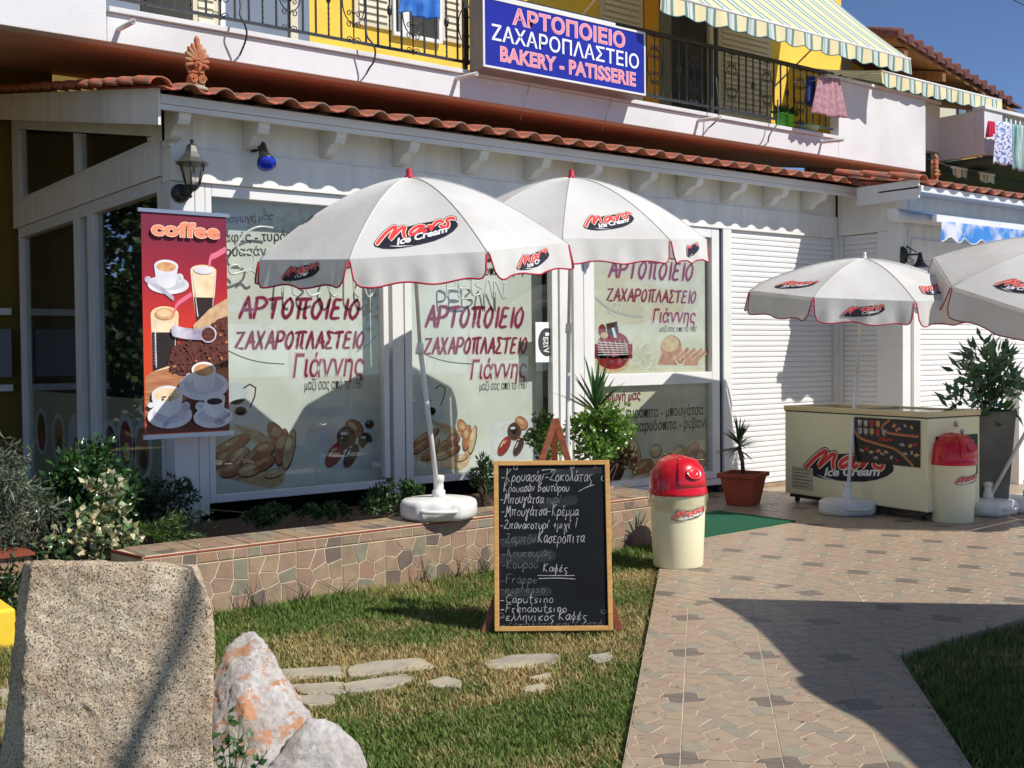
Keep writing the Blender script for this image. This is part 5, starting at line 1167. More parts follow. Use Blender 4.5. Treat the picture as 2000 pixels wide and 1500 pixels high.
def parasol(label, foot, apex, R, H, face, logos, V=.155, group='white branded parasols', z0=0.0, redtip=True, drum=False, handle=-2.2, nrib=8, power=1.75, axis=None):
    foot = Vector(foot); apex = Vector(apex); t = thing('parasol', label, 'parasol', tuple(foot), group)
    ax = (apex-foot-Vector((0, 0, .2))).normalized() if axis is None else Vector(axis).normalized(); rotm = Vector((0, 0, 1)).rotation_difference(ax).to_matrix()
    L = lambda p: apex+rotm@Vector(p)
    ha = PI/nrib; Rc = R*math.cos(ha); Wd = R*math.sin(ha)
    zf = lambda q: -H*(q**power) if not drum else -H*max(0, (q-.30)/.70)**1.3
    fab = MB(); NR, NL = 14, 10; seam = MB(); trim = MB(); logo = MB(); val = MB()
    for k in range(nrib):
        a0 = face+k*2*ha; mid = Vector((math.cos(a0), math.sin(a0), 0)); tg = Vector((-math.sin(a0), math.cos(a0), 0))
        def S(l, rho, h=0, mid=mid, tg=tg):   # canopy surface
            q_ = max(rho/Rc, 0.0); sag = -.018*math.sin(min(q_, 1)*PI)*(1-(l/max(Wd*q_, 1e-4))**2 if abs(l) < Wd*q_ else 0)
            return L(mid*rho+tg*l+Vector((0, 0, zf(q_)+sag+h*1.0))+mid*h*.3)
        def Vv(l, v, h=0, mid=mid, tg=tg, k=k):   # hanging valance
            rip = .010*math.sin(l*19+k*2)+.006*math.sin(l*41+k); g = v/V
            return L(mid*(Rc+.01+.035*g+rip*g+h)+tg*l*(1+.04*g)+Vector((0, 0, zf(1)-v)))
        vs = [S(Wd*(j/NR)*(2*i/NL-1), Rc*j/NR) for j in range(NR+1) for i in range(NL+1)]
        fab.add(vs, [(j*(NL+1)+i, j*(NL+1)+i+1, (j+1)*(NL+1)+i+1, (j+1)*(NL+1)+i) for j in range(NR) for i in range(NL)], 0, True)
        M_ = 36; vs = []; ed = []
        for i in range(M_+1):
            u = 2*i/M_-1; e = (1-abs(u))/.17; dd = V*(1 if e >= 1 else math.sqrt(max(0, 1-(1-e)**2))) ; dd = max(dd, .012)+.010*math.sin(u*7+k)*min(e, 1)
            for q in range(5): vs.append(Vv(Wd*u*(1 if q == 0 else .985), dd*q/4))
            ed.append(Vv(Wd*u*.985, dd))
        val.add(vs, [(i*5+q, (i+1)*5+q, (i+1)*5+q+1, i*5+q+1) for i in range(M_) for q in range(4)], 0, True)
        trim.tube(ed, .0055, 5)
        ar = face+(2*k+1)*ha; rd_ = Vector((math.cos(ar), math.sin(ar), 0))
        seam.tube([L(rd_*R*j/12+Vector((0, 0, zf(j/12)+.002))) for j in range(13)], .0035, 4)
        if k in logos:
            kind, wl = logos[k][:2]; da = logos[k][2] if len(logos[k]) > 2 else 0
            if kind == 'top': mars(logo, lambda a, b, h, S=S, da=da: S(a+da, Rc*(.83 if da == 0 else .74)-b*1.35, h+.004), 0, 0, wl)
            else: mars(logo, lambda a, b, h, Vv=Vv: Vv(-a if False else a, V*.47-b, h+.004), 0, 0, wl)
    cn = obj('canopy', fab, FABRIC, t); obj('valance', val, FABRIC, cn); obj('valance_trim', trim, REDTRIM, cn); obj('seam', seam, FABRIC, cn)
    if logos: obj('brand_logo', logo, LOGO, cn)
    rb = MB()
    for k in range(nrib):
        ar = face+(2*k+1)*ha; rd_ = Vector((math.cos(ar), math.sin(ar), 0))
        me = MB().tube([L(rd_*R*j/6*.99+Vector((0, 0, zf(j/6)-.018))) for j in range(7)], .005, 5); obj('rib', me, CHROME, t)
        me = MB().tube([L(rd_*R*.5+Vector((0, 0, zf(.5)-.02))), L(rd_*.03+Vector((0, 0, -H-.12)))], .004, 5); obj('strut', me, CHROME, t)
    kn = L((0, 0, -1.12)); up_ = L((0, 0, 0))
    obj('upper_pole', MB().tube([kn+Vector((0, 0, -.02)), up_], .0125, 12), WHITE, t)
    obj('lower_pole', MB().tube([foot+Vector((0, 0, z0+.12)), kn], .0165, 12), WHITE, t)
    kk = MB().tube([kn-ax*.04, kn-ax*.02, kn+ax*.03, kn+ax*.04], [.018, .023, .023, .017], 12); kk.tube([kn, kn+Vector((-.045, -.03, 0)), kn+Vector((-.05, -.035, -.035))], .010, 8); obj('tilt_joint', kk, PLAST, t)
    fin = MB(); 
    if redtip: fin.add([], []); fin.lathe([(.034, -.01), (.034, .008), (.022, .016), (.020, .05), (.012, .06), (.001, .062)], (0, 0, 0), 14)
    else: fin.lathe([(.03, -.01), (.02, .012), (.014, .03), (.017, .04), (.012, .055), (.001, .06)], (0, 0, 0), 14)
    fin.v = [tuple(L(p)) for p in fin.v]; obj('finial', fin, REDTRIM if redtip else PLAST, t)
    parasol_base(t, (foot[0], foot[1]), ang=handle, z0=foot[2]); return t, L
fcam = lambda p: math.atan2(-p[1], -p[0])
a1 = W(800, 347, 1, 6.20)
f1 = (W(850, 995, 2, .40)[0], W(850, 995, 2, .40)[1]); f1 = (4.235, 6.37, .383)
parasol('white parasol standing on the low wall, nearest to the coffee banner', f1, a1, 1.03, .46, fcam(a1)+.02, {0: ('top', .50), 1: ('val', .33), 2: ('top', .40, -.10), 7: ('val', .33), 6: ('top', .40, .10)}, handle=-2.15, axis=(-.115, -.085, 1))
a2 = W(1116, 347, 1, 6.36); f2 = W(1108, 985, 1, 6.42)
parasol('white parasol behind the chalkboard with its foot on the low wall', (f2[0], 6.42, .383), a2, 1.0, .44, fcam(a2)-.44, {0: ('val', .31), 7: ('val', .31), 1: ('top', .40), 2: ('val', .3), 6: ('top', .4)}, handle=-2.2, axis=(-.05, -.10, 1))
a3 = W(1688, 505, 1, 6.22); f3 = W(1655, 1003, 2, 0)
parasol('lower white parasol in front of the ice cream freezer', tuple(f3), a3, 1.06, .30, fcam(a3)+.02, {0: ('val', .34), 7: ('top', .40), 1: ('top', .40)}, redtip=False, handle=-2.0, V=.20, axis=(-.06, -.12, 1))
f4 = W(1930, 1003, 2, 0); a4 = np.array([9.62, 4.50, 2.42])
parasol('leaning white parasol cut off by the right edge of the picture', tuple(f4), a4, 1.25, .42, fcam(a4)+.30, {0: ('top', .52), 7: ('top', .4)}, redtip=False, handle=-1.6, V=.24, axis=(-.17, -.34, 1))
f5 = W(2008, 998, 2, 0); t = thing('parasol', 'spare white plastic parasol foot at the right edge of the patio', 'parasol base', tuple(f5)); parasol_base(t, (f5[0], f5[1]), ang=-2)
obj('pole', MB().tube([(f5[0], f5[1], .14), (f5[0]+.02, f5[1], 1.0)], .02, 10), WHITE, t)
# ================================================================== CHALKBOARD on a wooden easel
B0, B1 = W(966, 1233, 2, 0), W(1197, 1231, 2, 0); du = (B1-B0); ud = du/np.linalg.norm(du); nn = np.array([ud[1], -ud[0], 0])
if nn@(CAM-B0) < 0: nn = -nn
lean = math.radians(11); vd = np.array([0, 0, math.cos(lean)])-nn*math.sin(lean); pn = np.cross(ud, vd)
def onp(x, y, O=B0, n=pn): r = ray(x, y); return CAM+r*(((O-CAM)@n)/(r@n))
T0, T1 = onp(967, 902), onp(1194, 898); Hb = (np.linalg.norm(T0-B0)+np.linalg.norm(T1-B1))/2; Wb = np.linalg.norm(du)
ez = thing('menu_easel', 'framed black chalkboard menu on a brown wooden easel standing on the lawn', 'chalkboard', tuple((B0+B1)/2))
bf = lambda a, b, h=0: B0+ud*a+vd*b+nn*math.cos(lean)*h+np.array([0, 0, math.sin(lean)])*h   # metres on the board
PINE = mat('light pine frame', srgb(214, 166, 96), srgb(196, 146, 80), 4, rough=.5, stretch=(2, 2, 14)); TEAK = mat('brown stained wood', srgb(150, 82, 46), srgb(122, 62, 36), 4, rough=.5, stretch=(2, 2, 10))
t_ = .026
for i, p in enumerate(([(0, 0), (t_, 0), (t_, Hb), (0, Hb)], [(Wb-t_, 0), (Wb, 0), (Wb, Hb), (Wb-t_, Hb)], [(t_, 0), (Wb-t_, 0), (Wb-t_, t_), (t_, t_)], [(t_, Hb-t_), (Wb-t_, Hb-t_), (Wb-t_, Hb), (t_, Hb)])):
    bevel(obj('frame_rail', MB().prism(p, bf, 0, .022), PINE, ez), .003, 2)
CHALKB = mat('blackboard', srgb(15, 18, 21), srgb(24, 28, 32), 3, rough=.8, c3=srgb(20, 23, 27), sc3=8, spec=.2)
brd = obj('board', MB().prism([(t_-.004, t_-.004), (Wb-t_+.004, t_-.004), (Wb-t_+.004, Hb-t_+.004), (t_-.004, Hb-t_+.004)], bf, .002, .010), CHALKB, ez)
apx = onp(1085, 818, B0-nn*.06); 
for nm, bt in (('easel_leg', onp(946, 1236, B0-nn*.03)), ('easel_leg', onp(1210, 1232, B0-nn*.03))):
    d = bt-apx; sd = np.cross(d, nn); sd /= np.linalg.norm(sd); w_ = .018; mbx = MB()
    mbx.hexa([bt-sd*w_-nn*.012, bt+sd*w_-nn*.012, bt+sd*w_+nn*.012, bt-sd*w_+nn*.012, apx-sd*w_-nn*.012, apx+sd*w_-nn*.012, apx+sd*w_+nn*.012, apx-sd*w_+nn*.012]); bevel(obj(nm, mbx, TEAK, ez), .002)
bt = (B0+B1)/2-nn*.42; bt[2] = 0; mbx = MB(); sd = ud; w_ = .018; a_ = apx-nn*.03
mbx.hexa([bt-sd*w_-nn*.012, bt+sd*w_-nn*.012, bt+sd*w_+nn*.012, bt-sd*w_+nn*.012, a_-sd*w_-nn*.012, a_+sd*w_-nn*.012, a_+sd*w_+nn*.012, a_-sd*w_+nn*.012]); obj('easel_leg', mbx, TEAK, ez)
# handwriting: strokes in a unit cell, baseline 0, small letters .5 tall
G = {
 'α': [[(.5, .5), (.25, .5), (.05, .25), (.2, 0), (.4, .15), (.55, .5), (.5, .12), (.65, 0)]], 'ο': [[(.3, .5), (.08, .3), (.15, .03), (.4, 0), (.52, .25), (.3, .5)]], 'υ': [[(.05, .5), (.08, .1), (.3, 0), (.5, .2), (.5, .5)]],
 'ν': [[(.03, .5), (.2, 0), (.5, .5)]], 'κ': [[(.08, .5), (.08, 0)], [(.5, .5), (.1, .25), (.5, 0)]], 'ρ': [[(.05, -.4), (.08, .3), (.3, .52), (.52, .3), (.35, 0), (.1, .08)]], 'σ': [[(.65, .5), (.3, .5), (.06, .25), (.25, 0), (.5, .2), (.35, .48)]],
 'ς': [[(.5, .48), (.2, .45), (.08, .25), (.3, .1), (.45, -.1), (.25, -.3)]], 'τ': [[(0, .48), (.55, .5)], [(.28, .48), (.25, .05), (.4, 0)]], 'π': [[(0, .48), (.65, .5)], [(.15, .48), (.12, 0)], [(.48, .48), (.46, .05), (.58, 0)]],
 'μ': [[(.05, -.4), (.1, .5), (.1, .1), (.3, 0), (.48, .2), (.5, .5), (.52, .05), (.62, 0)]], 'γ': [[(0, .5), (.15, .4), (.28, -.05), (.2, -.45), (.1, -.2), (.5, .55)]], 'λ': [[(.0, .95), (.15, .9), (.5, 0)], [(.3, .5), (.02, 0)]],
 'η': [[(.05, .5), (.1, 0)], [(.1, .35), (.3, .5), (.45, .4), (.45, -.3)]], 'ι': [[(.1, .5), (.1, .05), (.22, 0)]], 'φ': [[(.3, .9), (.28, -.4)], [(.25, .5), (.05, .25), (.25, 0), (.5, .2), (.35, .5), (.25, .45)]],
 'ε': [[(.5, .45), (.2, .5), (.15, .3), (.35, .26), (.1, .2), (.15, .02), (.5, .06)]], 'Κ': [[(.1, 1), (.08, 0)], [(.6, .95), (.1, .45), (.6, 0)]], 'Σ': [[(.1, .8), (.35, .95), (.55, .75), (.3, .4), (.05, .08), (.3, .1), (.8, 0)]],
 'Β': [[(.1, 1), (.1, 0)], [(.1, 1), (.5, .85), (.15, .55), (.6, .3), (.1, 0)]], 'Μ': [[(-.05, 0), (.15, .0), (.2, .95), (.4, .3), (.65, .95), (.75, .05), (.9, 0)]], 'Ζ': [[(.1, .85), (.35, .95), (.55, .8), (.1, .05), (.4, .12), (.7, 0)]], 'Λ': [[(.1, .1), (.12, .95), (.45, .1), (.7, 0)]],
 'F': [[(.15, .95), (.12, 0)], [(.1, .95), (.7, 1)], [(.14, .5), (.5, .52)]], 'r': [[(.1, .5), (.1, 0)], [(.1, .35), (.25, .5), (.42, .45)]], 'a': [[(.5, .5), (.2, .5), (.05, .2), (.25, 0), (.45, .2), (.5, .5), (.52, .05), (.62, 0)]], 'p': [[(.1, .5), (.08, -.45)], [(.1, .35), (.35, .5), (.5, .25), (.3, 0), (.1, .1)]],
 'e': [[(.08, .25), (.5, .3), (.35, .5), (.1, .35), (.1, .08), (.3, 0), (.52, .1)]], 's': [[(.45, .48), (.15, .42), (.2, .25), (.42, .15), (.3, 0), (.05, .05)]], 'C': [[(.65, .85), (.35, .95), (.08, .5), (.3, .02), (.7, .12)]], 'u': [[(.05, .5), (.08, .1), (.3, 0), (.48, .2), (.5, .5), (.52, 0)]],
 't': [[(.25, .95), (.25, .1), (.45, 0)], [(.05, .55), (.5, .57)]], 'i': [[(.12, .5), (.12, 0)]], 'n': [[(.08, .5), (.1, 0)], [(.1, .35), (.3, .5), (.45, .35), (.47, 0)]], 'o': [[(.3, .5), (.08, .3), (.15, .03), (.4, 0), (.52, .25), (.3, .5)]], 'd': [[(.5, .5), (.2, .5), (.05, .2), (.25, 0), (.5, .2), (.52, 1), (.52, 0)]],
 '-': [[(.05, .3), (.5, .32)]], '!': [[(.3, 1), (.15, .1)]], 'ζ': [[(.1, .95), (.5, .95), (.1, .5), (.1, .15), (.45, 0), (.4, -.25), (.2, -.3)]], 'χ': [[(.0, .5), (.5, -.35)], [(.55, .5), (0, -.3)]], 'ύ': 0, 'ά': 0, 'έ': 0, 'ί': 0, 'ό': 0, '+': [[(.3, .55), (.3, 0)], [(.05, .3), (.55, .3)]]}
ACC = {'ύ': 'υ', 'ά': 'α', 'έ': 'ε', 'ί': 'ι', 'ό': 'ο'}
CH = [mat('chalk bright', (.50, .50, .48), (.26, .26, .26), 70, rough=.9), mat('chalk faint', (.15, .155, .16), (.07, .075, .08), 70, rough=.9), mat('chalk smudge', (.022, .025, .028), (.014, .017, .02), 12, rough=.9)]
def write(mb, s, a, b, hgt, total, mi, w_=.0036):
    wds = []
    for c in s: wds.append(.38 if c == ' ' else .5 if c in 'ι!i' else .95 if c == 'Μ' else .82 if c in 'ΚΣΒΖΛFCπ' else .66)
    k = total/sum(wds); x = a
    for c, ww in zip(s, wds):
        if c != ' ':
            base = ACC.get(c, c); jy = random.uniform(-.04, .04)*hgt; sc2 = random.uniform(.92, 1.1)
            for st in G[base]:
                p = [(x+u*k*1.0+.12*v*hgt+random.uniform(-.01, .01)*hgt, b+jy+v*hgt*sc2+random.uniform(-.02, .02)*hgt) for u, v in st]
                mb.ribbon(smooth_pts(p, 3), w_*random.uniform(.8, 1.2), bf, .0108+random.uniform(0, .0004), mi, round_=False)
            if c in ACC: mb.ribbon([(x+.35*k, b+.62*hgt), (x+.5*k, b+.85*hgt)], w_, bf, .011, mi, round_=False)
        x += ww*k
cb = MB()
def wl(s, px0, px1, py, hpx, mi):
    P0 = onp(px0, py); P1 = onp(px1, py); a = (P0-B0)@ud; a1_ = (P1-B0)@ud; b = (P0-B0)@vd; write(cb, s, a, b, hpx/332*Hb, a1_-a, mi)
for r_ in (('-Κρουασάν-Σοκολάτας', 978, 1158, 941, 25, 0), ('Κρουασάν Βουτύρου', 983, 1112, 961, 19, 0), ('-Μπουγάτσα', 976, 1062, 983, 22, 0), ('τυρί', 1066, 1098, 983, 18, 1), ('-Μπουγάτσα-Κρέμμα', 978, 1130, 1008, 23, 0), ('-Σπανακοτυρί +μιχί !', 976, 1128, 1033, 19, 0), ('-Ζαμπόν', 976, 1048, 1061, 20, 1), ('Κασερόπιτα', 1050, 1142, 1060, 25, 0), ('-Λουκουμάς', 980, 1078, 1088, 18, 1), ('-Κουρού', 978, 1052, 1110, 18, 1), ('Καφές', 1060, 1110, 1117, 16, 0), ('-Frappe', 976, 1050, 1140, 18, 1), ('-espresso', 976, 1066, 1158, 16, 1), ('-Caputsino', 976, 1082, 1178, 18, 0), ('-Frendoutsino', 976, 1108, 1196, 17, 0), ('-ελληνικός Καφές', 976, 1148, 1212, 19, 0), ('-Σοκολάτα και ζεστό', 978, 1178, 1226, 15, 1)): wl(*r_)
def cl(pts, mi=0, w_=.0035): cb.ribbon(smooth_pts([((onp(*p)-B0)@ud, (onp(*p)-B0)@vd) for p in pts], 4), w_, bf, .0109, mi, round_=False)
for (xa_, ya_, xb_, yb_, ww_) in ((1060, 985, 1120, 978, .05), (985, 1060, 1050, 1052, .05), (980, 1092, 1075, 1086, .06), (985, 1160, 1070, 1156, .045), (1090, 925, 1180, 918, .04)):
    pa = [((onp(xa_+(xb_-xa_)*k_/6, ya_+(yb_-ya_)*k_/6+2*math.sin(k_*2))-B0)@ud, (onp(xa_+(xb_-xa_)*k_/6, ya_+(yb_-ya_)*k_/6+2*math.sin(k_*2))-B0)@vd) for k_ in range(7)]
    cb.ribbon(pa, ww_, bf, .0103, 2)
cl([(1050, 1124), (1122, 1124)]); cl([(1052, 1130), (1090, 1129), (1124, 1131)]); cl([(1130, 960), (1145, 952), (1160, 947)]); cl([(1178, 928), (1174, 936), (1180, 940), (1185, 936)]); cl([(1162, 908), (1160, 913), (1166, 914)], 1)
cl([(1004, 910), (1004, 916), (1010, 917), (1010, 911)], 0); cl([(1114, 914), (1114, 908), (1120, 908), (1120, 914), (1114, 914)]); cl([(1058, 919), (1064, 918), (1074, 917), (1086, 918)]); cl([(1176, 1190), (1174, 1196), (1180, 1198), (1184, 1193), (1179, 1192)], 1); cl([(976, 1198), (982, 1198), (984, 1204), (978, 1207), (976, 1203)], 1); cl([(1060, 928), (1080, 922), (1100, 918)], 1)
obj('chalk_writing', cb, CH, ez)
# ================================================================== LITTER BINS
def bin_(label, c, yaw, full=False, sc_=1.0):
    t = thing('litter_bin', label, 'litter bin', tuple(c), 'cream litter bins with red swing lids')
    b = MB(); b.lathe([(.170*sc_, .0), (.174*sc_, .012), (.186*sc_, .30*sc_), (.193*sc_, .505*sc_), (.197*sc_, .515*sc_), (.19*sc_, .52*sc_)], n=48); bd = obj('body', b, CREAM, t, local=True)
    lp = [(.198, .505), (.207, .512), (.207, .525), (.203, .532), (.2, .56), (.197, .60), (.188, .65), (.170, .695), (.140, .73), (.10, .752), (.05, .764), (.001, .768)]
    lid = MB(); n = 56; vs = []
    for r_, z in lp:
        for j in range(n):
            th = 2*PI*j/n; q = 1.0
            x_, y_ = r_*sc_*math.cos(th), r_*sc_*math.sin(th); zz_ = z
            if z > .60: zz_ = z+ .012*(abs(math.cos(th-yaw))**2)*(z-.6)/.16
            vs.append((x_, y_, zz_*sc_))
    lid.add(vs, [(i*n+j, i*n+(j+1) % n, (i+1)*n+(j+1) % n, (i+1)*n+j) for i in range(len(lp)-1) for j in range(n)], 0, True)
    ld = obj('lid', lid, REDPL, t, local=True)
    fl = MB(); N1, N2 = 14, 16; vs = []
    for i in range(N1+1):      # raised swing flap wrapped over the dome
        el_ = -.06+1.22*i/N1
        for j in range(N2+1):
            az = yaw+(-.62+1.24*j/N2)*(1 if el_ < .7 else 1)
            rr = .2035+.0005; x_ = rr*math.cos(el_)**.72*math.cos(az) if el_ > 0 else rr*math.cos(az); y_ = rr*math.cos(el_)**.72*math.sin(az) if el_ > 0 else rr*math.sin(az)
            zz_ = .585+ (.192*math.sin(el_) if el_ > 0 else .2*el_); vs.append((x_*sc_, y_*sc_, zz_*sc_))
    fl.add(vs, [(i*(N2+1)+j, i*(N2+1)+j+1, (i+1)*(N2+1)+j+1, (i+1)*(N2+1)+j) for i in range(N1) for j in range(N2)], 0, True)
    f_ = obj('swing_flap', fl, REDPL, ld); s_ = f_.modifiers.new('thickness', 'SOLIDIFY'); s_.thickness = .0022; s_.offset = 1
    dm = MB(); ca = yaw; el_ = .42; cx_ = Vector((.207*math.cos(ca)*math.cos(el_)**.7, .207*math.sin(ca)*math.cos(el_)**.7, .585+.19*math.sin(el_)))*sc_
    nrm = Vector((math.cos(ca)*.85, math.sin(ca)*.85, .5)).normalized(); rt_ = Vector((-math.sin(ca), math.cos(ca), 0)); up_ = nrm.cross(rt_)
    vs = [cx_+rt_*(.062*math.cos(a_)*s2)*sc_+up_*(.045*math.sin(a_)*s2)*sc_+nrm*(h2)*sc_ for s2, h2 in ((1, -.006), (1, .004), (.9, .008), (.7, .002), (.3, -.003)) for a_ in [2*PI*j/20 for j in range(20)]]
    dm.add(vs, [(i*20+j, i*20+(j+1) % 20, (i+1)*20+(j+1) % 20, (i+1)*20+j) for i in range(4) for j in range(20)]+[tuple(80+j for j in range(20))], 0, True); obj('push_plate', dm, REDPL, ld)
    lg = MB(); ya = yaw-.16
    def cyl(a, b_, h): r_ = (.188+.012*(b_-.3)/.2)*sc_+h+.0015; th = ya+a/.19; return (r_*math.cos(th), r_*math.sin(th), b_*sc_)
    mars(lg, cyl, 0, .385, .27); obj('brand_logo', lg, LOGO, bd)
    lb = MB(); lb.lathe([(.1995*sc_, .50*sc_), (.199*sc_, .46*sc_), (.196*sc_, .445*sc_)], n=48, caps=False)
    if full:
        bg_ = MB(); N = 60; vs = []
        for z, rr in ((.508, .204), (.48, .210), (.45, .206), (.42, .2), (.40, .1955)):
            for j in range(N): th = 2*PI*j/N; r2 = (rr+.005*math.sin(th*9+z*60)+.004*math.sin(th*17))*sc_; vs.append((r2*math.cos(th), r2*math.sin(th), z*sc_+.012*math.sin(th*3)*(z < .41)))
        bg_.add(vs, [(i*N+j, i*N+(j+1) % N, (i+1)*N+(j+1) % N, (i+1)*N+j) for i in range(4) for j in range(N)], 0, True)
        obj('bin_liner', bg_, glassmat('clear plastic bag', (.93, .92, .88), 2.0), t, local=True)
    return t
c1 = W(1333, 1110, 2, 0)
bin_('cream litter bin with red swing lid at the corner of the lawn beside the chalkboard', c1+np.array([.06, .10, 0]), fcam(c1)+.62, True)
c2 = W(1877, 1020, 2, 0)
bin_('cream litter bin with red lid standing in front of the ice cream freezer', c2+np.array([0, .08, 0]), fcam(c2)+.95, False, .99)
hay = thing('dry_grass_tuft', 'dry grass stalks sticking up behind the lid of the nearest litter bin', 'dry grass', (c1[0]+.25, c1[1]+.35, 0))
tw_ = MB()
for (x0_, y0_, x1_, y1_) in ((1325, 893, 1296, 885), (1328, 894, 1312, 880), (1345, 893, 1360, 897), (1350, 893, 1376, 897), (1316, 896, 1300, 892)):
    a = W(x0_, y0_+12, 1, c1[1]+.1); b = W(x1_, y1_, 1, c1[1]+.1); tw_.tube([a, (a+b)/2+np.array([0, 0, .01]), b], .0015, 4)
obj('stalks', tw_, mat('straw', srgb(214, 180, 120), None, rough=.8), hay)
# ================================================================== ICE CREAM FREEZER
N_ = np.array([8.72, 5.50, 0]); L_c = np.array([8.92, 7.20, 0]); fu = (L_c-N_)/np.linalg.norm(L_c-N_); FLn = np.linalg.norm(L_c-N_); fw_ = np.array([fu[1], -fu[0], 0]); Wf = .70
fz = thing('chest_freezer', 'cream ice cream chest freezer with sliding glass top beside the roller shutters', 'freezer', tuple(N_+fu*FLn/2+fw_*Wf/2))
bxf = lambda a, b, z: N_+fu*a+fw_*b+np.array([0, 0, z])
def fbox(mb, a0, a1, b0, b1, z0, z1, mi=0): mb.hexa([bxf(a0, b0, z0), bxf(a0, b1, z0), bxf(a1, b1, z0), bxf(a1, b0, z0), bxf(a0, b0, z1), bxf(a0, b1, z1), bxf(a1, b1, z1), bxf(a1, b0, z1)], mi); return mb
bevel(obj('cabinet', fbox(MB(), 0, FLn, 0, Wf, .085, .90), CREAM, fz), .012, 3)
LIDM = mat('cream lid frame', srgb(226, 208, 160), srgb(216, 198, 150), 3, rough=.45)
r_ = MB()
for b in ((0, FLn, 0, .05), (0, FLn, Wf-.05, Wf), (0, .06, .05, Wf-.05), (FLn-.06, FLn, .05, Wf-.05)): fbox(r_, b[0]-.008, b[1]+.008, b[2]-(.008 if b[2] == 0 else 0), b[3]+(.008 if b[3] == Wf else 0), .908, .955)
bevel(obj('rim', r_, LIDM, fz), .006, 2)
obj('seal', fbox(MB(), -.002, FLn+.002, -.002, Wf+.002, .9, .9075), BLACK, fz)
gl = obj('glass_lid', fbox(MB(), .06, FLn*.52, .05, Wf-.05, .938, .944), GLASS, fz); fb_ = fbox(MB(), FLn*.5, FLn*.53, .05, Wf-.05, .945, .958); obj('lid_frame', fb_, LIDM, gl)
gl = obj('glass_lid', fbox(MB(), FLn*.48, FLn-.06, .05, Wf-.05, .926, .932), GLASS, fz)
obj('freezer_well', fbox(MB(), .06, FLn-.06, .05, Wf-.05, .901, .906), mat('frosted baskets', srgb(170, 190, 196), srgb(110, 130, 140), 12, rough=.6), fz)
obj('plinth', fbox(MB(), .04, FLn-.04, .03, Wf-.03, .05, .0845), BLACK, fz)
for a in (.1, FLn-.1):
    for b in (.07, Wf-.07): obj('castor', MB().tube([bxf(a-.012, b, .025), bxf(a+.012, b, .025)], .025, 12), BLACK, fz)
ffr = lambda a, b, h=0: bxf(FLn-a, -h-.001, b)   # a from the left end, seen from the patio
lg = MB(); mars(lg, ffr, .80, .42, 1.10, rot=-.10); obj('brand_logo', lg, LOGO, fz)
POST = [mat('black poster', srgb(26, 20, 24), None, rough=.4), mat('wafer print', srgb(206, 128, 80), None, rough=.5), mat('caramel print', srgb(160, 86, 50), None, rough=.5), mat('pale wrapper print', srgb(206, 200, 196), srgb(120, 110, 120), 30, rough=.5), mat('red wrapper print', srgb(176, 36, 44), None, rough=.5), mat('gold wrapper print', srgb(196, 160, 90), None, rough=.5)]
def poster(fn, a0, a1, b0, b1, seed, parent):
    mb = MB(); r = random.Random(seed); mb.prism([(a0, b0), (a1, b0), (a1, b1), (a0, b1)], fn, .0045, .0065, 0); W_, H__ = a1-a0, b1-b0
    P = lambda u, v: (a0+W_*u, b0+H__*v)
    for off, mi, ww in ((0, 1, .045), (.012, 2, .018)):
        mb.ribbon(smooth_pts([P(0, .72+off), P(.08, .55+off), (P(.35, .44+off)), P(.62, .36+off), P(.78, .2+off), P(.90, .02+off)], 5), ww*H__*1.2, fn, .0068+off*.01, mi, round_=False)
        mb.ribbon(smooth_pts([P(.56, .98+off), P(.45, .85+off), P(.46, .74+off), P(.62, .68+off), P(.98, .66+off)], 5), ww*H__*1.2, fn, .0069+off*.01, mi, round_=False)
    for j in range(2):
        for i in range(4+j):
            u, v = .09+i*.095, .88-j*.18; c = r.choice((3, 3, 4, 5)); mb.flat([P(u-.028, v-.06), P(u+.028, v-.06), P(u+.034, v+.06), P(u-.034, v+.06)], fn, .0072, c); mb.flat([P(u-.006, v-.10), P(u+.006, v-.10), P(u+.006, v-.062), P(u-.006, v-.062)], fn, .0072, 5)
    for (u, v, k) in ((.62, .86, 1), (.7, .80, 3), (.78, .88, 3), (.88, .84, 5), (.66, .76, 1), (.74, .46, 3), (.86, .45, 5), (.93, .48, 4), (.78, .27, 3), (.88, .3, 3), (.95, .26, 5), (.12, .26, 3), (.2, .30, 4), (.27, .24, 5), (.38, .28, 1), (.44, .22, 3), (.5, .27, 5), (.58, .16, 3), (.66, .12, 4), (.34, .12, 3)):
        an = r.uniform(0, PI); mb.flat([(a0+W_*u+.045*W_*math.cos(an+t)*(.6 if i % 2 else 1), b0+H__*v+.05*H__*math.sin(an+t)) for i, t in enumerate((0, 1.2, PI, PI+1.2))], fn, .0073+u*.0003, k)
    text(mb, 'Mars', fn, *P(.38, 0)[:1], *P(.60, 0)[:1], P(0, .50)[1], P(0, .60)[1], .0078, 4, .03, .3)
    return obj('ice_cream_poster', mb, POST, parent)
poster(ffr, .90, 1.64, .47, .88, 3, fz); fe = lambda a, b, h=0: bxf(-h-.001, a, b); poster(fe, .10, .66, .38, .74, 5, fz)
mb = MB(); mb.prism([(.10, .14), (.38, .14), (.38, .36), (.10, .36)], ffr, .001, .003, 0)
for i in range(6): mb.prism([(.115, .33-i*.033), (.365-.03*(i % 3), .33-i*.033), (.365-.03*(i % 3), .338-i*.033), (.115, .338-i*.033)], ffr, .0031, .0034, 1)
obj('rating_plate', mb, [mat('silver plate', srgb(196, 192, 160), None, rough=.4), mat('plate lettering', srgb(110, 106, 90), None)], fz)
mb = MB(); mb.tube([bxf(-.012, .36, .86), bxf(-.02, .37, .82)], .016, 10); mb.tube([bxf(-.014, .45, .79), bxf(-.016, .45, .74)], .013, 8); obj('lock', mb, CHROME, fz)
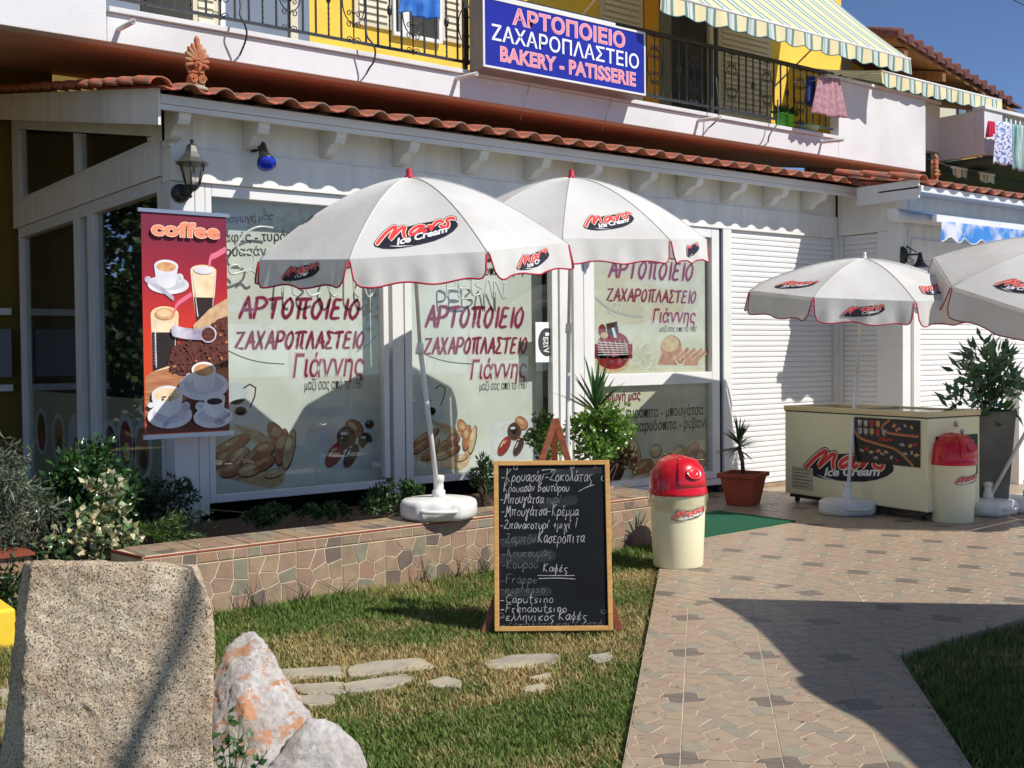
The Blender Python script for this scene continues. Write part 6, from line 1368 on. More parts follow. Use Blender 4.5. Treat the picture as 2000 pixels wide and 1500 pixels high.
# ================================================================== MAT
mt = MB(); q_ = [(6.45, 6.20), (7.90, 6.26), (7.86, 7.12), (6.42, 7.06)]; mt.prism(q_, idf, .001, .014)
o = obj('door_mat', mt, mat('green coir mat', srgb(16, 96, 64), srgb(10, 76, 50), 120, rough=.95, bump=.6, bsc=300)); tag(o, 'green rubber door mat on the patio in front of the glass door', 'mat')
lm = MB(); text(lm, 'ΚΑΛΩΣ ΗΡΘΑΤΕ', lambda a, b, h: (a, b, .0145+h), 7.55, 6.75, 6.88, 6.72, .0004, 0); obj('lettering', lm, mat('faded mat lettering', srgb(40, 112, 84), None, rough=.9), o)
# ================================================================== COFFEE BANNER
P0, P1, P2, P3 = [W(x, y, 1, 7.86) for x, y in ((273, 412), (443, 412), (280, 857), (452, 851))]
BZ1 = (P0[2]+P1[2])/2; BZ0 = (P2[2]+P3[2])/2; BX0 = (P0[0]+P2[0])/2; BX1 = (P1[0]+P3[0])/2; BW = BX1-BX0; BH = BZ1-BZ0
bn = thing('coffee_banner', 'tall red coffee banner with printed cups hanging from the corner post below the lantern', 'banner', (BX0, 7.86, BZ0))
def bmat():
    m = bpy.data.materials.new('banner print'); m.use_nodes = True; nt = m.node_tree; p = nt.nodes['Principled BSDF']; p.inputs['Roughness'].default_value = .45
    tc = nt.nodes.new('ShaderNodeTexCoord'); s = nt.nodes.new('ShaderNodeSeparateXYZ'); nt.links.new(tc.outputs['Generated'], s.inputs[0])
    r = nt.nodes.new('ShaderNodeValToRGB'); el = r.color_ramp.elements; el[0].position = .28; el[0].color = (*srgb(206, 70, 24), 1); el[1].position = .92; el[1].color = (*srgb(118, 16, 50), 1)
    e = el.new(.48); e.color = (*srgb(206, 50, 30), 1); e = el.new(.68); e.color = (*srgb(168, 24, 44), 1)
    nt.links.new(s.outputs[2], r.inputs[0]); nt.links.new(r.outputs[0], p.inputs['Base Color']); return m
obj('sheet', MB().box(BX0+.01, BX1-.01, 7.86, 7.864, BZ0+.02, BZ1-.02), bmat(), bn)
obj('top_bar', MB().box(BX0-.015, BX1+.012, 7.848, 7.876, BZ1-.026, BZ1), CHROME, bn); obj('bottom_bar', MB().box(BX0-.0, BX1+.02, 7.846, 7.878, BZ0, BZ0+.032), mat('white bar', (.75, .75, .78), None, rough=.35), bn)
fb = lambda a, b, h=0: (BX0+.01+(BW-.02)*a, 7.8598-h, BZ0+.03+(BH-.06)*b)    # 0..1 in both directions
def bq(px, py): return ((px-38)/(560-38)-.0 + (0 if True else 0), 1-(py-105)/(1400-105))
def bp(px, py): k = (py-105)/1295; return ((px-38-k*20)/510, 1-k)
BP = [mat('cup white print', srgb(236, 234, 236), srgb(214, 212, 220), 6, rough=.5), mat('crema print', srgb(202, 140, 92), srgb(226, 178, 128), 20, rough=.5), mat('black coffee print', srgb(40, 18, 16), srgb(24, 10, 10), 10, rough=.5), mat('foam print', srgb(244, 226, 190), srgb(230, 196, 150), 10, rough=.5),
      mat('wood table print', srgb(196, 136, 92), srgb(156, 96, 64), 6, rough=.5, stretch=(1, 1, 16)), mat('straw print', srgb(226, 110, 140), None, rough=.5), mat('steel print', srgb(150, 140, 160), srgb(220, 214, 230), 8, rough=.5), mat('sack print', srgb(214, 178, 140), srgb(190, 150, 112), 20, rough=.6), mat('bean print', srgb(110, 52, 40), srgb(66, 26, 22), 40, rough=.5), mat('coffee lettering', srgb(232, 140, 104), None, rough=.5), mat('lettering outline', srgb(250, 214, 186), None, rough=.5), mat('dark wood print', srgb(120, 56, 36), srgb(90, 38, 26), 8, rough=.5, stretch=(1, 1, 10)), mat('cup shade print', srgb(196, 196, 206), srgb(206, 204, 212), 5, rough=.5)]
ar = MB(); lay_ = [0.0005]
def PG(pts, mi): lay_[0] += .00012; ar.flat([bp(*p) for p in pts][::-1], fb, lay_[0], mi)
def EL(cx, cy, rx, ry, mi, rot=0): PG(ell(cx, cy, rx, ry, rot, 26), mi)
def RB(pts, w_, mi): lay_[0] += .00012; ar.ribbon([bp(*p) for p in smooth_pts(pts, 4)], w_/510, fb, lay_[0], mi)
PG([(200, 965), (60, 1060), (60, 1300), (555, 1300), (555, 960)], 4); PG([(70, 1330), (330, 1180), (555, 1140), (568, 1392), (70, 1392)], 11)
# glasses
PG([(328, 440), (486, 440), (474, 600), (470, 640), (365, 740), (345, 600)], 3); PG([(347, 590), (474, 590), (470, 650), (364, 740)], 2); EL(407, 430, 80, 36, 3); RB([(440, 418), (452, 350), (480, 335), (540, 298)], 14, 5)
PG([(92, 700), (256, 700), (252, 810), (246, 830), (250, 1000), (104, 1030), (98, 830)], 3); EL(174, 695, 82, 48, 3); PG([(98, 800), (250, 800), (246, 980), (104, 1030)], 2); RB([(232, 675), (252, 630), (330, 575)], 11, 5)
RB([(340, 460), (356, 580), (372, 700)], 6, 6); RB([(476, 460), (466, 600), (464, 640)], 5, 12); RB([(118, 730), (120, 860), (124, 1000)], 7, 6); RB([(236, 740), (236, 860), (232, 980)], 5, 12)
for i in range(30): EL(112+(i % 3)*5, 820+i*6, 2.2, 2.2, 12)
EL(407, 426, 62, 24, 0); EL(174, 692, 60, 34, 1); EL(170, 688, 40, 22, 3)
# espresso cup top left
EL(195, 520, 122, 56, 0); EL(195, 512, 100, 40, 12); PG([(112, 420), (250, 420), (238, 520), (200, 542), (150, 540), (124, 510)], 0); EL(182, 412, 71, 38, 0); EL(182, 416, 58, 28, 1); EL(262, 478, 22, 26, 0); EL(260, 478, 12, 15, 12); EL(78, 496, 24, 20, 6, .7); RB([(92, 510), (150, 545), (222, 600)], 11, 6)
# sack, beans and scoop
PG([(555, 590), (440, 660), (340, 760), (350, 790), (420, 800), (500, 730), (555, 700)], 7); PG([(555, 700), (490, 720), (440, 770), (380, 810), (280, 850), (215, 890), (190, 985), (255, 1050), (330, 1060), (400, 1010), (560, 1000)], 8)
rr = random.Random(4); BEAN2 = 8
for i in range(150):
    bx_, by_ = rr.uniform(205, 550), rr.uniform(740, 1030)
    if by_ > 850 or bx_ > 430 and by_ > 740:
        if by_ > 1010 and bx_ > 380: continue
        if bx_ < 260 and by_ < 880: continue
        EL(bx_, by_, rr.uniform(9, 13), rr.uniform(6, 8), 11 if i % 2 else 4 if i % 9 == 0 else 8, rr.uniform(0, PI))
RB([(220, 792), (300, 808), (385, 812)], 26, 6); EL(428, 810, 52, 52, 6); EL(430, 812, 42, 42, 8)
# cups below
EL(402, 1120, 152, 88, 0); EL(402, 1110, 122, 62, 12); PG([(328, 1030), (474, 1030), (462, 1130), (400, 1160), (342, 1130)], 0); EL(401, 1022, 74, 46, 0); EL(401, 1025, 62, 36, 1); EL(312, 1070, 22, 28, 0)
EL(198, 1290, 132, 76, 0); EL(198, 1280, 104, 56, 12); PG([(90, 1180), (274, 1180), (256, 1270), (190, 1300), (110, 1265)], 0); EL(182, 1165, 92, 52, 0); EL(182, 1166, 78, 40, 3); 
for i in range(9): EL(182+rr.uniform(-34, 40), 1182+rr.uniform(-20, 18), 6, 4, 2, rr.uniform(0, 3))
EL(86, 1224, 20, 16, 0); EL(290, 1240, 26, 30, 6, .4); RB([(280, 1262), (230, 1300), (160, 1348)], 12, 6)
EL(458, 1310, 122, 66, 0); EL(458, 1300, 96, 46, 12); PG([(400, 1200), (532, 1200), (520, 1290), (464, 1318), (410, 1285)], 0); EL(466, 1196, 66, 36, 0); EL(466, 1216, 48, 20, 2); EL(378, 1242, 30, 28, 0); EL(378, 1242, 17, 15, 12); EL(498, 1340, 34, 20, 6); RB([(520, 1320), (560, 1295)], 10, 6)
lay_[0] += .0003
b0 = bp(92, 238); b1 = bp(498, 150); text(ar, 'coffee', fb, b0[0]-.008, b1[0]+.008, b0[1]-.003, b1[1]+.003, lay_[0], 10, .075, 0, 1.1); text(ar, 'coffee', fb, b0[0], b1[0], b0[1], b1[1], lay_[0]+.0006, 9, .05, 0, 1.1)
obj('banner_print', ar, BP, bn)
# ================================================================== WALL LANTERN at the corner
ln = W(352, 378, 1, 8.09); lt_ = thing('wall_lantern', 'black coach lantern with glass panes on the corner post above the coffee banner', 'lantern', tuple(ln))
mb = MB(); mb.tube([(ln[0], 8.095, ln[2]), (ln[0], 8.06, ln[2]), (ln[0], 8.04, ln[2])], [.07, .068, .03], 20); obj('wall_plate', mb, BLACK, lt_)
lc = W(375, 300, 1, 7.93); zbt = W(378, 365, 1, 7.93)[2]; ztp = W(375, 318, 1, 7.93)[2]
obj('arm', MB().tube(smooth_pts([(ln[0], 8.05, ln[2]), (ln[0]+.03, 7.98, ln[2]-.03), (lc[0]-.02, 7.95, ln[2]-.02), (lc[0], 7.93, zbt-.01)], 4), .016, 8), BLACK, lt_)
q = lambda y: W(375, y, 1, 7.93)[2]
hd = MB(); hd.lathe([(.125, q(321)), (.128, q(319)), (.11, q(317)), (.075, q(308)), (.05, q(297)), (.036, q(286)), (.03, q(283)), (.012, q(282)), (.009, q(279)), (.016, q(276)), (.016, q(274)), (.004, q(272))], (lc[0], 7.93, 0), 6, smooth=False); obj('hood', hd, BRACK, lt_)
zt_, zb_ = q(321), zbt+.012
gl = MB(); gl.lathe([(.052, zb_), (.092, zt_)], (lc[0], 7.93, 0), 6, smooth=False, caps=False); obj('lantern_pane', gl, glassmat('lantern glass', (.85, .84, .80), 1.5), lt_)
for j in range(6):
    th = 2*PI*j/6; obj('lantern_bar', MB().tube([(lc[0]+.053*math.cos(th), 7.93+.053*math.sin(th), zb_), (lc[0]+.093*math.cos(th), 7.93+.093*math.sin(th), zt_)], .0055, 5), BLACK, lt_)
obj('base_cup', MB().lathe([(.02, zb_-.045), (.045, zb_-.02), (.058, zb_-.004), (.058, zb_)], (lc[0], 7.93, 0), 6, smooth=False), BLACK, lt_)
obj('candle_bulb', MB().lathe([(.02, zb_), (.022, zb_+.05), (.016, zb_+.07), (.001, zb_+.10)], (lc[0], 7.93, 0), 10), PLAST, lt_)
# small tail of a second lantern hanging beside the glass door
a = W(1164, 505, 1, 7.98); t = thing('wall_lantern', 'black lantern hanging beside the glass door, only its pointed lower end below the parasol', 'lantern', tuple(a))
obj('base_cup', MB().lathe([(.004, -.075), (.012, -.062), (.010, -.05), (.03, -.02), (.05, 0), (.052, .012), (.09, .25), (.12, .26), (.05, .36), (.01, .40)], (a[0], a[1], a[2]+.045), 6, smooth=False), BRACK, t); obj('arm', MB().tube([(a[0], 7.98, a[2]+.1), (a[0], 8.09, a[2]+.14)], .014, 6), BLACK, t)
# blue flood lamp
fm = W(497, 283, 1, 8.06); fd = W(521, 320, 1, 7.84); t = thing('flood_lamp', 'black spotlight with blue lens fixed to the beam above the left window', 'spotlight', tuple(fm))
obj('wall_plate', MB().tube([(fm[0], 8.085, fm[2]), (fm[0], 8.03, fm[2])], [.055, .05], 18), BLACK, t)
d = Vector(fd)-Vector((fm[0]+.03, 8.0, fm[2]-.01)); s0 = Vector((fm[0]+.03, 8.0, fm[2]-.01)); dn = d.normalized()
obj('lamp_body', MB().tube([s0-dn*.03, s0, s0+d*.35, s0+d*.62, s0+d*.85, s0+d], [.02, .035, .034, .045, .066, .072], 18), BLACK, t)
obj('lamp_bracket', MB().tube([(fm[0], 8.03, fm[2]), s0], .022, 8), BLACK, t)
lens = MB(); lens.tube([s0+d*1.001, s0+d+dn*.012, s0+d+dn*.02], [.070, .06, .02], 20); obj('blue_lens', lens, mat('blue glass lens', (.01, .04, .55), None, rough=.12, coat=.5), t)
# bell shaped lamp on the right wing
bl = W(1770, 498, 1, 7.14); t = thing('bell_lamp', 'black wrought iron bell lamp hanging from a scrolled bracket on the right wing', 'lamp', tuple(bl))
obj('wall_plate', MB().tube([(bl[0]-.02, YRW-.04, bl[2]+.09), (bl[0]-.02, YRW-.065, bl[2]+.03), (bl[0]-.02, YRW-.065, bl[2]-.05), (bl[0]-.02, YRW-.04, bl[2]-.11)], [.02, .045, .045, .02], 10), BLACK, t)
bc = W(1797, 505, 1, 7.0); obj('arm', MB().tube([(bl[0]-.02, YRW-.06, bl[2]), (bc[0], 7.0, bl[2])], .010, 6), BLACK, t)
mb = MB(); mb.tube([(bl[0]-.01+(bc[0]-bl[0])*.3+.04*math.cos(a_), YRW-.1, bl[2]+.05+.04*math.sin(a_)) for a_ in [i*.5 for i in range(14)]], .006, 5); mb.tube([(bl[0]-.01+(bc[0]-bl[0])*.3+.035*math.cos(a_), YRW-.1, bl[2]-.05+.035*math.sin(a_)) for a_ in [i*.5 for i in range(12)]], .006, 5)
mb.tube([(bl[0]+.02, YRW-.07, bl[2]+.10), (bc[0]-.03, 7.02, bl[2]+.02)], .006, 5); obj('scroll', mb, BLACK, t)
obj('bell_shade', MB().lathe([(.018, .0), (.024, -.04), (.03, -.07), (.045, -.11), (.075, -.145), (.10, -.155), (.098, -.16)], (bc[0], 7.0, bl[2]+.02), 20), BLACK, t)
zc = bl[2]+.05; mb = MB(); mb.tube([(bl[0]+.03, YRW-.08, zc), (bl[0]+.03, YRW-.08, W(1780, 445, 1, 7.14)[2])], .004, 5); obj('chain', mb, CHROME, t)
# ================================================================== PALMETTE ROOF ORNAMENTS
def antefix(c, label, s=1.0, rz=0):
    t = thing('palmette_ornament', label, 'roof ornament', tuple(c), 'clay palmette ornaments on the roof corners', rotz=rz); mb = MB()
    for i in range(11):     # fan of petals
        an = -1.95+3.9*i/10; L_ = .15 if abs(an) > .1 else .205; w_ = .017+.006*(abs(an) < .1)
        cx, cz = 0, .175; vs = []; n1, n2 = 8, 8
        tip = (cx+L_*math.sin(an)*.62, cz+L_*math.cos(an)*.85+.02)
        mb.tube([(cx+(tip[0]-cx)*q, -.02-.018*math.sin(q*PI), cz+(tip[1]-cz)*q) for q in (0, .3, .6, .85, 1.0)], [.008, .012, w_*.9, w_, w_*.45], 8)
    mb.prism(ell(0, .19, .075, .125, 0, 20), lambda a, b, h: (a, h, b), -.012, .015)
    mb.prism([(-.05, 0), (.05, 0), (.062, .06), (.045, .11), (-.045, .11), (-.062, .06)], lambda a, b, h: (a, h, b), -.03, .025)
    face = [(0.001, -.06), (.022, -.045), (.034, -.01), (.036, .02), (.028, .045), (.001, .055)]
    vs = []; n = 14
    for r_, z in face:
        for j in range(n): th = 2*PI*j/n; vs.append((r_*math.cos(th), -.03-abs(r_*math.sin(th))*.9 if math.sin(th) < 0 else -.02+r_*math.sin(th)*.5, .155+z))
    mb.add(vs, [(i*n+j, i*n+(j+1) % n, (i+1)*n+(j+1) % n, (i+1)*n+j) for i in range(5) for j in range(n)], 0, True)
    mb.tube([(-.035, -.045, .185), (0, -.062, .195), (.035, -.045, .185)], .008, 6); mb.tube([(0, -.066, .175), (0, -.074, .150)], [.004, .008], 6)
    for sx in (-1, 1):
        mb.tube([(sx*(.033+.033*(1-i/18*.8)*math.cos(i*.62)), -.042, .055+.033*(1-i/18*.8)*math.sin(i*.62)) for i in range(19)], .008, 6); mb.tube([(sx*.05, -.035, .08), (sx*.035, -.04, .11), (sx*.01, -.045, .10)], .01, 6)
    mb.hexa([(-.045, .02, 0), (.045, .02, 0), (.04, .27, -.0), (-.04, .27, -.0), (-.03, .03, .13), (.03, .03, .13), (.03, .14, .05), (-.03, .14, .05)])
    mb.v = [(x*s, y*s, z*s) for x, y, z in mb.v]
    obj('palmette', mb, mat('terracotta ornament', srgb(190, 112, 72), srgb(160, 90, 60), 14, rough=.85, bump=.5, bsc=70, c3=srgb(176, 140, 100), sc3=9), t, local=True)
    mm = MB(); mm.lathe([(.09*s, -.02), (.085*s, .0), (.06*s, .012)], (0, 0, 0), 10); obj('mortar', mm, mat('cement', srgb(170, 160, 146), None, rough=.95, bump=.5), t, local=True)
ac = W(383, 172, 1, 7.78); antefix(ac, 'clay palmette with a face on the roof corner above the lantern', .98)
ac = W(1822, 372, 1, 6.92); antefix(ac, 'clay palmette in the shade on the roof corner of the right wing', 1.05, .5)
# ================================================================== RIGHT WING AWNING, half folded
t = thing('retractable_awning', 'white cassette awning with blue cloud patterned valance on the right wing', 'awning', tuple(W(1900, 430, 1, 6.9)))
a0 = W(1768, 412, 1, 6.95); a1_ = W(2030, 435, 1, 6.95)
obj('cassette', MB().tube([(a0[0], YRW-.12, a0[2]-.02), (16, YRW-.12, a0[2]-.02)], .07, 12), WHITE, t)
y2 = 6.55; v0 = W(1838, 431, 1, y2); v1 = W(2100, 462, 1, y2)
zt2_ = (v0[2]+v1[2])/2
obj('front_bar', MB().box(v0[0]-.08, 15, y2-.0, y2+.05, zt2_-.01, zt2_+.06), WHITE, t)
for x in (v0[0]+.35, v0[0]+1.6): obj('folding_arm', MB().tube([(x, y2+.05, zt2_+.03), (x+.5, (y2+YRW)/2, zt2_+.09), (x+.1, YRW-.15, a0[2]-.04)], .02, 6), WHITE, t)
BLUV = mat('blue cloud fabric', srgb(60, 140, 222), srgb(222, 226, 240), 4.5, rough=.8, contrast=(.42, .62), detail=2, trans=.2)
cn = MB(); cn.add([(v0[0], y2+.02, zt2_+.062), (15, y2+.02, zt2_+.062), (15, YRW-.1, a0[2]+.045), (v0[0], YRW-.1, a0[2]+.045)], [(0, 1, 2, 3)]); obj('canopy', cn, BLUV, t)
vl = MB(); vs = []; N = 120; x1_ = 14.5
for i in range(N+1):
    x = v0[0]+(x1_-v0[0])*i/N; per = .30; s_ = .21-.055*(0.5+.5*math.cos(2*PI*(x-v0[0]-.15)/per))**1.6; wv = .012*math.sin(x*12)
    for q_ in (0, .5, 1): vs.append((x, y2-.008+wv*q_, zt2_-s_*q_))
vl.add(vs, [(i*3+k, (i+1)*3+k, (i+1)*3+k+1, i*3+k+1) for i in range(N) for k in range(2)], 0, True); obj('valance', vl, BLUV, t); obj('valance_piping', MB().tube([vs[i*3+2] for i in range(N+1)], .006, 4), WHITE, t)
# ================================================================== PLANTS
def col(base, n, var=.35, hi=None, phi=.0):
    b = np.array(base)*rng.uniform(1-var, 1+var, (n, 1))*rng.uniform(.9, 1.1, (n, 3))
    if hi is not None: k = rng.random(n) < phi; b[k] = np.array(hi)*rng.uniform(.8, 1.2, (k.sum(), 1))
    return b
def strap_leaves(t, c, n, L, wd_, base, up0=.15, up1=1.35, droop=.25, name='leaf', col_=(.05, .11, .03), fan=None):
    """long pointed leaves, each an object"""
    m_ = mat('strap leaf %s' % (col_,), col_, tuple(x*1.5 for x in col_), 5, rough=.35, stretch=(1, 1, 1), trans=.15)
    for i in range(n):
        az = 2*PI*i/n*2.4+random.uniform(-.3, .3); el_ = up0+(up1-up0)*((i+.5)/n)**.8; l = L*random.uniform(.75, 1.08)
        d = Vector((math.cos(az)*math.cos(el_), math.sin(az)*math.cos(el_), math.sin(el_))); s = Vector((-math.sin(az), math.cos(az), 0)); u_ = s.cross(d)*-1
        vs = []; K = 7
        for k in range(K+1):
            q = k/K; p = d*l*q+Vector((0, 0, -droop*l*q*q*math.cos(el_))); w_ = wd_*(.55+.9*q if q < .35 else 1-((q-.35)/.65)**1.7)*.5+.0004
            vs += [p-s*w_+u_*w_*.35, p, p+s*w_+u_*w_*.35]
        mb = MB(); mb.add(vs, [(3*k+j, 3*k+j+1, 3*k+3+j+1, 3*k+3+j) for k in range(K) for j in range(2)], 0, True)
        o = obj(name, mb, m_, t, local=True); o.location = Vector(c)-ORG[t.name]+Vector((0, 0, i*base/n))
def bushy(t, c, rx, ry, rz, n, ll, lw, base, name='foliage', hi=None, phi=0, shell=.55, mtl=None, clumps=0, droop=0., up=.3, zcut=None, fold=.25, seed=0):
    c = np.array(c); d = rng.normal(size=(n, 3)); d /= np.linalg.norm(d, axis=1)[:, None]; r_ = rng.uniform(shell, 1, (n, 1))**.6
    ph = np.sin(d[:, 0]*4.3+seed)*np.cos(d[:, 1]*5.1+seed*2)*.18+np.sin(d[:, 2]*6+seed)*.12; r_ = r_*(1+ph[:, None])
    pos = c+d*r_*np.array([rx, ry, rz])
    if clumps:
        cc = c+(lambda v: v/np.linalg.norm(v, axis=1)[:, None])(rng.normal(size=(clumps, 3)))*rng.uniform(.35, .95, (clumps, 1))*np.array([rx, ry, rz]); k = rng.integers(0, clumps, n)
        pos = cc[k]+d*rng.uniform(.1, 1, (n, 1))**.7*min(rx, ry, rz)*rng.uniform(.35, .55, (clumps, 1))[k]
    if zcut is not None: kk = pos[:, 2] > zcut; pos, d = pos[kk], d[kk]; n = len(pos)
    ax = d+rng.normal(size=(n, 3))*.5; ax[:, 2] += up
    return leaf_mesh(name, pos, ax, rng.normal(size=(n, 3)), rng.uniform(.7, 1.2, n)*ll, rng.uniform(.8, 1.2, n)*lw, col(base, n, hi=hi, phi=phi), parent=t, mtl=mtl or LEAF, kind='stuff', droop=droop, fold=fold)
def twigs(t, c, n, R_, H_, r_=.006, z0=0):
    mb = MB(); c = np.array(c)
    for i in range(n):
        a = rng.uniform(0, 2*PI); e = c+np.array([math.cos(a)*R_*rng.uniform(.2, 1), math.sin(a)*R_*rng.uniform(.2, 1), H_*rng.uniform(.6, 1)]); m1 = c*.5+e*.5+np.array([rng.normal()*.02, rng.normal()*.02, H_*.1]); b = c+np.array([rng.normal()*.02, rng.normal()*.02, z0])
        mb.tube([b, m1, e], [r_, r_*.8, r_*.4], 5)
    return obj('stem', mb, BARK, t)
# cordyline in the bed, spiky head above the round leaved bush
cc = W(1163, 800, 1, 6.86); t = thing('cordyline', 'spiky green cordyline rising above the round leaved bush in the planter', 'plant', (cc[0], cc[1], .27))
obj('trunk', MB().tube([(cc[0]+.02, cc[1]+.02, .27), (cc[0], cc[1], cc[2]-.1), tuple(cc)], [.028, .024, .03], 8), BARK, t)
strap_leaves(t, cc-np.array([0, 0, .05]), 34, .42, .034, .10, up0=.30, up1=1.35, droop=.10, col_=(.055, .12, .035))
b_ = W(1178, 850, 1, 6.75); t = thing('round_leaved_bush', 'bright green round leaved bush right behind the easel in the planter', 'shrub', (b_[0], b_[1], .27))
bushy(t, (b_[0]-.02, b_[1], b_[2]+.0), .33, .22, .27, 2300, .044, .038, (.10, .21, .025), hi=(.20, .32, .05), phi=.3, mtl=GLOSSLEAF, clumps=26, seed=1); twigs(t, (b_[0], b_[1], .27), 9, .2, .5)
b_ = W(1068, 862, 1, 6.75); t = thing('round_leaved_bush', 'lower green round leaved bush seen between parasol pole and easel, left of the cordyline', 'shrub', (b_[0], b_[1], .27))
bushy(t, (b_[0], b_[1], b_[2]), .15, .14, .22, 700, .040, .034, (.075, .17, .022), hi=(.16, .28, .05), phi=.25, mtl=GLOSSLEAF, clumps=14, seed=2); twigs(t, (b_[0], b_[1], .27), 7, .15, .45)
b_ = W(944, 925, 1, 6.82); t = thing('upright_shrub', 'small dark narrow leaved shrub in the planter left of the chalkboard', 'shrub', (b_[0], b_[1], .27))
bushy(t, (b_[0], b_[1], b_[2]+.0), .10, .10, .17, 620, .045, .012, (.04, .085, .025), hi=(.09, .15, .05), phi=.2, clumps=12, up=1.2, seed=3); twigs(t, (b_[0], b_[1], .27), 8, .08, .36)
for px, py, rx, rz, lab in ((745, 975, .20, .13, 'low dark green shrub in the planter left of the nearest parasol foot'), (1005, 975, .14, .10, 'low dark shrub in the planter hidden behind the chalkboard top'), (800, 968, .10, .09, 'tiny shrub tuft just behind the nearest parasol foot'), (640, 1000, .22, .06, 'creeping ground cover under the left window'), (520, 1008, .2, .06, 'creeping ground cover near the corner post'), (1225, 890, .1, .12, 'small reddish leaved plant at the right end of the planter')):
    b_ = W(px, py, 1, 6.95); t = thing('low_shrub', lab, 'shrub', (b_[0], b_[1], .25))
    bushy(t, (b_[0], b_[1], max(b_[2], .30)), rx, .16, rz, 800, .035, .020, (.035, .08, .02) if px != 1225 else (.10, .04, .02), hi=(.08, .15, .04), phi=.15, clumps=16, seed=px); twigs(t, (b_[0], b_[1], .27), 5, rx*.7, rz)
# left garden
def gb(px, py, Y): return W(px, py, 1, Y)
g_ = gb(175, 965, 7.25); t = thing('glossy_shrub', 'dark green glossy leaved shrub in front of the side doors', 'shrub', (g_[0], g_[1], .16))
bushy(t, (g_[0], g_[1], g_[2]+.0), .27, .26, .33, 2600, .055, .034, (.030, .085, .018), hi=(.14, .20, .08), phi=.12, mtl=GLOSSLEAF, clumps=34, seed=4); twigs(t, (g_[0], g_[1], .16), 12, .25, .6)
g_ = gb(205, 960, 7.6); t = thing('fern_shrub', 'feathery green asparagus fern between the glossy shrub and the ivy', 'fern', (g_[0], g_[1], .16))
bushy(t, (g_[0], g_[1], g_[2]-.05), .25, .2, .33, 3200, .05, .006, (.07, .16, .025), hi=(.12, .22, .04), phi=.3, clumps=30, up=.9, seed=5)
g_ = gb(178, 1045, 6.85); t = thing('variegated_ivy', 'cream and green variegated ivy spilling over the end of the wall', 'ivy', (g_[0], g_[1], .1))
bushy(t, (g_[0], g_[1], g_[2]), .27, .16, .17, 520, .058, .048, (.50, .46, .26), hi=(.12, .20, .08), phi=.38, mtl=GLOSSLEAF, clumps=22, fold=.5, up=-.1, seed=6)
bushy(t, (g_[0]+.12, g_[1]-.0, g_[2]+.22), .12, .1, .18, 160, .055, .046, (.50, .47, .28), hi=(.10, .18, .07), phi=.45, mtl=GLOSSLEAF, clumps=9, fold=.5, up=-.1, seed=7); twigs(t, (g_[0], g_[1], .1), 8, .25, .4, .004)
g_ = gb(20, 1010, 7.05); t = thing('silver_bush', 'silvery grey green bush with drooping narrow leaves at the left edge', 'shrub', (g_[0], g_[1], .1))
bushy(t, (g_[0]-.05, g_[1], g_[2]+.03), .34, .24, .40, 3200, .07, .012, (.10, .125, .08), hi=(.19, .21, .14), phi=.3, clumps=40, up=-.4, seed=8, droop=.3); twigs(t, (g_[0], g_[1], .1), 12, .25, .6)
g_ = gb(300, 1020, 6.95); t = thing('juniper', 'low spreading juniper at the foot of the corner post', 'shrub', (g_[0], g_[1], .2))
n = 2600; k = rng.integers(0, 34, n); az = rng.uniform(-.5, PI+.5, 34); L_ = rng.uniform(.15, .5, 34); el_ = rng.uniform(.02, .5, 34)
c0 = np.array([g_[0]-.05, g_[1], g_[2]-.06]); s_ = rng.uniform(.1, 1, n); dirs = np.stack([np.cos(az)*np.cos(el_), -np.abs(np.sin(az))*.35*np.cos(el_), np.sin(el_)], 1); pos = c0+dirs[k]*(L_[k]*s_)[:, None]-np.stack([0*s_, 0*s_, .12*s_**2], 1)+rng.normal(size=(n, 3))*.012
ax = dirs[k]+rng.normal(size=(n, 3))*.45; leaf_mesh('foliage', pos, ax, rng.normal(size=(n, 3)), rng.uniform(.03, .06, n), rng.uniform(.005, .009, n), col((.045, .095, .02), n, hi=(.12, .19, .03), phi=.3), parent=t, mtl=LEAF, kind='stuff')
g_ = gb(-20, 1110, 6.6); t = thing('dark_undergrowth', 'dark green undergrowth behind the granite block', 'shrub', (g_[0], g_[1], 0)); bushy(t, (g_[0]+.05, g_[1]+.2, .2), .5, .2, .25, 2200, .05, .02, (.03, .065, .018), clumps=30, seed=9)
for px, Y in ((150, 7.9), (300, 7.9), (40, 8.2)):
    g_ = gb(px, 1000, Y); t = thing('dark_shrub', {150: 'shaded dark shrub behind the glossy shrub by the side door', 300: 'shaded dark shrub behind the juniper', 40: 'shaded dark shrub behind the silvery bush'}[px], 'shrub', (g_[0], g_[1], .1)); bushy(t, (g_[0], g_[1], .38), .35, .2, .3, 1600, .05, .022, (.03, .07, .02), clumps=24, seed=px)
# sprig in front of the quartz rock
s0 = WD(452, 1560, 3.85); t = thing('rock_sprig', 'small leafy sprig growing in the shade between granite block and white rock', 'sprig', (s0[0], s0[1], 0))
for (px, py) in ((445, 1390), (470, 1400), (490, 1440), (430, 1430), (520, 1470), (415, 1470), (465, 1450)):
    e = WD(px, py, 3.85); obj('stem', MB().tube([(s0[0], s0[1], .0), tuple((s0+e)/2), tuple(e)], [.003, .0025, .0015], 5), mat('green stem', (.07, .12, .04)), t)
    n = 9; q_ = rng.uniform(.3, 1, (n, 1)); pos = s0*(1-q_)+e*q_; leaf_mesh('leaf', pos, rng.normal(size=(n, 3))+np.array([0, 0, .4]), rng.normal(size=(n, 3)), rng.uniform(.025, .05, n), rng.uniform(.018, .03, n), col((.05, .12, .03), n, hi=(.10, .19, .05), phi=.3), parent=t, mtl=LEAF, kind='stuff')
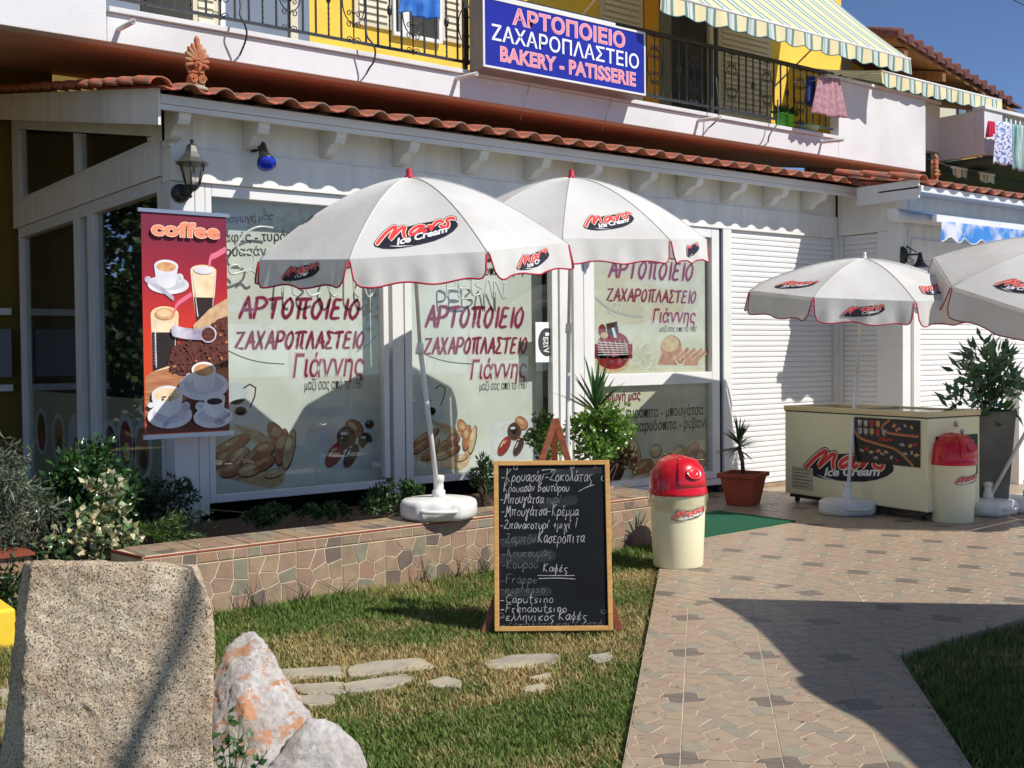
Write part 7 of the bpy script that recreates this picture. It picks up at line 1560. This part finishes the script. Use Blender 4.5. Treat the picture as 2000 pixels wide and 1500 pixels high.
# tall weeds against the wall
def weeds(px, py, hpx, n, lab):
    b = W(px, py, 1, 6.2); t = thing('weed', lab, 'weed', (b[0], b[1], 0)); mb = MB(); hh = hpx/F*8
    for i in range(n):
        e = np.array([b[0]+rng.normal()*.09, 6.19-abs(rng.normal())*.02, hh*rng.uniform(.5, 1.1)]); mb.tube([(b[0]+rng.normal()*.03, 6.17, 0), (b[0]*.5+e[0]*.5, 6.15, e[2]*.62), tuple(e)], [.003, .002, .0008], 4)
    obj('stalks', mb, mat('weed stalk', (.05, .085, .025), (.09, .07, .03), 8, rough=.7), t)
for a in ((488, 1190, 55, 9, 'dark weed standing against the low wall nearest to the granite block'), (590, 1175, 45, 8, 'weed clump against the low wall below the second tile'), (655, 1165, 40, 7, 'weed clump against the wall left of the parasol foot'), (820, 1150, 60, 9, 'arching dark weeds against the wall below the parasol foot'), (890, 1130, 50, 8, 'weeds against the wall just left of the chalkboard'), (940, 1120, 55, 10, 'tall weeds against the wall beside the chalkboard frame')): weeds(*a)
# dracaena in terracotta pot
pc = W(1452, 985, 2, 0); t = thing('potted_dracaena', 'small dracaena with spiky head in a square terracotta pot beside the shutter', 'potted plant', (pc[0], pc[1], 0))
ang = math.radians(20); r0, r1 = .125, .185; mb = MB()
def sq(r_, z): return [(pc[0]+r_*math.sqrt(2)*math.cos(ang+PI/4+j*PI/2), pc[1]+r_*math.sqrt(2)*math.sin(ang+PI/4+j*PI/2), z) for j in range(4)]
mb.add(sq(r0, 0)+sq(r1-.012, .27)+sq(r1+.012, .272)+sq(r1+.014, .315)+sq(r1-.012, .315)+sq(r1-.02, .27), [(3, 2, 1, 0)]+[(i*4+j, i*4+(j+1) % 4, (i+1)*4+(j+1) % 4, (i+1)*4+j) for i in range(5) for j in range(4)]+[(20, 21, 22, 23)]); bevel(obj('pot', mb, POTM, t), .008, 2)
mb = MB(); mb.add(sq(r1-.022, .285), [(0, 1, 2, 3)]); obj('potting_soil', mb, SOIL, t)
tp = W(1443, 872, 1, pc[1]); obj('trunk', MB().tube([(pc[0], pc[1], .28), (pc[0]-.015, pc[1], (tp[2]+.28)/2), tuple(tp)], [.022, .019, .022], 8), BARK, t)
strap_leaves(t, tp-np.array([0, 0, .04]), 84, .27, .019, .10, up0=-.35, up1=1.4, droop=.25, col_=(.035, .06, .025))
# potted palm tucked behind the nearest bin
pc = W(1262, 1050, 1, 6.05); t = thing('potted_palm', 'small spiky palm in a reddish pot half hidden behind the nearest litter bin', 'potted plant', (6.08, 5.98, 0))
obj('pot', MB().lathe([(.10, 0), (.14, .24), (.155, .245), (.155, .28), (.135, .28), (.13, .25)], n=20), POTM, t, local=True); strap_leaves(t, (6.08, 5.98, .30), 24, .20, .016, .06, up0=.1, up1=1.3, droop=.3, col_=(.03, .055, .02))
# tall grey planter with leafy shrub
pc = W(1952, 1008, 2, 0)+np.array([.25, .25, 0]); t = thing('tall_planter', 'tall tapered grey planter with a leafy green shrub behind the freezer end', 'planter', (pc[0], pc[1], 0))
ang = math.radians(35); mb = MB(); hh = .93
mb.add(sq(.15, 0)+sq(.215, hh)+sq(.20, hh)+sq(.19, hh-.06), [(3, 2, 1, 0)]+[(i*4+j, i*4+(j+1) % 4, (i+1)*4+(j+1) % 4, (i+1)*4+j) for i in range(3) for j in range(4)]+[(12, 13, 14, 15)]); bevel(obj('pot', mb, mat('grey stone planter', srgb(122, 120, 112), srgb(98, 98, 92), 4, rough=.7, bump=.2, bsc=30), t), .01, 2)
bushy(t, (pc[0]-.08, pc[1], hh+.25),   .42, .3, .40, 330, .15, .046, (.045, .13, .06), hi=(.10, .20, .09), phi=.25, clumps=34, up=.5, seed=11, mtl=GLOSSLEAF); twigs(t, (pc[0], pc[1], hh-.05), 16, .34, .55, .006)
bushy(t, (pc[0]+.25, pc[1]+.1, hh+.30), .3, .3, .42, 230, .15, .044, (.07, .16, .06), hi=(.14, .24, .09), phi=.3, clumps=22, up=.5, seed=12, mtl=GLOSSLEAF)
# white square column at the right edge behind the spare foot
cx_ = W(1992, 900, 1, 6.4); o = obj('white_post', MB().box(cx_[0]-.02, cx_[0]+.14, 6.4, 6.54, 0, 1.15), WHITE); tag(o, 'white square post beside the tall grey planter at the right edge', 'post')
# overhead wire in the sky
o = obj('overhead_cable', MB().tube([W(1900, -40, 1, 14), W(2060, 40, 1, 14)], .012, 5), BLACK); tag(o, 'thin dark cable crossing the top right corner of the sky', 'cable')
# ================================================================== OUT OF FRAME: garden trees and added hedge left, added shade sail right, tree behind the camera
def tree(name, label, c, hgt, R_, n, seed, leaf=.13, colr=(.04, .085, .02), limb=None):
    t = thing(name, label, 'tree', c); mb = MB(); c = Vector(c)
    mb.tube([c, c+Vector((.05, .03, hgt*.3)), c+Vector((.0, .08, hgt*.62))], [.16, .13, .08], 10)
    r = np.random.default_rng(seed)
    ends = []
    for i in range(10):
        a = r.uniform(0, 2*PI); b0_ = c+Vector((0, .05, hgt*r.uniform(.35, .6))); e = b0_+Vector((math.cos(a)*R_*.75, math.sin(a)*R_*.75, hgt*r.uniform(.1, .32))); mb.tube([b0_, (b0_+e)/2+Vector((0, 0, .15)), e], [.05, .035, .015], 6)
        ends.append(e)
    obj('trunk', mb, BARK, t)
    bushy(t, tuple(c+Vector((0, 0, hgt*.68))), R_, R_, hgt*.33, n, leaf, leaf*.55, colr, hi=tuple(x*1.9 for x in colr), phi=.25, clumps=46, seed=seed, name='crown'); return t
tree('garden_tree', 'leafy garden tree beyond the left side of the shop', (-2.6, 10.5, -.08), 6.5, 2.4, 9000, 3)
tree('garden_tree', 'second leafy garden tree further back on the left', (-1.2, 15.5, -.08), 7.0, 2.6, 8000, 4)
tree('garden_tree', 'third leafy garden tree nearest to the left edge of the lawn', (-3.4, 6.0, -.08), 5.5, 1.9, 7000, 5)
tree('garden_tree', 'broad garden tree at the far end of the side yard', (-5.0, 20.5, -.08), 8.0, 3.2, 9000, 6, .2)
tree('garden_tree', 'dense garden tree behind the side yard left of the broad one', (-8.5, 25.5, -.08), 9.0, 3.6, 9000, 7, .22)
tree('garden_tree', 'tall garden tree closing the left side of the yard', (-7.5, 15, -.08), 8.0, 3.2, 9000, 8, .2)
for i, (hx, hy) in enumerate(((1.9, 19.0), (.1, 19.5), (-1.8, 19.2), (-3.8, 19.8), (-6.0, 19.5))):  # unseen hedge added to darken the side glass reflections and side wall
    t = thing('reflection_hedge', 'unseen added hedge plant in the side yard, %s' % ('closest to the shop wall', 'second from the shop wall', 'in the middle of its row', 'second from the open end', 'at the open end of its row')[i], 'hedge', (hx, hy, -.08), 'unseen hedge plants added for dark reflections')
    twigs(t, (hx, hy, -.1), 8, .8, 3.4, .03); bushy(t, (hx, hy, 4.2), 1.5, 1.2, 4.6, 15000, .22, .12, (.035, .075, .02), hi=(.08, .14, .04), phi=.25, seed=60+i, shell=.3)
# unseen sail, added and shaped to cast the shadow across the path
Hs = 2.05; sv = Vector(SUN); off = Vector((sv.x, sv.y, 0))*(Hs/sv.z)
edge = [(1386, 1168), (1420, 1186), (1460, 1209), (1500, 1245), (1530, 1276), (1548, 1298), (1573, 1319), (1557, 1326), (1566, 1340), (1590, 1357), (1640, 1385), (1677, 1402), (1712, 1424), (1760, 1466), (1800, 1504), (1840, 1560)]
sh = [W(x, y, 2, 0) for x, y in edge]; far = [W(x, y, 2, 0) for x, y in ((2400, 1186), (2000, 1181), (1700, 1176))]
pl = [(p[0]+off.x, p[1]+off.y) for p in sh]+[(9.5+off.x, -1.5+off.y)]+[(p[0]+off.x, p[1]+off.y) for p in far]
t = thing('added_shade_sail', 'unseen dark canvas shade sail added to cast the shadow on the path', 'shade sail', (pl[0][0], pl[0][1], Hs))
obj('canvas', MB().prism(pl, idf, Hs, Hs+.012), mat('dark canvas', srgb(84, 84, 86), None, rough=.9), t)
for x, y in ((9.8, -3.6), (11.5, .0), (7.9, -2.6)): obj('sail_post', MB().tube([(x, y, -.1), (x, y, Hs)], .04, 8), WHITE, t)
for k_, (tx, ty, lab) in enumerate(((9, -13, 'street tree behind the viewer opposite the bakery windows'), (16, -15, 'street tree behind the viewer opposite the glass door'), (24, -14, 'street tree behind the viewer opposite the roller shutters'))): tree('street_tree', lab, (tx, ty, -.08), 5.5, 2.4, 5000, 80+k_, .24)
# tree whose limb draws a soft shadow over the granite block
bt_ = thing('street_tree', 'thin tree behind the viewer whose limb shades the granite block', 'tree', (4.6, -5.4, -.08))
A1, A2 = WD(388, 1120, 3.72), WD(225, 1510, 3.70); Lb = 6.2
A1 = Vector(A1)+sv*Lb; A2 = Vector(A2)+sv*Lb; dd = (A2-A1)
obj('trunk', MB().tube([(4.6, -5.4, -.1), (4.5, -5.0, 2.2), tuple(A2+dd*.4), tuple(A2), tuple((A1+A2)/2+Vector((.03, 0, .03))), tuple(A1), tuple(A1-dd*.6)], [.11, .09, .06, .032, .03, .028, .012], 8), BARK, bt_)
